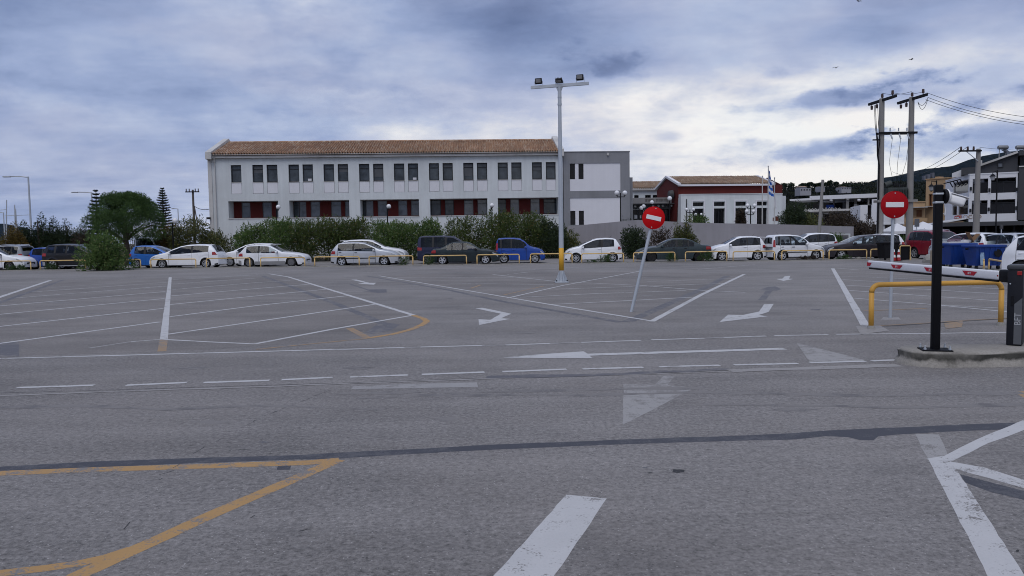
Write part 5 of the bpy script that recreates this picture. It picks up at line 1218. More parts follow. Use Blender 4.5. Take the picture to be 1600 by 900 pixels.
# ochre houses behind
ca, cb = at(1446, 82, 4), at(1481, 80, 4); F11 = Frame(ca, cb); v = lambda y, x=1460: F11.px(x, y)[1]; U = lambda x: F11.px(x, 310)[0]
och = thing('ochre_house', (ca.x, ca.y, 0), 'tall ochre house beside the white apartment house', 'building')
mb = MB(); hs = [(U(1451), U(1457), v(322), v(303), .2), (U(1466), U(1474), v(334), v(318), .25), (U(1466), U(1474), v(304), v(290), .25)]
facade(F11, mb, 0, F11.len, 0, v(280), hs, .2); F11.box(mb, 0, .3, 0, v(280), .02, 7); F11.box(mb, U(1458), U(1464), v(280), v(276), .3, 1.2); F11.box(mb, 0, F11.len, v(280), v(278.6), -.1, 7); mb.build('wall', OCH, och, world=True)
for h in hs: window(F11, och, *h[:4], .18, WOOD, DGLASS, (.5,), (), .07)
mb = MB(); F11.box(mb, 0-.3, U(1459), v(323.2), v(321.8), -.9, 0); mb.build('balcony_slab', TRIM, och, world=True)
ca, cb = at(1411, 80, 4), at(1445.5, 79.5, 4); F12 = Frame(ca, cb); v = lambda y, x=1430: F12.px(x, y)[1]; U = lambda x: F12.px(x, 330)[0]
och2 = thing('ochre_house', (ca.x, ca.y, 0), 'lower ochre house with wooden shutters behind the utility pole', 'building')
mb = MB(); hs = [(U(1432), U(1440.5), v(339), v(328), .2), (U(1419.5), U(1424), v(339.5), v(328), .2)]
facade(F12, mb, 0, F12.len, 0, v(316), hs, .2); F12.box(mb, 0, F12.len, v(316), v(314.8), -.1, 6); F12.box(mb, 0, U(1426), v(316), v(305), 2, 5); mb.build('wall', OCH, och2, world=True)
for h in hs: window(F12, och2, *h[:4], .1, WOOD, WOOD, (.5,), (), .09, name='shutter')
mb = MB(); F12.box(mb, -.2, F12.len, v(325), v(323.6), -1.0, 0); mb.build('balcony_slab', TRIM, och2, world=True)
mb = MB(); F12.box(mb, -.1, F12.len, v(346.6), v(341), -.9, -.75); mb.build('balcony_parapet', OCH, och2, world=True)
# small white house by the poles
ca, cb = at(1344, 70, 3), at(1413, 69, 3); F13 = Frame(ca, cb); v = lambda y, x=1380: F13.px(x, y)[1]; U = lambda x: F13.px(x, 340)[0]
wh = thing('white_house', (ca.x, ca.y, 0), 'small white house behind the twin utility poles', 'building')
mb = MB(); facade(F13, mb, 0, U(1362), 0, v(319.5), [(U(1355.5), U(1361.5), v(342), v(319.8), .3)], .3); facade(F13, mb, U(1362), F13.len, v(349), v(311), [], .2)
F13.box(mb, 0, .3, 0, v(319.5), .02, 6); F13.box(mb, U(1362), F13.len, v(349)-.12, v(349), -.05, 5); F13.box(mb, U(1380), U(1383), 0, v(349)-.13, 0.1, 5); mb.build('wall', WHT, wh, world=True)
mb = MB(); F13.box(mb, U(1362), F13.len, 0, v(349)-.13, 1.6, 1.8); mb.build('porch_back', mat('porch_wall', (.33, .32, .31), .8, var=.2), wh, world=True)
for a, b in ((1365, 1374), (1394, 1402)): window(F13, wh, U(a), U(b), 0.9, v(354), 1.55, FRM, SGLASS, (.5,), (), .08)
mb = MB(); F13.rect(mb, U(1355.3), U(1361.7), v(342), v(319.6), .28); mb.build('dark_opening', DARKIN, wh, world=True)
mb = MB(); F13.box(mb, U(1393), U(1398), 0, v(318), -.2, 0-.02); mb.build('chimney_duct', GREYP, wh, world=True)
# cafe parasol roofs
for i, (x0, x1, y, Y) in enumerate(((1385, 1418, 356.5, 66), (1421, 1463, 354, 65))):
    p = at((x0+x1)/2, Y, 2.4); z = ztop(p.x, Y, y-1.5); hw = (x1-x0)/2/FPX*Y
    o = thing('cafe_canopy', (p.x, Y, 0), ('pale cafe canopy left of the dark barrier post', 'pale cafe canopy behind the twin poles')[1-i], 'canopy', 'cafe canopies')
    mb = MB(); q = [(p.x-hw, Y-1.2, z-.35), (p.x+hw, Y-1.2, z-.35), (p.x+hw, Y+1.2, z-.35), (p.x-hw, Y+1.2, z-.35), (p.x, Y, z+.35)]; mb.add(q+[(a, b, c-.22) for a, b, c in q[:4]], [(0, 1, 4), (1, 2, 4), (2, 3, 4), (3, 0, 4), (0, 5, 6, 1), (1, 6, 7, 2), (2, 7, 8, 3), (3, 8, 5, 0)]); mb.build('cloth', WHT, o, world=True)
    for dx in (-hw+.08, 0, hw-.08):
        mb = MB(); mb.tube([(p.x+dx, Y-1.1, 0), (p.x+dx, Y-1.1, z-.3)], .035, 6); mb.build('post', GREYP, o, world=True)
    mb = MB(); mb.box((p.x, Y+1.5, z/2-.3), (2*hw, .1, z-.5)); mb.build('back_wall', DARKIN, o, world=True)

# open steel hall on the slope
ca, cb = at(1265, 92, 5), at(1371, 88, 5); F14 = Frame(ca, cb); v = lambda y, x=1310: F14.px(x, y)[1]; U = lambda x, y=330: F14.px(x, y)[0]
hall2 = thing('open_steel_hall', (ca.x, ca.y, 0), 'unfinished open hall with flat white roof edge and bare columns', 'building')
rt = v(304.5)
mb = MB(); F14.box(mb, 0, F14.len, rt-.45, rt, 0, 14); mb.build('roof', WHT, hall2, world=True)
mb = MB(); lf = F14.px(1234.5, 311.5); mb.add([F14.p(lf[0], lf[1], -.2), F14.p(0.2, rt-.25, -.1), F14.p(.2, rt-.25, 6), F14.p(lf[0], lf[1], 6)]+[F14.p(lf[0], lf[1]-.2, -.2), F14.p(0.2, rt-.5, -.1), F14.p(.2, rt-.5, 6), F14.p(lf[0], lf[1]-.2, 6)], [(0, 1, 2, 3), (7, 6, 5, 4), (0, 4, 5, 1), (1, 5, 6, 2), (2, 6, 7, 3), (3, 7, 4, 0)]); mb.build('lean_to_roof', WHT, hall2, world=True)
mb = MB(); F14.box(mb, U(1256), F14.len, v(329.6), v(326.5), 0, 13); mb.build('deck', TRIM, hall2, world=True)
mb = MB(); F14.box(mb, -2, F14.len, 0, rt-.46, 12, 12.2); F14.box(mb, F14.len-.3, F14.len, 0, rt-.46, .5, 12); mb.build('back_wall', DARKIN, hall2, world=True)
for i, x in enumerate((1239, 1253, 1268.5, 1283, 1297, 1313, 1321, 1330, 1347, 1355)):
    mb = MB(); w = .3 if i in (2, 5, 6, 7) else .16
    F14.box(mb, U(x), U(x)+w, 0, rt-.46-(0.5 if i < 2 else 0), .3+(i % 3)*1.5, .3+w+(i % 3)*1.5); mb.build('column', mat('dull_column', (.20, .195, .19), .8, var=.3, scale=1.5), hall2, world=True)
for i in range(11):
    x = 1257+i*5.2; mb = MB(); mb.tube([F14.p(U(x), v(327), .05), F14.p(U(x+random.uniform(.5, 3)), v(random.uniform(323.2, 325)), .05), F14.p(U(x+4), v(326.6), .05)], .045, 5); mb.build('railing_bar', TRIM, hall2, world=True)
for x, y in ((1298, 312), (1324, 310.5), (1341.5, 313.5)):
    mb = MB(); mb.sphere(F14.p(U(x), v(y), .25), .22, 8, 6, sc=(1, 1, .8)); mb.build('work_lamp', GLOBE, hall2, world=True)
for x0, x1, y0, y1, m_ in ((1283, 1291.5, 313.2, 314.6, WHT), (1287, 1299, 319, 324.5, PBLUE), (1284, 1292, 332, 333.4, WHT), (1313, 1318, 316, 326, GREYP), (1331, 1336, 319, 327, TRIM)):
    mb = MB(); F14.box(mb, U(x0), U(x1), v(y1), v(y0), 1.4, 2.6); mb.build('stored_item', m_, hall2, world=True)

# ------------------------------------------------------------------ yellow tube railings
YEL = mat('rail_yellow', (0.56, 0.30, 0.055), 0.5, var=0.12, scale=2.0, fine=0.06, dirt=(0.34, 0.22, 0.10), dirt_amt=0.4)
YELP = mat('rail_pale_yellow', (0.62, 0.42, 0.17), 0.55, var=0.15, scale=1.2, fine=0.08, dirt=(0.35, 0.25, 0.14), dirt_amt=0.5)
def hoop(a, b, h, r, m, label, n=8, group='yellow tube railings', rc=0.10):
    a, b = Vector(a), Vector(b); d = (b-a); L = d.length; e = d.normalized(); up = Vector((0, 0, 1))
    o = thing('tube_railing', (a+b)/2, label, 'railing', group)
    def arc(c, s0): return [c+(e*s0*math.cos(t)+up*math.sin(t))*rc for t in np.linspace(math.radians(180), math.radians(90), 6)] if s0 > 0 else [c+(e*math.cos(t)+up*math.sin(t))*rc for t in np.linspace(math.radians(90), 0, 6)]
    la = arc(a+e*rc+up*(h-rc), 1); ra_ = arc(b-e*rc+up*(h-rc), -1)
    z0 = Vector((0, 0, -0.02))
    mb = MB(); mb.tube([la[0]]+la[1:]+ra_, r, n); mb.build('top_bar', m, o, smooth=True, world=True)
    for p in (a, b):
        mb = MB(); mb.tube([p+z0, p+up*(h-rc+0.001)], r*0.995, n); mb.build('post', m, o, smooth=True, world=True)
        mb = MB(); mb.tube([p+z0, p+up*0.055], [r*1.7, r*1.3], 10); mb.build('footing', conc, o, world=True)
    return o
behind = ['white hatchback at far left', 'black car by the leafy bush', 'leafy bush and blue hatchback', 'front of the clean white hatchback', 'tail of the clean white hatchback', 'nose of the old three door car', 'tail of the silver hatchback',
          'nose of the silver hatchback', 'tail of the dark green saloon', 'nose of the dark green saloon', 'gap beside the floodlight pole', 'small white three door car', 'nose of the slate green saloon', 'tail of the slate green saloon',
          'tail of the white five door hatchback', 'tall white mini van', 'nose of the brown estate car', 'tail of the brown estate car']
for (x0, x1), w in zip([(-18, 48.5), (63.3, 134), (152, 220), (236, 306.3), (323, 390.7), (407.5, 476.4), (492, 561.4), (577, 645.3), (662, 729), (745.5, 811.5), (829, 894), (909, 974.3), (990, 1054.5), (1071, 1135.6), (1145.5, 1210), (1221.5, 1286), (1295.3, 1354), (1360.3, 1405.5)], behind):
    a, b = at(x0, 46, 0), at(x1, 46, 0)
    for p, x in ((a, x0), (b, x1)):
        q = at(x, edgeY(at(x, 47.3).x)-0.05); p.x, p.y = q.x, q.y
    hoop(a, b, 0.60+random.uniform(-.015, .015), 0.036, YELP, 'yellow tube railing in front of the '+w)
hoop(at(996, 50.6), at(1056, 50.0), 0.72, 0.036, YELP, 'second yellow railing standing behind the nose of the slate green saloon')
hoop(at(1361, 12.75), at(1563.5, 12.95), 0.735, 0.042, YEL, 'large yellow tube railing behind the black barrier post', 14, 'yellow tube railings', 0.13)
for (x0, Y0), (x1, Y1), w in (((1489, 36), (1507, 34.2), 'left blue dumpster'), ((1517, 33.4), (1537, 31.8), 'gap of the two blue dumpsters'), ((1545, 31.2), (1571.5, 28.0), 'white hatchback at the right edge')):
    hoop(at(x0, Y0), at(x1, Y1), 0.46, 0.036, YELP, 'yellow tube railing standing in front of the '+w)

# ------------------------------------------------------------------ floodlight pole
base = G(877.5, 441.5)
o = thing('floodlight_pole', base, 'tall galvanised pole with a yellow foot and three floodlights', 'light pole')
ht = ztop(base.x, base.y, 134.5)
ys = ztop(base.x, base.y, 387.5)
mb = MB(); mb.tube([(0, 0, 0.42), (0, 0, ys)], [.088, .086], 16); mb.build('painted_section', mat('pole_yellow', (0.62, 0.33, 0.03), .45, var=.08, scale=2), o, smooth=True)
mb = MB(); mb.tube([(0, 0, ys), (0, 0, ht-.62), (0, 0, ht-.62), (0, 0, ht)], [.086, .060, .066, .066], 16); mb.build('shaft', ZINC, o, auto=40)
mb = MB(); mb.tube([(0, 0, ht-.66), (0, 0, ht-.60)], .078, 12); mb.tube([(0, 0, ht-.40), (0, 0, ht-.37)], .074, 12); mb.build('collar', ZINC, o, auto=40)
mb = MB(); mb.tube([(0, 0, 0.0), (0, 0, .43)], .09, 16); mb.build('foot_sleeve', ZINC, o, auto=40)
mb = MB(); mb.rbox((0, 0, .02), (.46, .46, .04), .008); mb.build('base_plate', ZINC, o)
for k in range(4):
    q = Matrix.Rotation(math.pi/2*k+.3, 3, 'Z'); mb = MB(); vs = [q @ Vector(p) for p in ((.088, -.008, .04), (.24, -.008, .04), (.088, -.008, .40), (.088, .008, .04), (.24, .008, .04), (.088, .008, .40))]
    mb.add(vs, [(0, 1, 2), (5, 4, 3), (0, 3, 4, 1), (1, 4, 5, 2), (2, 5, 3, 0)]); mb.build('stiffener', ZINC, o)
    q2 = Matrix.Rotation(math.pi/2*k+math.pi/4, 3, 'Z'); mb = MB(); c = q2 @ Vector((.26, 0, .05)); mb.tube([c, c+Vector((0, 0, .05))], .022, 6); mb.build('anchor_bolt', FRM, o)
yaw = Matrix.Rotation(R(-17), 3, 'Z'); bz = ht+.02
mb = MB(); mb.box((0, 0, bz), (2.06, .09, .10), yaw); mb.build('crossbar', ZINC, o)
for k in (-1, 1):
    mb = MB(); mb.tube([(0, 0, ht-.25), yaw @ Vector((k*.09, 0, 0))+Vector((0, 0, ht-.04))], .03, 6); mb.build('gusset', ZINC, o)
LENS = mat('lamp_glass', (0.20, 0.20, 0.21), .15, var=.2, scale=12)
for u, tilt, dz_ in ((-.74, 12, .19), (0, 62, .15), (.74, 8, .21)):
    q = yaw @ Matrix.Rotation(R(tilt), 3, 'X'); c = yaw @ Vector((u, -.06, 0))+Vector((0, 0, bz+dz_)); mb = MB(); mb.rbox(c, (.245, .085, .205), .02, q); fl = mb.build('floodlight', IRON, o)
    mb = MB(); mb.rbox(c+q @ Vector((0, -.047, .015)), (.18, .01, .125), .004, q); mb.build('lens', LENS, fl)
    for k in range(5):
        mb = MB(); mb.box(c+q @ Vector((-.10+.05*k, .06, 0)), (.008, .04, .19), q); mb.build('cooling_fin', IRON, fl)
    mb = MB(); mb.tube([c+q @ Vector((-.14, 0, 0)), yaw @ Vector((u-.14, 0, 0))+Vector((0, 0, bz+.05)), yaw @ Vector((u+.14, 0, 0))+Vector((0, 0, bz+.05)), c+q @ Vector((.14, 0, 0))], .012, 5); mb.build('bracket', ZINC, fl)

# ------------------------------------------------------------------ no entry signs
SRED = mat('sign_face_red', (0.50, 0.004, 0.007), .5, var=.05, scale=4, spec=.12); SDRED = mat('sign_face_dull_red', (0.34, 0.004, 0.009), .5, var=.08, scale=4, spec=.12); SWHT = mat('sign_white', (0.72, 0.72, 0.73), .45, var=.04)
def no_entry(bx, by, cx, cy, rpx, tilt, red, label, prad):
    b = G(bx, by); zc = ztop(b.x, b.y, cy); r = rpx/FPX*b.y
    o = thing('no_entry_sign', b, label, 'road sign', ry=R(tilt))
    L = zc/math.cos(R(tilt))
    mb = MB(); mb.tube([(0, 0, -.05), (0, 0, L+r*.95)], prad, 12); mb.build('post', ZINC, o, auto=40)
    Mx = Matrix.Rotation(R(90), 3, 'X'); c = Vector((0, -prad-.02, L))
    mb = MB(); mb.lathe([(0.001, .004), (r*.975, .004), (r, 0), (r, -.02), (.001, -.02)], 40, Mx, c); d = mb.build('disc', red, o, auto=35)
    mb = MB(); mb.lathe([(r*.965, .0055), (r*1.0, .0045), (r*1.002, -.004)], 40, Mx, c); mb.build('rim', red, d, auto=35)
    mb = MB(); mb.rbox(c+Vector((0, -.007, 0)), (r*1.32, .006, r*.37), .002); mb.build('white_bar', SWHT, d)
    for dz_ in (r*.84, -r*.84):
        mb = MB(); mb.tube([c+Vector((0, -.004, dz_)), c+Vector((0, -.010, dz_))], .012, 8); mb.build('rivet', ZINC, d)
        mb = MB(); mb.tube([c+Vector((0, .022, dz_*.7)), c+Vector((0, .02+2*prad, dz_*.7))], .05, 10); mb.build('clamp', ZINC, o)
    return o
no_entry(986.5, 487.5, 1024, 341, 17.6, 13.3, SRED, 'no entry sign on a leaning post near the floodlight pole', .034)
no_entry(1391, 497, 1395, 320, 21.2, 0.6, SDRED, 'no entry sign on an upright post near the barrier arm', .029)

# ------------------------------------------------------------------ barrier island
def island_mat():
    m, n, b = principled('island_concrete'); ge = n.node('ShaderNodeNewGeometry'); p = ge.outputs['Position']; z = n.node('ShaderNodeSeparateXYZ', {0: p}).outputs[2]; nz_ = n.node('ShaderNodeSeparateXYZ', {0: ge.outputs['Normal']}).outputs[2]
    c = n.mix(n.noise(p, 1.7, 7, .65), (.17, .155, .135), (.40, .375, .34)); c = n.mix(n.ramp(n.noise(p, 34, 5, .7), [(.42, 0.), (.72, .55)]), c, (.13, .12, .105))
    side = n.ramp(nz_, [(.35, 1.), (.8, 0.)]); up_ = n.ramp(n.m('ADD', z, n.m('MULTIPLY', n.m('SUBTRACT', n.noise(n.mapping(p, (1, 1, .2)), 5.5, 6, .65), .5), .16)), [(.055, 0.), (.09, 1.)])   # black algae on the upper face of the kerb
    pt = n.ramp(n.noise(p, 1.1, 4, .6), [(.34, .15), (.5, 1.)]); c = n.mix(n.m('MULTIPLY', n.m('MULTIPLY', side, up_), n.m('MULTIPLY', pt, .93)), c, (.016, .016, .013))
    st_ = n.ramp(n.noise(p, 3.2, 7, .7), [(.56, 0.), (.72, .7)]); c = n.mix(st_, c, (.075, .07, .058))
    n.put(b.inputs['Base Color'], c); b.inputs['Roughness'].default_value = .9; bp = n.node('ShaderNodeBump', {'Strength': .8, 'Distance': .02, 'Height': n.noise(p, 26, 6, .7)}); n.l.new(bp.outputs[0], b.inputs['Normal']); return m
ISL = island_mat()
ISH = .175; y0, y1 = 9.0, 9.68; x0 = at(1403, 9.45, .05).x; xe = 12.0
def island_ring(z, off):
    pts = []; r = .30-off*0
    for c, a0 in (((x0+.30, y1-.30), 90), ((x0+.30, y0+.30), 180)):
        for k in range(8): a = R(a0+90*k/7); pts.append(Vector((c[0]+(r-off)*math.cos(a), c[1]+(r-off)*math.sin(a), z)))
    nseg = 26
    lo = [Vector((x0+.30+(xe-x0-.3)*k/nseg, y0+off+random.gauss(0, .008), z)) for k in range(1, nseg+1)]
    hi = [Vector((x0+.30+(xe-x0-.3)*k/nseg, y1-off, z)) for k in range(nseg, 0, -1)]
    return pts+lo+hi
rings = [island_ring(-.02, -.05), island_ring(.045, -.02), island_ring(.075, .0), island_ring(.145, .006), island_ring(ISH, .035)]
for r_ in rings[1:4]:
    for p in r_: p.x += random.gauss(0, .006); p.y += random.gauss(0, .006)
k = len(rings[0]); mb = MB(); mb.v = [tuple(p) for r_ in rings for p in r_]
mb.f = [(j*k+i, j*k+(i+1) % k, (j+1)*k+(i+1) % k, (j+1)*k+i) for j in range(len(rings)-1) for i in range(k)]+[tuple((len(rings)-1)*k+i for i in range(k))]; mb.mi = [0]*len(mb.f)
isl = mb.build('traffic_island', ISL, auto=50); tag(isl, 'weathered concrete island with mossy dark kerb under the barrier', 'island')

# black post with a camera
pb = G(1461, 547, ISH); pb.z = ISH
o = thing('camera_post', pb, 'black square post with bolted plate carrying a white camera', 'post')
zt_ = ztop(pb.x, pb.y, 288.5)-ISH
PBL = mat('post_black', (0.006, 0.006, 0.008), .6, spec=.12, var=.25, scale=2, fine=.1, bump=.15, bscale=30)
mb = MB(); mb.rbox((0, 0, zt_/2), (.092, .092, zt_), .02, Matrix.Rotation(R(-8), 3, 'Z'), seg=3); mb.build('post', PBL, o, auto=40)
mb = MB(); mb.rbox((0, 0, .008), (.33, .26, .014), .003, Matrix.Rotation(R(-14), 3, 'Z')); mb.build('base_plate', PBL, o)
for sx in (-1, 1):
    for sy in (-1, 1):
        c = Matrix.Rotation(R(-14), 3, 'Z') @ Vector((sx*.135, sy*.10, .012)); mb = MB(); mb.tube([c, c+Vector((0, 0, .055))], .009, 6); mb.tube([c+Vector((0, 0, .008)), c+Vector((0, 0, .022))], .017, 6); mb.build('bolt', ZINC, o)
for zz in (303, 316.5):
    z = ztop(pb.x, pb.y, zz)-ISH; mb = MB(); mb.rbox((0, 0, z), (.102, .102, .034), .024, Matrix.Rotation(R(-8), 3, 'Z'), seg=3); mb.build('steel_strap', ZINC, o, auto=40)
zc = ztop(pb.x, pb.y, 307)-ISH
o2 = thing('security_camera', (pb.x, pb.y, pb.z+zc), 'white dome shaped security camera strapped to the black post top', 'camera')
Mr = Matrix.Rotation(R(90), 3, 'Y')
mb = MB(); mb.lathe([(.001, .05), (.085, .05), (.088, .06), (.088, .085), (.07, .09), (.001, .09)], 24, Mr); mb.build('mount', IRON, o2, auto=40)
mb = MB(); mb.lathe([(.084, .088), (.088, .10), (.070, .12), (.055, .135), (.001, .14)], 24, Mr, (0, 0, -.0)); mb.build('collar', SWHT, o2, auto=40)
q = Matrix.Rotation(R(22), 3, 'Y') @ Matrix.Rotation(R(-25), 3, 'Z')
mb = MB(); mb.rbox((.190, -.035, -.050), (.205, .10, .108), .03, q, seg=3); h = mb.build('housing', SWHT, o2, auto=50)
mb = MB(); mb.rbox(Vector((.190, -.035, -.050))+q @ Vector((.012, 0, .060)), (.215, .112, .010), .005, q); mb.build('sunshield', SWHT, o2)
mb = MB(); cc = Vector((.190, -.035, -.050))+q @ Vector((.1015, 0, 0)); mb.tube([cc, cc+q @ Vector((.006, 0, 0))], .036, 16); mb.build('lens', DGLASS, h)
mb = MB(); mb.tube([(.06, -.02, -.08), (.075, -.02, -.16), (.07, -.02, -.23), (.05, -.03, -.20)], .008, 6); mb.build('cable', SWHT, o2)

# barrier cabinet
cl = at(1571.5, 9.50, ISH); 
ang = R(-38); e1 = Vector((math.cos(ang), math.sin(ang), 0)); e2 = Vector((-e1.y, e1.x, 0))
Wc, Dc = .165, .36; hc = ztop(cl.x, cl.y, 414)-ISH
cb0 = cl+e1*Wc/2+e2*Dc/2; cb0.z = ISH
o = thing('parking_barrier', cb0, 'parking barrier, dark grey motor cabinet with lowered white arm and red reflectors', 'barrier', rz=ang)
CAB = mat('cabinet_grey', (0.012, 0.013, 0.018), .5, spec=.18, var=.12, scale=3, fine=.08)
mb = MB(); mb.rbox((0, 0, (hc-.06)/2), (Wc, Dc, hc-.06), .015); mb.build('cabinet', CAB, o, auto=40)
mb = MB(); mb.rbox((0, 0, hc-.03), (Wc+.02, Dc+.02, .062), .02, seg=3); mb.build('lid', mat('lid_grey', (0.05, 0.053, 0.06), .5), o, auto=40)
mb = MB(); mb.rbox((Wc/2-.046, -Dc/2-.003, .27), (.082, .006, .50), .001); st = mb.build('stripe', mat('stripe_grey', (.10, .105, .115), .5), o)
mb = MB(); mb.add([(Wc/2-.087, -Dc/2-.0055, .519), (Wc/2-.005, -Dc/2-.0055, .519), (Wc/2-.005, -Dc/2-.0055, .60)], [(0, 1, 2)]); mb.build('stripe_tip', MATS['stripe_grey'], o)
MW[st] = MW[o]
letters('BFT', 'lettering', mat('dull_lettering', (.38, .39, .41), .6), st, MW[o] @ face_M((Wc/2-.046, -Dc/2-.0085, .335), (0, 0, 1), (-1, 0, 0)), .095, .002)
mb = MB(); mb.rbox((-Wc/2+.055, -Dc/2-.002, .56), (.03, .008, .12), .003); mb.build('lock_slot', IRON, o)
mb = MB(); mb.tube([(-Wc/2+.03, -Dc/2-.006, .77), (-Wc/2+.03, -Dc/2+.0, .77)], .009, 8); mb.build('key_cover', ZINC, o)
mb = MB(); mb.rbox((Wc/2-.04, -Dc/2-.004, hc-.10), (.05, .006, .05), .002); mb.build('warning_sticker', RED, o)
# arm
fa = at(1563, 9.80, 1.03); fz = ztop(fa.x, fa.y, 430.5)
ta = at(1357.5, 13.0, 1.07); tz_ = ztop(ta.x, ta.y, 412.3)
A_, B_ = Vector((fa.x, fa.y, fz)), Vector((ta.x, ta.y, tz_)); d = (B_-A_); Lb = d.length; e = d.normalized()
q = Matrix((e, Vector((0, 0, 1)).cross(e).normalized(), Vector((0, 0, 1)))).transposed()
ARM = mat('arm_white', (0.72, 0.72, 0.74), .35, var=.04, scale=4, coat=.3)
hA = .118
mb = MB(); mb.rbox((A_+B_)/2, (Lb, .055, hA), .02, q, seg=3); mb.build('boom', ARM, o, auto=45, world=True)
mb = MB(); mb.rbox((A_+B_)/2+Vector((0, 0, -hA/2-.012)), (Lb*.985, .03, .03), .008, q); mb.build('rubber_edge', IRON, o, world=True)
side = q @ Vector((0, 1, 0))
if side.dot(C0-A_) < 0: side = -side
def arm_s(px):       # distance along the arm that shows at this picture column
    lo, hi = 0.0, Lb
    for _ in range(50):
        m_ = (lo+hi)/2; v_ = A_+e*m_-C0; x_ = 800+v_.dot(RT)/v_.dot(FWD)*FPX
        if x_ > px: lo = m_
        else: hi = m_
    return (lo+hi)/2
for a, b in ((1530, 1507), (1467, 1447), (1413, 1395)):
    s0, s1 = arm_s(a), arm_s(b); n_ = side*.0295; dn = Vector((0, 0, 1))
    P0 = [A_+e*(s0)+dn*.026, A_+e*(s0+(s1-s0)*.22)-dn*.030, A_+e*(s0+(s1-s0)*.78)-dn*.030, A_+e*s1+dn*.026]
    mb = MB(); mb.add([p+n_ for p in P0]+[p+n_*1.12 for p in P0], [(0, 1, 2, 3), (7, 6, 5, 4), (0, 4, 5, 1), (1, 5, 6, 2), (2, 6, 7, 3), (3, 7, 4, 0)]); rf = mb.build('reflector', mat('reflector_red', (.42, .012, .03), .35), o, world=True)
    rt_ = -e if (-e).dot(RT) > 0 else e
    letters('BFT', 'lettering', SWHT, rf, face_M(A_+e*(s0+s1)/2+side*.0340-dn*.003, rt_, dn), .042, .0008)
mb = MB(); s0 = arm_s(1364.5); P0 = [A_+e*s0+Vector((0, 0, .026)), A_+e*(s0+.05)-Vector((0, 0, .03)), B_-Vector((0, 0, .03)), B_+Vector((0, 0, .026))]; mb.add([p+side*.0295 for p in P0]+[p+side*.033 for p in P0], [(0, 1, 2, 3), (7, 6, 5, 4), (0, 4, 5, 1), (1, 5, 6, 2), (2, 6, 7, 3), (3, 7, 4, 0)]); mb.build('reflector', MATS['reflector_red'], o, world=True)
mb = MB(); mb.rbox(B_+e*.008, (.02, .052, .07), .006, q); mb.build('end_cap', MATS['reflector_red'], o, world=True)
mb = MB(); mb.rbox(A_-e*.10+Vector((.03, 0, -.002)), (.24, .10, .16), .03, q, seg=3); mb.build('arm_holder', IRON, o, auto=45, world=True)
mb = MB(); mb.tube([A_-e*.06, A_-e*.10+Vector((.28, -.02, 0))], .075, 16); mb.build('pivot', IRON, o, auto=45, world=True)
mb = MB(); c = A_-e*.03+side*.055; mb.tube([c, c+side*.006], .012, 8); mb.build('red_button', RED, o, world=True)

# ------------------------------------------------------------------ poles and wires
YPL = 52.0
hp = thing('twin_utility_pole', at(1397, YPL), 'pair of concrete utility poles carrying a transformer platform', 'utility pole')
pl = []
for x, yt in ((1374.5, 154), (1420.5, 152)):
    b = at(x-.4, YPL); z = ztop(b.x, YPL, yt); pl.append((b, z))
    mb = MB(); mb.tube([b+Vector((0, 0, -.2)), Vector((b.x+.0, YPL, z))], [.235, .165], 14); mb.build('pole', POLE, hp, auto=40, world=True)
zx = lambda y: ztop(pl[0][0].x, YPL, y)
def arm_with_insulators(b, z, dirx, w, name):
    mb = MB(); e_ = Vector((math.cos(R(dirx)), -math.sin(R(dirx)), 0)); c = Vector((b.x, YPL-.2, z)); 
    q_ = Matrix.Rotation(R(-dirx), 3, 'Z'); mb.box(c, (w, .14, .16), q_); mb.box(c+Vector((0, .36, 0)), (w, .14, .16), q_); ca_ = mb.build(name, IRON, hp, world=True)
    for k in (-1, -.55, -.1, .75):
        p = c+e_*(w/2*k*.96); up_ = 1 if k in (-.1, .75) else -1
        mb = MB(); mb.tube([p, p+Vector((0, 0, up_*.16)), p+Vector((0, 0, up_*.18)), p+Vector((0, 0, up_*.42))], [.03, .03, .09, .075], 8); mb.build('insulator', mat('insulator', (.06, .035, .03), .3), ca_, world=True)
    return ca_
for i, (b, z) in enumerate(pl): arm_with_insulators(b, z-.12, 85, 2.9, 'crossarm')
zm = zx(208.5); bx0, bx1 = pl[0][0].x-.25, pl[1][0].x+.3
mb = MB(); mb.box(((bx0+bx1)/2, YPL-.2, zm), (bx1-bx0, .12, .14)); mb.box(((bx0+bx1)/2, YPL+.2, zm), (bx1-bx0, .12, .14)); mb.build('fuse_beam', IRON, hp, world=True)
for f in (.28, .50, .72):
    x = bx0+(bx1-bx0)*f; mb = MB(); mb.tube([(x, YPL-.25, zm+.1), (x, YPL-.25, zm+.32)], .045, 7); mb.tube([(x+.02, YPL-.28, zm-.08), (x+.10, YPL-.36, zm-.42)], .05, 7); mb.build('fuse_cutout', ZINC, hp, world=True)
z0_, z1_ = zx(312.5), zx(291.5)
mb = MB(); mb.box(((bx0+bx1)/2, YPL-.28, zx(314.5)), (bx1-bx0+.1, .14, .16)); mb.box(((bx0+bx1)/2, YPL+.28, zx(314.5)), (bx1-bx0+.1, .14, .16)); mb.build('platform_beam', POLE, hp, world=True)
xm = (pl[0][0].x+pl[1][0].x)/2; TRF = mat('transformer_grey', (.045, .052, .050), .6, var=.2, scale=2)
mb = MB(); mb.rbox((xm+.02, YPL, (zx(312.8)+zx(294))/2), (1.35, .75, zx(294)-zx(312.8)), .03); tr = mb.build('transformer', TRF, hp, world=True)
for k in range(9):
    mb = MB(); mb.box((xm-.25+k*.11, YPL-.42, (zx(311)+zx(297))/2), (.03, .12, zx(297)-zx(311))); mb.build('cooling_fin', TRF, tr, world=True)
mb = MB(); mb.tube([(xm-.72, YPL, zx(290)), (xm-.30, YPL, zx(286.5))], .20, 10); mb.build('oil_tank', TRF, tr, world=True, auto=40)
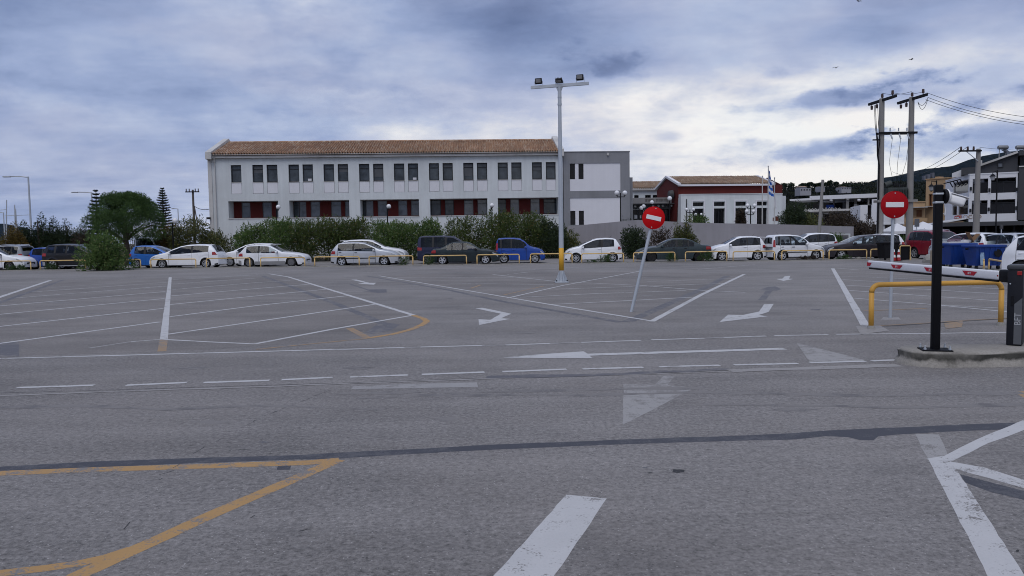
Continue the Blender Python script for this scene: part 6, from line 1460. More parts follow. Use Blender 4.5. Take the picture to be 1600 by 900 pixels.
for k in range(6):
    x = xm-.15+k*.14; mb = MB(); mb.tube([(x, YPL-.15, zx(294)), (x, YPL-.15, zx(294)+.12), (x, YPL-.15, zx(294)+.14), (x, YPL-.15, zx(294)+.34-(k > 2)*.1)], [.05, .05, .065, .04], 8); mb.build('bushing', IRON, tr, world=True)
for f in (.28, .50, .72):
    x = bx0+(bx1-bx0)*f; mb = MB(); mb.tube([(x+.1, YPL-.36, zm-.42), (x, YPL-.2, (zm+z1_)/2-.2), (xm-.15+.28*(f-.28)/.22*.5, YPL-.15, zx(293))], .012, 5); mb.build('drop_wire', IRON, hp, world=True)
for k, (xa, xb) in enumerate(((-.62, -.38), (-.55, -.36), (-.40, -.33))):
    b = pl[0][0]; mb = MB(); mb.tube([(b.x+xa, YPL-.25, zx(165)), (b.x+xa+.05, YPL-.3, zx(195)), (b.x+xa*.85+.1, YPL-.3, zx(222)), (b.x+xb, YPL-.27, zx(243)), (b.x-.22, YPL-.2, zx(258)), (b.x-.25, YPL-.2, .5)], [.016, .02, .03, .035, .05, .06], 6); mb.build('cable', IRON, hp, world=True)
mb = MB(); mb.box((pl[0][0].x-.42, YPL-.2, zx(219)), (.5, .08, .08)); mb.build('cable_bracket', IRON, hp, world=True)
def wire(name, a, b, sag, label, group, r=.014):
    a, b = Vector(a), Vector(b); pts = [a+(b-a)*t+Vector((0, 0, -sag*4*t*(1-t))) for t in np.linspace(0, 1, 16)]
    mb = MB(); mb.tube(pts, r, 5); return tag(mb.build(name, IRON), label, 'wire', group)
b1, z1w = pl[1]; b0, z0w = pl[0]
for i, (dx, dz_, ye) in enumerate(((.45, .02, 171), (.62, -.28, 180), (.3, -.42, 184))):
    en = at(1720, 46, 10); en.z = ztop(en.x, 46, ye+16)
    wire('overhead_wire', (b1.x+dx*.4, YPL-1.5, z1w+dz_), en, .55, ('topmost', 'middle', 'lowest')[i]+' of the power lines leaving the twin poles to the right', 'power lines')
for i, (u, w_) in enumerate(((.6, .66), (-.2, -.2))):
    wire('jumper_wire', (b0.x+u, YPL-.35, z0w+.3), (b1.x+w_, YPL-.35, z1w+.32), .14, ('upper', 'lower')[i]+' jumper wire slung between the tops of the twin poles', 'jumper wires', .013)
for i, s_ in enumerate((.2, .42)):
    p0 = Vector((b1.x+.25, YPL-.3, z1w-.35)); p1 = Vector((b1.x+.9, YPL-.3, z1w-.12-.1*i)); wire('jumper_wire', p0, p1, s_+.15, ('small', 'large')[i]+' wire loop hanging at the right twin pole', 'jumper wires', .016)
# slim pole with a side arm by the apartment house
Y = 57; b = at(1524, Y); z = ztop(b.x, Y, 232.5)
o = thing('utility_pole', b, 'concrete utility pole with one sided crossarm before the apartment house', 'utility pole')
mb = MB(); mb.tube([(0, 0, -.2), (0.05, 0, z)], [.26, .15], 12); mb.build('pole', POLE, o, auto=40)
mb = MB(); za = ztop(b.x, Y, 236); xl = at(1495, Y).x-b.x; mb.box((xl/2, -.2, za), (-xl+.3, .10, .11)); mb.build('crossarm', IRON, o)
mb = MB(); mb.tube([(xl*.68, -.2, za-.05), (-.05, -.15, za-.75)], .03, 5); mb.build('brace', ZINC, o)
for f in (1, .64, .32):
    mb = MB(); mb.tube([(xl*f*.98, -.2, za), (xl*f*.98, -.2, za+.1), (xl*f*.98, -.2, za+.32)], [.03, .08, .06], 8); mb.build('insulator', MATS['insulator'], o)
for i, f in enumerate((1, .64)):
    en = at(1395+i*8, 150, 20); en.z = ztop(en.x, 150, 268+i*3); wire('overhead_wire', (b.x+xl*f, Y-.2, za+.3), en, 1.2, ('upper', 'lower')[i]+' thin line running left from the one sided crossarm', 'telephone lines', .02)
en = at(1700, 57, 8); en.z = ztop(en.x, 57, 229); wire('overhead_wire', (b.x, Y-.2, za+.25), en, .25, 'thin line passing right over the roof water heaters', 'telephone lines', .012)
# plain poles
def plain_pole(x, yb_, yt, Y, r, label, m=POLE, lean=0.0, name='utility_pole'):
    b = at(x, Y); z = ztop(b.x, Y, yt); o = thing(name, b, label, 'pole'); mb = MB(); mb.tube([(0, 0, -.2), (lean, 0, z)], [r, r*.72], 10); mb.build('pole', m, o, auto=40); return o, b, z
o, b, z = plain_pole(1277, 366, 281, 54.5, .13, 'plain concrete pole leaning right behind the ramp wall', lean=.33)
mb = MB(); mb.tube([(.33, 0, z-.1), (.75, 0, z-.25)], .012, 5); mb.build('wire_stub', IRON, o)
o, b, z = plain_pole(305.5, 345, 296.5, 90, .16, 'wooden utility pole with stay left of the office building', mat('old_wood', (.11, .095, .085), .9, var=.2))
mb = MB(); mb.box((0, -.15, z-.25), (1.6, .12, .12)); mb.build('crossarm', IRON, o)
for k in (-.7, -.35, .35, .7):
    mb = MB(); mb.tube([(k, -.15, z-.2), (k, -.15, z+.12)], .06, 6); mb.build('insulator', MATS['insulator'], o)
mb = MB(); mb.tube([(.1, 0, ztop(b.x, 90, 322)), (1.05, -.3, 0)], .07, 6); mb.build('stay', MATS['old_wood'], o)
en = at(331, 72, 6); en.z = ztop(en.x, 72, 325); wire('overhead_wire', (b.x, 90, ztop(b.x, 90, 321)), en, .3, 'service wire from the wooden pole to the office building', 'telephone lines', .03)

# street lamps on the left
def street_lamp(x, yt, Y, armpx, label, r=.07, double=False):
    b = at(x, Y); z = ztop(b.x, Y, yt); o = thing('street_lamp', b, label, 'street lamp', 'street lamps along the quay')
    mb = MB(); mb.tube([(0, 0, -.2), (0, 0, z)], [r*1.5, r], 10); mb.build('mast', ZINC, o, auto=40)
    for s_ in ((1, -1) if double else (1,)):
        al = s_*armpx/FPX*Y
        mb = MB(); mb.tube([(0, 0, z-.05), (al*.3, 0, z+.02), (al, 0, z+.06)], r*.75, 8); mb.build('arm', ZINC, o)
        mb = MB(); mb.rbox((al*1.0, 0, z+.03), (abs(al)*.36, .26, .13), .05, seg=3); mb.build('lamp_head', ZINC, o, auto=50)
    return o
street_lamp(51.5, 276, 70, -33, 'nearest tall street lamp with a left pointing arm at far left')
street_lamp(148, 300.5, 88, -26, 'street lamp whose arm shows left of the umbrella pine')
street_lamp(281, 326, 105, -8, 'small street lamp right of the spired conifer', .06)
street_lamp(9, 332, 150, -9, 'faint distant street lamp among the boat masts', .09)
# boat masts
for i, (x, yt, tilt, lab) in enumerate(((9.3, 312.5, .9, 'boat mast leaning right at far left'), (24.8, 320, .35, 'pale boat mast standing with a crossing boom'), (28.2, 326, 0, 'thin boat mast just right of the boom mast'))):
    Y = 190; b = at(x, Y); z = ztop(b.x, Y, yt); o = thing('boat_mast', b, lab, 'mast', 'boat masts in the harbour'); mb = MB(); mb.tube([(0, 0, -1), (tilt, 0, z)], [.17, .12], 8); mb.build('spar', ZINC, o)
    zb_ = ztop(b.x, Y, 337 if i else 328.5); L_ = (3.6 if i == 1 else 1.2)
    if i < 2:
        mb = MB(); mb.tube([(tilt*.6-L_*(.8 if i else 2), 0, zb_), (tilt*.6+L_*(1 if i else .0), 0, zb_+.15)], .07, 6); mb.build('boom', ZINC, o)

# ------------------------------------------------------------------ globe lamps
def globe_lamp(x, Y, globes, ybase, label, r=.20, polex=None):
    b = at(polex or x, Y); o = thing('globe_lamp', b, label, 'park lamp', 'white globe lamps')
    zmin = min(ztop(b.x, Y, gy_) for _, gy_ in globes); zmax = max(ztop(b.x, Y, gy_) for _, gy_ in globes)
    mb = MB(); mb.tube([(0, 0, 0), (0, 0, zmax-(.0 if len(globes) > 1 else r*.9))], [.065, .045], 10); mb.build('mast', IRON, o, auto=40)
    for gx_, gy_ in globes:
        g_ = at(gx_, Y, 5); z = ztop(g_.x, Y, gy_); dx = g_.x-b.x
        if abs(dx) > .05:
            mb = MB(); mb.tube([(0, 0, z-r-.12), (dx*.9, 0, z-r-.12), (dx, 0, z-r*.9)], .035, 6); mb.build('arm', IRON, o)
        mb = MB(); mb.tube([(dx, 0, z-r*1.05), (dx, 0, z-r*.8)], .09, 10); mb.build('globe_holder', IRON, o)
        mb = MB(); mb.sphere((dx, 0, z), r, 18, 12); mb.build('globe', GLOBE, o, smooth=True)
    return o
globe_lamp(434.5, 64, [(434.5, 323.5)], 360, 'single globe lamp before the first red recess', .19)
globe_lamp(607, 64, [(607.2, 322.5)], 360, 'single globe lamp before the third red recess', .19)
globe_lamp(768.5, 64, [(768.5, 321)], 350, 'single globe lamp rising out of the dark shrubs', .19)
globe_lamp(970, 66, [(963.9, 301.5), (976.3, 301.5)], 345, 'twin globe lamp before the grey office block', .21)
globe_lamp(1046, 68, [(1046.3, 310)], 345, 'single globe lamp at the right end of the portico', .20)
globe_lamp(1018.3, 70, [(1018.5, 316)], 345, 'single globe lamp at the middle of the portico', .18)
globe_lamp(1004, 71, [(1002, 325), (1005.5, 322.5)], 345, 'pair of touching globes left of the portico doors', .19, polex=1004.5)
globe_lamp(1078, 70, [(1072.8, 327.3), (1083.4, 327.3)], 345, 'twin globe lamp at the left tall window of the red hall', .15)
globe_lamp(1091, 70, [(1087, 335), (1095.8, 335)], 350, 'low twin globe lamp over the shrub by the red hall', .13)
globe_lamp(1172.5, 68, [(1168, 321), (1179, 321), (1167, 330.2), (1177.5, 330.2)], 348, 'four globe lamp before the third tall window', .175)
globe_lamp(272, 58, [(272, 345)], 370, 'globe lamp half buried in the yellowish bush', .20)
# old style lanterns
def lantern(x, yb_, yt, Y, label):
    b = at(x, Y); zt2, zb2 = ztop(b.x, Y, yt), ztop(b.x, Y, yb_); o = thing('street_lantern', b, label, 'lantern', 'old style street lanterns'); h = zt2-zb2; w = h*.36
    return o, b, zt2, zb2, h, w
def lantern_body(o, h, w, z, x=0):
    mb = MB(); mb.lathe([(w*.55, 0), (w, h*.52)], 6, None, (x, 0, z)); mb.build('glass', mat('lantern_glass', (.35, .36, .38), .2), o)
    mb = MB(); mb.lathe([(w*1.25, h*.52), (w*.5, h*.78), (w*.15, h*.86), (w*.12, h)], 6, None, (x, 0, z)); mb.lathe([(w*.2, -h*.12), (w*.6, 0), (w*.55, .02)], 6, None, (x, 0, z)); mb.build('cap', IRON, o)
o, b, zt2, zb2, h, w = lantern(1548, 282, 270, 55, 'old style lantern on a thin black post by the apartment house')
lantern_body(o, h, w, zb2)
xp = at(1555, 55).x-b.x; mb = MB(); mb.tube([(xp, 0, 0), (xp, 0, ztop(b.x, 55, 266))], .05, 8); mb.build('post', IRON, o); mb = MB(); mb.tube([(xp, 0, zt2-.05), (xp*.5, 0, zt2+.15), (0, 0, zt2)], .025, 6); mb.build('bracket', IRON, o)
o, b, zt2, zb2, h, w = lantern(1453.2, 298, 286, 60, 'old style lantern hanging left of the black barrier post'); lantern_body(o, h, w, zb2)
xp = at(1461, 60).x-b.x; mb = MB(); mb.tube([(xp, 0, 0), (xp, 0, zt2+.2)], .05, 8); mb.build('post', IRON, o); mb = MB(); mb.tube([(xp, 0, zt2+.1), (0, 0, zt2+.15), (0, 0, zt2-.05)], .025, 6); mb.build('bracket', IRON, o)

# ------------------------------------------------------------------ flags
def flag_mat(name, greek):
    m, n, b = principled(name)
    uv = n.node('ShaderNodeSeparateXYZ', {0: n.node('ShaderNodeUVMap').outputs[0]}).outputs; u, v_ = uv[0], uv[1]
    blue, white = (0.03, 0.14, 0.50), (0.70, 0.72, 0.76)
    if greek:
        st = n.m('GREATER_THAN', n.m('FRACT', n.m('MULTIPLY', n.m('SUBTRACT', 1.0, v_), 4.5)), 0.5)
        cant = n.m('MULTIPLY', n.m('LESS_THAN', u, 0.37), n.m('GREATER_THAN', v_, 0.444))
        cross = n.m('MAXIMUM', n.m('LESS_THAN', n.m('ABSOLUTE', n.m('SUBTRACT', u, 0.185)), 0.037), n.m('LESS_THAN', n.m('ABSOLUTE', n.m('SUBTRACT', v_, 0.722)), 0.055))
        f = n.m('ADD', n.m('MULTIPLY', cant, cross), n.m('MULTIPLY', n.m('SUBTRACT', 1.0, cant), st)); n.put(b.inputs['Base Color'], n.mix(f, blue, white))
    else:
        n.put(b.inputs['Base Color'], n.mix(n.noise(n.node('ShaderNodeNewGeometry').outputs['Position'], 2.0), (.62, .63, .67), (.74, .74, .76)))
    b.inputs['Roughness'].default_value = 0.8; return m
def flag(b, z0, h, w, m, label, fold):
    """cloth hanging in folds from the mast at its left"""
    nu, nv = 22, 12; vs, uvs = [], []
    for j in range(nv+1):
        for i in range(nu+1):
            u, v_ = i/nu, j/nv; x = .03+u*w*(1-.86*v_)+.05*w*math.sin(u*8+v_*2); y = fold*math.sin(u*13+v_*1.5)*(.3+u); z = z0+h*v_-u*h*(.12+.10*v_); vs.append((x, y, z)); uvs.append((u, v_))
    fs = [(j*(nu+1)+i, j*(nu+1)+i+1, (j+1)*(nu+1)+i+1, (j+1)*(nu+1)+i) for j in range(nv) for i in range(nu)]
    me = bpy.data.meshes.new('flag'); me.from_pydata([(p[0]+b.x, p[1]+b.y, p[2]) for p in vs], [], fs); ul = me.uv_layers.new(name='uv')
    for lp in me.loops: ul.data[lp.index].uv = uvs[lp.vertex_index]
    o = link_mesh('flag', me, m, None, True); return tag(o, label, 'flag', 'flags before the red hall')
for i, (x, yt, w_) in enumerate(((1190.6, 275.5, 'left flagpole, bare of any flag'), (1199.6, 260, 'tallest middle flagpole with the blue and white flag'), (1209.4, 278, 'right flagpole with the limp white flag'))):
    Y = 69; b = at(x, Y); z = ztop(b.x, Y, yt); o = thing('flagpole', b, w_, 'flagpole', 'flagpoles'); mb = MB(); mb.tube([(0, 0, 0), (0, 0, z)], [.06, .04], 8); mb.build('mast', TRIM, o, auto=40); mb = MB(); mb.sphere((0, 0, z), .07, 8, 6); mb.build('finial', TRIM, o)
    if i == 1: flag(Vector((b.x, Y, 0)), z-2.45, 2.4, .50, flag_mat('striped_flag', True), 'blue and white striped flag hanging in folds on the tallest flagpole', .10)
    if i == 2: flag(Vector((b.x-.1, Y-.05, 0)), z-2.6, 2.0, .30, flag_mat('white_flag', False), 'limp white flag on the right flagpole', .06)

# ------------------------------------------------------------------ bins and odds and ends on the right
BIN = mat('bin_blue', (0.008, 0.042, 0.23), .5, var=.14, scale=2.5, fine=.04, dirt=(.03, .045, .09), dirt_amt=.4)
def dumpster(xa, xb, Y, ytop_, label, sticker=False, yaw=0.0):
    a, b = at(xa, Y), at(xb, Y); w = (b-a).length; c = (a+b)/2; h = ztop(c.x, Y, ytop_)
    o = thing('dumpster', (c.x, c.y+.5, 0), label, 'dumpster', 'blue dumpsters', rz=yaw)
    mb = MB(); vs = []
    for z, k, kd in ((.16, .80, .34), (.5, .87, .42), (h-.1, 1.0, .5)): vs += [(-w/2*k, -kd, z), (w/2*k, -kd, z), (w/2*k, kd, z), (-w/2*k, kd, z)]
    mb.add(vs, [(3, 2, 1, 0)]+[(j*4+i, j*4+(i+1) % 4, (j+1)*4+(i+1) % 4, (j+1)*4+i) for j in range(2) for i in range(4)]+[(8, 9, 10, 11)]); mb.build('bin_body', BIN, o)
    mb = MB(); mb.rbox((0, 0, h-.07), (w*1.04, 1.08, .11), .03); mb.build('rim', BIN, o)
    for k in range(5):
        mb = MB(); x = -w*.36+k*w*.18; mb.add([(x-.02, -.50, h-.12), (x+.02, -.50, h-.12), (x*.86+.02, -.37, .25), (x*.86-.02, -.37, .25), (x-.02, -.52, h-.12), (x+.02, -.52, h-.12), (x*.86+.02, -.40, .25), (x*.86-.02, -.40, .25)], [(4, 5, 6, 7), (0, 4, 7, 3), (1, 2, 6, 5), (3, 7, 6, 2)]); mb.build('rib', BIN, o)
    for sx in (-1, 1):
        for sy in (-1, 1):
            wl = MB(); wl.lathe([(.001, -.03), (.09, -.03), (.09, .03), (.001, .03)], 14, Matrix.Rotation(R(90), 3, 'Y'), (sx*w*.36, sy*.28, .09)); wl.build('castor', RUB, o)
        mb = MB(); mb.tube([(sx*w*.52, 0, h-.18), (sx*w*.60, 0, h-.18)], .04, 8); mb.build('lifting_pin', IRON, o)
    if sticker:
        mb = MB(); mb.box((-w*.27, -.475, h*.50), (.17, .01, h*.62), Matrix.Rotation(R(-6.5), 3, 'X')); mb.build('sticker', mat('sticker', (.22, .32, .45), .5, var=.4, scale=14), o)
        mb = MB(); mb.lathe([(.001, 0), (.16, 0), (.16, -.012)], 20, Matrix.Rotation(R(-96), 3, 'X'), (w*.24, -.50, h-.36)); mb.build('hatch_cover', IRON, o)
    return o, h, c
o1, h1, c1 = dumpster(1484, 1526, 33.2, 379.5, 'left blue dumpster, partly behind the other')
o2, h2, c2 = dumpster(1524, 1571, 31.8, 382, 'right blue dumpster with pale sticker and round hatch', True)
mb = MB(); mb.rbox((0, 0, .02), (.50, .36, .02), .002, Matrix.Rotation(R(62), 3, 'Y') @ Matrix.Rotation(R(6), 3, 'X')); mb.box((.22, 0, .0), (.45, .34, .015), Matrix.Rotation(R(-48), 3, 'Y'))
kb = mb.build('cardboard_box', mat('cardboard', (.20, .115, .06), .85, var=.1, scale=3)); kb.location = (c1.x+.55, c1.y+.5, h1+.22); tag(kb, 'flattened brown cardboard box lying on the blue dumpsters', 'cardboard box')
mb = MB(); mb.rbox((0, 0, .03), (.9, .5, .08), .03); mb.rbox((.5, .1, .08), (.35, .3, .14), .05); pbg = mb.build('rubbish_bag', mat('white_plastic', (.5, .5, .52), .4, var=.15)); pbg.location = (c1.x-.05, c1.y+.5, h1-.02); tag(pbg, 'pale rubbish heaped on top of the left dumpster', 'rubbish')
o = thing('waste_bin', at(1382, 44.6), 'black wheeled bin behind the upright no entry sign', 'bin')
mb = MB(); vs = []
for z, k in ((.12, .42), (.95, .52)): vs += [(-.55*k*1.5, -.45, z), (.55*k*1.5, -.45, z), (.55*k*1.5, .45, z), (-.55*k*1.5, .45, z)]
o.location.x = at(1387, 44.6).x; MW[o] = Matrix.Translation(o.location)
mb.add(vs, [(3, 2, 1, 0), (4, 5, 6, 7)]+[(i, (i+1) % 4, 4+(i+1) % 4, 4+i) for i in range(4)]); mb.build('bin_body', IRON, o)
mb = MB(); mb.rbox((0, 0, 1.0), (1.0, 1.0, .12), .05, seg=3); mb.build('lid', IRON, o, auto=50)
for sx in (-1, 1):
    mb = MB(); mb.lathe([(.001, -.03), (.1, -.03), (.1, .03), (.001, .03)], 12, Matrix.Rotation(R(90), 3, 'Y'), (sx*.3, -.3, .1)); mb.build('castor', RUB, o)
for i, x in enumerate((1396.5, 1404)):
    b = at(x, 42.6); o = thing('traffic_cone', b, ('left', 'right')[i]+' red and white striped cone beside the black bin', 'traffic cone', 'striped cones')
    mb = MB(); mb.rbox((0, 0, .02), (.30, .30, .04), .01); mb.build('foot', IRON, o)
    for k, (r0, r1, z0, z1, m_) in enumerate(((.12, .095, .04, .22, RED), (.095, .075, .22, .36, SWHT), (.075, .055, .36, .52, RED), (.055, .03, .52, .66, SWHT))):
        mb = MB(); mb.lathe([(r0, z0), (r1, z1), (.001, z1)], 16); mb.build('cone_band', m_, o, smooth=False)
o = thing('trolley_frame', at(1414, 44.0), 'yellow tube frame of a bin stand right of the cones', 'bin stand'); mb = MB(); mb.tube([(-.30, 0, 0), (-.30, 0, .75), (-.25, 0, .82), (.25, 0, .82), (.30, 0, .75), (.30, 0, 0)], .03, 8); mb.build('frame', YELP, o); mb = MB(); mb.rbox((0, .4, .45), (.75, .6, .85), .06); mb.build('bin_body', IRON, o)
# concrete bollard block, street sign, electrical cabinet
b = at(1466.5, 38.0); o = thing('utility_cabinet', b, 'pale weathered utility cabinet behind the black barrier post', 'cabinet'); zc = ztop(b.x, 38, 374)
mb = MB(); mb.rbox((0, 0, zc*.28), (.60, .5, zc*.56), .02); mb.build('plinth', mat('stone_plinth', (.33, .27, .20), .9, var=.25, scale=3, bump=.4), o); mb = MB(); mb.rbox((0, 0, zc*.78), (.54, .44, zc*.44), .02); mb.build('housing', ZINC, o)
mb = MB(); mb.rbox((0, 0, zc), (.6, .5, .05), .01); mb.build('cap', ZINC, o)
b = at(1431.2, 50); z = ztop(b.x, 50, 342); o = thing('street_sign', b, 'back of a grey square street sign by the twin poles', 'sign'); mb = MB(); mb.tube([(0, 0, 0), (0, 0, z)], .03, 8); mb.build('post', ZINC, o); mb = MB(); mb.rbox((0, -.04, z-.25), (.32, .02, .52), .01); mb.build('plate', mat('sign_back', (.10, .105, .12), .5), o)
b = at(1563.5, 45); z = ztop(b.x, 45, 352); o = thing('parking_meter', b, 'small grey meter post behind the dumpsters', 'meter post'); mb = MB(); mb.tube([(0, 0, 0), (0, 0, z-.15)], .03, 8); mb.build('post', ZINC, o); mb = MB(); mb.rbox((0, 0, z-.1), (.16, .12, .25), .03); mb.build('head', GREYP, o)
for i, (x, Y, s) in enumerate(((1340, 46.6, .2), (1458, 40, .5), (1415, 45.5, .16))):
    bm = bmesh.new(); bmesh.ops.create_icosphere(bm, subdivisions=2, radius=s)
    for v_ in bm.verts: v_.co *= random.uniform(.75, 1.15); v_.co.z *= .6
    me = bpy.data.meshes.new('rock'); bm.to_mesh(me); bm.free(); r_ = link_mesh('rock', me, conc); r_.location = at(x, Y)+Vector((0, 0, s*.3)); tag(r_, ('grey rock by the brown estate car', 'large pale rock beside the utility cabinet', 'small rock near the bin stand')[i], 'rock', 'rocks')

# ------------------------------------------------------------------ cars on the right
make_car('suv', at(1470, 45.0)[:2], R(-80), PRED, 'red sport utility car with pale headlight behind the barrier post', L=4.3, Wd=1.78, H=1.68, wr=.34, roofrails=True, group='cars parked on the right', rim='five')
make_car('wagon', at(1510, 42.5)[:2], R(99), PW, 'white car whose roof shows above the left dumpster', L=4.3, Wd=1.75, H=1.50, group='cars parked on the right', glassm='clear')
make_car('hatch', at(1563, 40.5)[:2], R(100), PSIL, 'silver car showing between the dumpsters and the white hatchback', L=4.0, H=1.46, group='cars parked on the right', glassm='clear')
_r = at(1563, 25.5)
make_car('hatch', (_r.x+1.95*math.cos(R(48))+.6, _r.y-1.95*math.sin(R(48))+.55), R(-48), PW, 'white hatchback cut off by the right edge, beyond the barrier cabinet', L=3.9, H=1.46, Wd=1.7, group='cars parked on the right', glassm=None, rearlight='none')
# camper in the background
b0 = at(209, 60); b1 = at(254, 60); make_car('van', ((b0.x+b1.x)/2, 61), 0.0, PW, 'white camper van far behind the blue hatchback', L=(b1-b0).length, Wd=1.9, H=ztop(b0.x, 60, 371.5), wr=.32, group='cars parked behind the first row', cat='camper van', name='camper_van', plate=False)

# ------------------------------------------------------------------ birds
for i, (x, y) in enumerate(((1342, 2), (1306, 106), (1424, 93))):
    p = P(x, y, 90); mb = MB(); mb.sphere((0, 0, 0), .07, 8, 6, sc=(2.2, .8, .7))
    for s_ in (-1, 1): mb.add([(-.1, s_*.05, .02), (.1, s_*.05, .02), (.12, s_*.22, .10), (-.06, s_*.24, .10), (-.02, s_*.46, .02)], [(0, 1, 2, 3), (3, 2, 4)])
    mb.add([(-.14, -.04, 0), (-.14, .04, 0), (-.28, .06, .01), (-.28, -.06, .01)], [(0, 1, 2, 3)])
    o = mb.build('bird', IRON); o.location = p; o.rotation_euler = (0, 0, random.uniform(0, 6)); tag(o, 'bird flying '+('at the top edge of the sky', 'above the roof of the red hall', 'above the twin utility poles')[i], 'bird', 'birds in the sky')

# ------------------------------------------------------------------ trees and shrubs
def umbrella_pine(px, Y, top, bottom, wpx, label):
    b = at(px, Y, .1); zt_, zb_ = ztop(b.x, Y, top)-.1, ztop(b.x, Y, bottom)-.1; Wd = wpx/FPX*Y; H = zt_-zb_
    o = thing('umbrella_pine', b, label, 'tree')
    cl = []
    for i in range(130):
        a = random.uniform(0, 6.283); f = random.random()**.5; t = random.uniform(.0, 1) if i % 2 else random.uniform(.75, 1)
        rr = Wd/2*.90*f; z = zb_+H*(.22+.72*math.sqrt(max(0, 1-f*f))*(t**.5)) if random.random() < .8 else zb_+H*random.uniform(.12, .4)
        r = random.uniform(.10, .155)*Wd*.8; cl.append(((rr*math.cos(a), rr*math.sin(a), min(z, zt_-r*.8)), (r, r, r*.8)))
    c, u = clump_points(60000, cl, .25); leaf_mesh('crown', c, u, .15, .22, LEAF['pine'], o, .45, .45)
    tips = []
    for i in range(420):
        a = random.uniform(0, 6.283); f = math.sqrt(random.random())*.98; p = np.array((Wd/2*f*math.cos(a), Wd/2*f*math.sin(a), zb_+H*(.24+.68*math.sqrt(max(0, 1-f*f)))))
        d = np.array((p[0]*.25, p[1]*.25, 1.0)); tips += [p+d*q for q in np.linspace(-.12, .30, 9)]
    tips = np.array(tips); leaf_mesh('shoots', tips, np.tile((0, 0, .5), (len(tips), 1)), .12, .2, LEAF['pine'], o, .6, .3)['kind'] = 'stuff'
    mb = MB(); mb.tube([(0, 0, -.1), (.05, 0, zb_*.6), (-.05, 0, zb_+H*.15), (0, 0, zb_+H*.45)], [.24, .20, .18, .10], 10); mb.build('trunk', BARK, o, auto=60)
    for i in range(11):
        a = i*.58+random.random()*.3; L_ = Wd*.40*random.uniform(.7, 1); z0 = zb_+H*random.uniform(-.04, .2); mb = MB(); mb.tube([(0, 0, z0), (L_*.5*math.cos(a), L_*.5*math.sin(a), z0+H*.20), (L_*math.cos(a), L_*math.sin(a), z0+H*.30)], [.09, .06, .02], 6); mb.build('limb', BARK, o)
def norfolk(px, Y, top, bottom, wpx, label, levels=15):
    b = at(px, Y, 0); zt_, zb_ = ztop(b.x, Y, top), ztop(b.x, Y, bottom); Wd = wpx/FPX*Y; o = thing('norfolk_pine', b, label, 'tree', 'spired conifers')
    mb = MB(); mb.tube([(0, 0, -.2), (0, 0, zt_)], [.22, .025], 8); mb.build('trunk', BARK, o)
    C_, U_ = [], []; tw = MB()
    for k in range(levels):
        t = k/(levels-1); z = zb_+(zt_-zb_)*(t**.92)*.965; R_ = Wd/2*(1-t)**.8+.10; nb = 6
        for j in range(nb):
            a = j*6.283/nb+k*.5+random.uniform(-.15, .15); L_ = R_*random.uniform(.8, 1.1); d = np.array((math.cos(a), math.sin(a), .20)); sd = np.array((-math.sin(a), math.cos(a), 0))
            m_ = int(26*L_)+7; tw.tube([(0, 0, z), (d[0]*L_, d[1]*L_, z+.20*L_)], [.03, .01], 4)
            for s_ in np.linspace(.12, 1, m_):
                q = np.array((0, 0, z))+d*L_*s_; w = .20*L_*(1-abs(s_-.6))
                for sg_ in (-1, 1): C_.append(q+sd*sg_*random.uniform(0, w)); U_.append(sd*sg_*.7+d*.5+np.array((0, 0, .45)))
    C_, U_ = np.array(C_), np.array(U_); leaf_mesh('crown', C_, U_, .24, .28, LEAF['conifer'], o, .3, .25); tw.build('branches', BARK, o)['kind'] = 'stuff'
def loose_tree(px, Y, top, wpx, label, leaf, n=5200, z0=.1, spires=5, size=.18, name='tree', H0=.15, group=None):
    """ragged tree of several pointed leaders"""
    b = at(px, Y, z0); H = ztop(b.x, Y, top)-z0; Wd = wpx/FPX*Y; o = thing(name, b, label, 'tree', group); cl = []
    for s_ in range(spires):
        x = random.uniform(-.42, .42)*Wd if s_ else 0; hh = H*(1.0 if s_ == 0 else random.uniform(.62, .92)); y = random.uniform(-.2, .2)*Wd
        for k in range(9):
            t = k/8; r = (Wd*.23*(1-t)**.7+.15)*random.uniform(.75, 1.15); z = H*H0+(hh-H*H0)*t*.95
            cl.append(((x*(1-.2*t)+random.gauss(0, .12), y+random.gauss(0, .1), z), (r, r, max(.25, r*.9))))
    for k in range(6): cl.append(((random.uniform(-.4, .4)*Wd, random.uniform(-.2, .2)*Wd, H*random.uniform(.15, .45)), (Wd*.17, Wd*.17, H*.14)))
    c, u = clump_points(int(n*3.6), cl, .2); k = c[:, 2] > .05; leaf_mesh('crown', c[k], u[k], size, .26, LEAF[leaf], o, .6, .4)
    mb = MB(); mb.tube([(0, 0, -.1), (.06, 0, H*.4), (0, 0, H*.85)], [.16, .11, .03], 8); mb.build('trunk', BARK, o)
    for i in range(5):
        ct, _ = random.choice(cl); mb = MB(); mb.tube([(0, 0, H*.12), (ct[0]*.5, ct[1]*.5, ct[2]*.6), ct], [.07, .05, .015], 5); mb.build('limb', BARK, o)
    return o
umbrella_pine(199, 58, 300, 380, 112, 'round topped dark green umbrella pine')
norfolk(155, 82, 297, 372, 34, 'spired conifer half hidden behind the left of the umbrella pine', 13)
norfolk(258, 92, 293.5, 362, 30, 'spired conifer standing free to the right of the umbrella pine', 17)
loose_tree(62, 62, 332, 58, 'tall dark ragged conifer left of the umbrella pine', 'dark', 6000, name='dark_tree')
loose_tree(107, 66, 342, 64, 'dark ragged tree between the tall ragged conifer and the umbrella pine', 'dark', 6000, name='dark_tree', spires=6)
loose_tree(30, 60, 345, 62, 'yellowing autumn tree at far left', 'autumn', 3600, spires=6, name='autumn_tree')
loose_tree(140, 64, 356, 56, 'low dark tree under the left side of the umbrella pine', 'brown', 4200, spires=6, name='dark_tree')
loose_tree(4, 66, 372, 40, 'grey green shrub tree at the left edge', 'olive', 2200, spires=4, name='shrub_tree')
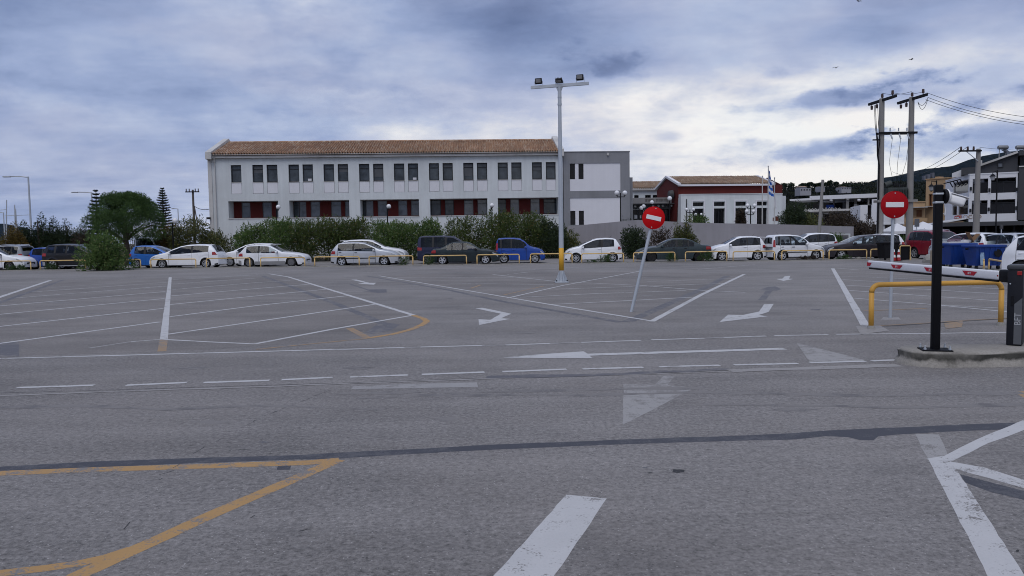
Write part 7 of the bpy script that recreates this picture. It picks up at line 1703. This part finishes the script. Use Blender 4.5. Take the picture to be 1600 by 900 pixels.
loose_tree(240, 70, 350, 70, 'dark backdrop tree behind the camper van', 'dark', 4600, spires=7, name='dark_tree')
loose_tree(128, 92, 347, 60, 'distant rounded dark tree behind the ragged ones', 'dark', 3600, spires=6, name='dark_tree')
bush(166, 47.0, 369, 84, 'big leafy oleander bush growing over the railing at the left', 'oleander', 0.0, 2.4, 1.5, low=.0, twigs=8, size=.22, lumps=20)
HG = 'oleander hedge below the white building'
bush(262, 60.5, 346, 50, 'yellowish bush around the half buried globe lamp', 'autumn', lumps=12, dens=.8, group=HG, shell=.2)
bush(300, 59.5, 343, 62, 'yellow green bush left of the office corner', 'olive', lumps=14, dens=.9, group=HG)
bush(337, 60.5, 364, 60, 'low olive bush under the office corner', 'olive', lumps=10, group=HG)
for px, top, w, lf, lab in [(397, 352, 62, 'oleander', 'oleander below the first red recess, with tall sprigs'), (440, 346, 66, 'oleander', 'oleander at the foot of the first globe lamp'), (482, 348, 60, 'oleander2', 'oleander between the first and second red recess'),
                            (520, 343, 58, 'oleander2', 'reddish dark oleander below the second red recess'), (557, 344, 58, 'oleander2', 'dense oleander right of the second red recess'), (595, 350, 56, 'oleander', 'oleander left of the second globe lamp'),
                            (634, 349, 58, 'oleander', 'oleander right of the second globe lamp'), (672, 346, 54, 'oleander', 'oleander behind the navy van'), (728, 341, 66, 'oleander2', 'rounded dark oleander behind the green saloon')]:
    bush(px, 60.2+random.uniform(-.4, .4), top, w, lab, lf, .1, 2.4, 1.15, low=random.choice((.06, .12, .2)), lumps=16, group=HG)
for px, top, w, lf, lab in [(782, 334, 66, 'oleander2', 'tall dark shrub behind the blue people carrier'), (828, 336, 74, 'oleander2', 'tallest broad dark shrub left of the floodlight pole'), (862, 348, 50, 'dark', 'dark shrub right behind the floodlight pole'), (880, 362, 54, 'olive', 'olive green shrub right of the floodlight pole')]:
    bush(px, 59.6+random.uniform(-.4, .4), top, w, lab, lf, .1, 2.6, 1.2, low=.12, lumps=18, group=HG)
bush(990, 55, 358, 46, 'dense dark shrub before the corner of the ramp wall', 'dark', .05, 2, 1.5, lumps=14)
bush(1030, 55.5, 356, 42, 'dry brown shrub behind the leaning sign', 'brown', .05, 1.6, .55, lumps=12, twigs=14, shell=.2)
loose_tree(1072, 56, 340, 40, 'young pine tree before the ramp wall', 'olive', 1900, spires=4, name='young_pine', size=.2)
bush(966, 70, 332, 38, 'shrub on the terrace by the twin globe lamp', 'dark', 1.2, 1.6, .9, lumps=9)
bush(1093, 68, 339, 34, 'rounded green shrub on the terrace by the low twin globe lamp', 'oleander', 1.4, 1.4, 1.1, lumps=9)
bush(1157, 69, 325, 18, 'rusty brown conifer shrub at the third tall window', 'brown', 1.6, 1.0, 1.6, lumps=8)
bush(1233, 66, 318, 44, 'dark green tree at the right end of the red hall', 'dark', .5, 2.4, 1.5, lumps=16)
bush(1266, 66, 334, 54, 'olive coloured shrub behind the leaning plain pole', 'olive', .5, 2.4, 1.2, lumps=13)
bush(1312, 68, 333, 66, 'dark brown thicket below the open steel hall', 'brown', .3, 2.6, 1.3, lumps=18)
bush(1344, 64, 341, 44, 'dark thicket beside the end of the ramp wall', 'brown', .1, 2.6, 1.4, lumps=16)
bush(1307, 55.2, 367, 36, 'bright green shrub in the framed opening of the ramp wall', 'bright', .1, 1.0, 1.5, lumps=9, size=.14)
bush(1411, 55, 371, 30, 'bright green shrub between the twin poles', 'bright', .0, 1.4, 1.4, lumps=8, size=.14)
bush(1358, 60, 338, 30, 'bare twiggy shrub left of the twin poles', 'brown', .0, 1.4, .25, lumps=8, twigs=16)
for px, Y, top, w, lab in [(945, 0, 401, 34, 'weeds beside the small white three door car'), (672, 0, 401, 16, 'weeds at the left foot of the railing by the green saloon'), (1050, 0, 398, 24, 'weeds before the middle of the slate green saloon'), (1103, 0, 396, 34, 'weeds at the tail of the slate green saloon'), (632, 0, 404, 20, 'weeds before the nose of the silver hatchback'),
                           (1262, 0, 402, 50, 'dry weeds before the tall white mini van'), (1318, 0, 401, 32, 'weeds before the nose of the brown estate car'), (25, 0, 416, 44, 'weeds below the white hatchback at far left'), (80, 0, 414, 26, 'weeds at the front wheel of the black car'), (925, 0, 409, 24, 'low weeds along the kerb by the floodlight pole'),
                           (1478, 36, 398, 22, 'weeds at the left dumpster'), (1548, 24, 428, 60, 'grass tuft below the barrier arm')]:
    bush(px, Y or edgeY(at(px, 47).x)+.12, top, w, lab, 'weed' if 'dry' not in lab else 'brown', 0, .5, 1.0 if 'dry' not in lab else .4, size=.13, asp=.16, lumps=8, group='weeds along the kerb', name='weed_clump', cat='weeds', twigs=3)

# ------------------------------------------------------------------ hills and mountain
def smooth_noise(x, seed):
    r = np.random.RandomState(seed); ph = r.uniform(0, 6.28, 9); return sum(math.sin(x*(1.7**k)+ph[k])/(1.6**k) for k in range(9))
FOREST = leafmat('forest', (0.008, 0.012, 0.009), (0.026, 0.031, 0.020))
def hillmat(name, c1, c2, sc):
    m, n, b = principled(name); p = n.node('ShaderNodeNewGeometry').outputs['Position']
    f = n.ramp(n.m('ADD', n.m('MULTIPLY', n.noise(p, sc, 8, .7), .7), n.m('MULTIPLY', n.noise(p, sc*.13, 4), .3)), [(.36, 0.0), (.64, 1.0)]); n.put(b.inputs['Base Color'], n.mix(f, c1, c2)); b.inputs['Roughness'].default_value = 1.0; b.inputs['Specular IOR Level'].default_value = 0.0
    bp = n.node('ShaderNodeBump', {'Strength': 1.0, 'Distance': 3.0, 'Height': n.noise(p, sc*2, 6, .7)}); n.l.new(bp.outputs[0], b.inputs['Normal']); return m
def ridge_mesh(name, prof, Y, depth, m, nx=160, ny=14, rough_=.0, seed=1, foot=0.0):
    """a hill: profile of (picture column, picture row) at its crest, falling off before and behind"""
    xs = np.linspace(prof[0][0], prof[-1][0], nx); mb = MB(); cr = []
    for x in xs:
        y = np.interp(x, [p[0] for p in prof], [p[1] for p in prof]); q = at(x, Y, 20); cr.append((q.x, ztop(q.x, Y, y)))
    for j in range(-ny, ny+1):
        f = j/ny
        for i, (x, z) in enumerate(cr):
            yy = Y+f*depth*(.6 if f < 0 else 1); s_ = (1-abs(f)**1.6)
            zz = foot+(z-foot)*s_+rough_*z*(smooth_noise(i*.35+f*3, seed)*.05+smooth_noise(f*9+i*.11, seed+3)*.06)*abs(f)*2
            mb.v.append((x*yy/Y, yy, zz-.5 if abs(f) == 1 else zz))
    k = nx; mb.f = [(j*k+i, j*k+i+1, (j+1)*k+i+1, (j+1)*k+i) for j in range(2*ny) for i in range(k-1)]; mb.mi = [0]*len(mb.f)
    o = mb.build(name, m, None, True); return tag(o, kind='structure'), cr
HM = hillmat('hill_scrub', (0.010, 0.014, 0.010), (0.030, 0.034, 0.022), .09); MM = hillmat('mountain_forest', (0.005, 0.009, 0.010), (0.016, 0.020, 0.018), .014)
hill, hc = ridge_mesh('hill', [(1020, 330), (1150, 305), (1215, 297), (1240, 296), (1262, 294), (1290, 292), (1320, 291.5), (1365, 290), (1420, 289), (1480, 292), (1600, 305), (1700, 330)], 420, 160, HM, 120, 10, .4)
mnt, mc = ridge_mesh('mountain', [(1180, 330), (1270, 312), (1330, 296), (1360, 284), (1385, 277.5), (1405, 273.5), (1425, 268), (1445, 264), (1465, 262.5), (1480, 261), (1490, 258), (1510, 250), (1530, 244.5), (1550, 241.5), (1570, 239), (1600, 235), (1680, 228), (1800, 236), (1950, 300)], 2600, 1200, MM, 150, 12, .6, 5)
far, fc = ridge_mesh('far_hills', [(-400, 352), (-250, 345), (-120, 347), (-30, 348.5), (8, 349.5), (20, 351.5), (40, 356), (70, 362), (100, 366), (130, 372), (170, 379)], 3200, 900, MM, 60, 8, .5, 9)
# wooded cover of the near hill, joined: nobody could count it
pts, ups = [], []
for i in range(2600):
    k = random.randrange(len(hc)-1); x, z = hc[k]; f = -random.random()**1.3; yy = 420+f*160*.6; s_ = 1-abs(f)**1.6; zz = z*s_; xx = (x+(hc[k+1][0]-x)*random.random())*yy/420; r = random.uniform(1.2, 2.6)
    for _ in range(20):
        u = np.random.normal(0, 1, 3); u /= np.linalg.norm(u); u[2] = abs(u[2]); pts.append(np.array((xx, yy, zz+.3))+u*np.array((r, r, r*.8))*random.uniform(.5, 1)); ups.append(u)
tag(leaf_mesh('hill_wood', np.array(pts), np.array(ups), .85, .6, FOREST, None, .5, .3), kind='stuff')
def hill_tree(px, top, base, wpx, label):
    Y = 400; b = at(px, Y, 20); zb_ = ztop(b.x, Y, base); zt_ = ztop(b.x, Y, top); w = wpx/FPX*Y; o = thing('hill_tree', (b.x, Y, zb_), label, 'tree', 'umbrella pines on the hill crest')
    cl = [((random.uniform(-.33, .33)*w, random.uniform(-.3, .3)*w, (zt_-zb_)*random.uniform(.62, .86)), (w*.22, w*.22, (zt_-zb_)*.16)) for _ in range(9)]; c, u = clump_points(700, cl, .2); leaf_mesh('crown', c, u, .7, .5, LEAF['dark'], o, .6, .3)
    mb = MB(); mb.tube([(0, 0, -2), (0, 0, (zt_-zb_)*.7)], [.4, .25], 6); mb.build('trunk', BARK, o)
for x, t, bs, w, lab in [(1226, 287, 297, 14, 'broad dark tree at the left start of the hill crest'), (1237.5, 286.5, 296, 9, 'small round tree with bare trunk on the hill crest'), (1257, 287, 295, 14, 'flat tree above the hillside house'), (1265, 285.5, 294, 9, 'tree at the right of the hillside house'), (1273, 288, 293, 6, 'tiny thin tree right of the house trees'),
                         (1281, 287, 293, 10, 'dark clump left of the leaning plain pole top'), (1292, 286, 292, 12, 'low half of the umbrella shaped pair'), (1296, 283, 291, 11, 'tallest umbrella shaped tree on the hill crest'), (1306.5, 285, 292, 6, 'narrow pointed tree on the hill crest'), (1318, 289, 293, 16, 'low wide tree right of the pointed one'), (1335, 289, 293, 20, 'rightmost low tree on the hill crest')]:
    hill_tree(x, t, bs, w, lab)
def hill_house(px0, px1, ytop_, ybot, Y, label):
    a, b = at(px0, Y, 20), at(px1, Y, 20); c = (a+b)/2; z1, z0 = ztop(c.x, Y, ytop_), ztop(c.x, Y, ybot); w = b.x-a.x; o = thing('hillside_house', (c.x, Y, z0), label, 'house', 'houses on the hill'); h = z1-z0
    mb = MB(); mb.box((0, 0, h*.25-1), (w, 7, h*.5+2)); mb.box((-w*.1, 1, h*.62), (w*.6, 6, h*.30)); mb.build('wall', mat('hill_house_wall', (.30, .30, .33), .9, var=.15), o)
    mb = MB(); mb.add([(-w*.42, -2.4, h*.77), (w*.22, -2.4, h*.77), (w*.22, 4.4, h*.77), (-w*.42, 4.4, h*.77), (-w*.42, 1, h), (w*.22, 1, h)], [(0, 1, 5, 4), (2, 3, 4, 5), (1, 2, 5), (3, 0, 4)]); mb.build('roof', TILE2, o)
    for k in range(4):
        mb = MB(); mb.box((-w*.38+k*w*.25, -3.52, h*.24), (w*.12, .1, h*.22)); mb.build('window', DGLASS, o)
hill_house(1246, 1263, 290.5, 299.5, 372, 'pale two level house on the hillside above the open hall'); hill_house(1310, 1325, 291.5, 296, 380, 'small pale house near the hill crest'); hill_house(1278, 1284, 291, 294, 380, 'tiny pale house behind the leaning plain pole')
# quarry scar and scattered far houses on the mountain
for i, (x, y, w, h) in enumerate(((1449, 273, 5, 2), (1456, 270.5, 4, 2), (1443, 275, 4, 1.4))):
    Y = 2280; b = at(x, Y, 100); z = ztop(b.x, Y, y); W_ = w/FPX*Y
    o = thing('mountain_house', (b.x, Y, z), ('largest', 'upper', 'lower left')[i]+' pale building in the cluster on the dark mountain', 'house', 'pale buildings on the mountain'); mb = MB(); mb.box((0, 0, -8), (W_*.8, 12, h/FPX*Y*.5+16)); mb.build('wall', mat('far_house', (.12, .12, .135), .9), o)

# ------------------------------------------------------------------ air
HAZE = 0.000014
if HAZE:
    mb = MB(); mb.box((0, 3000, 600), (9400, 8400, 1280)); hz = mb.build('haze', []); me = hz.data
    m = bpy.data.materials.new('haze'); m.use_nodes = True; n = NT(m.node_tree); n.n.clear(); out = n.node('ShaderNodeOutputMaterial'); pv = n.node('ShaderNodeVolumePrincipled', {'Color': (0.40, 0.60, 1.0), 'Density': HAZE, 'Anisotropy': 0.0}); n.l.new(pv.outputs[0], out.inputs['Volume']); me.materials.append(m); tag(hz, kind='stuff')
    hz.display_type = 'WIRE'
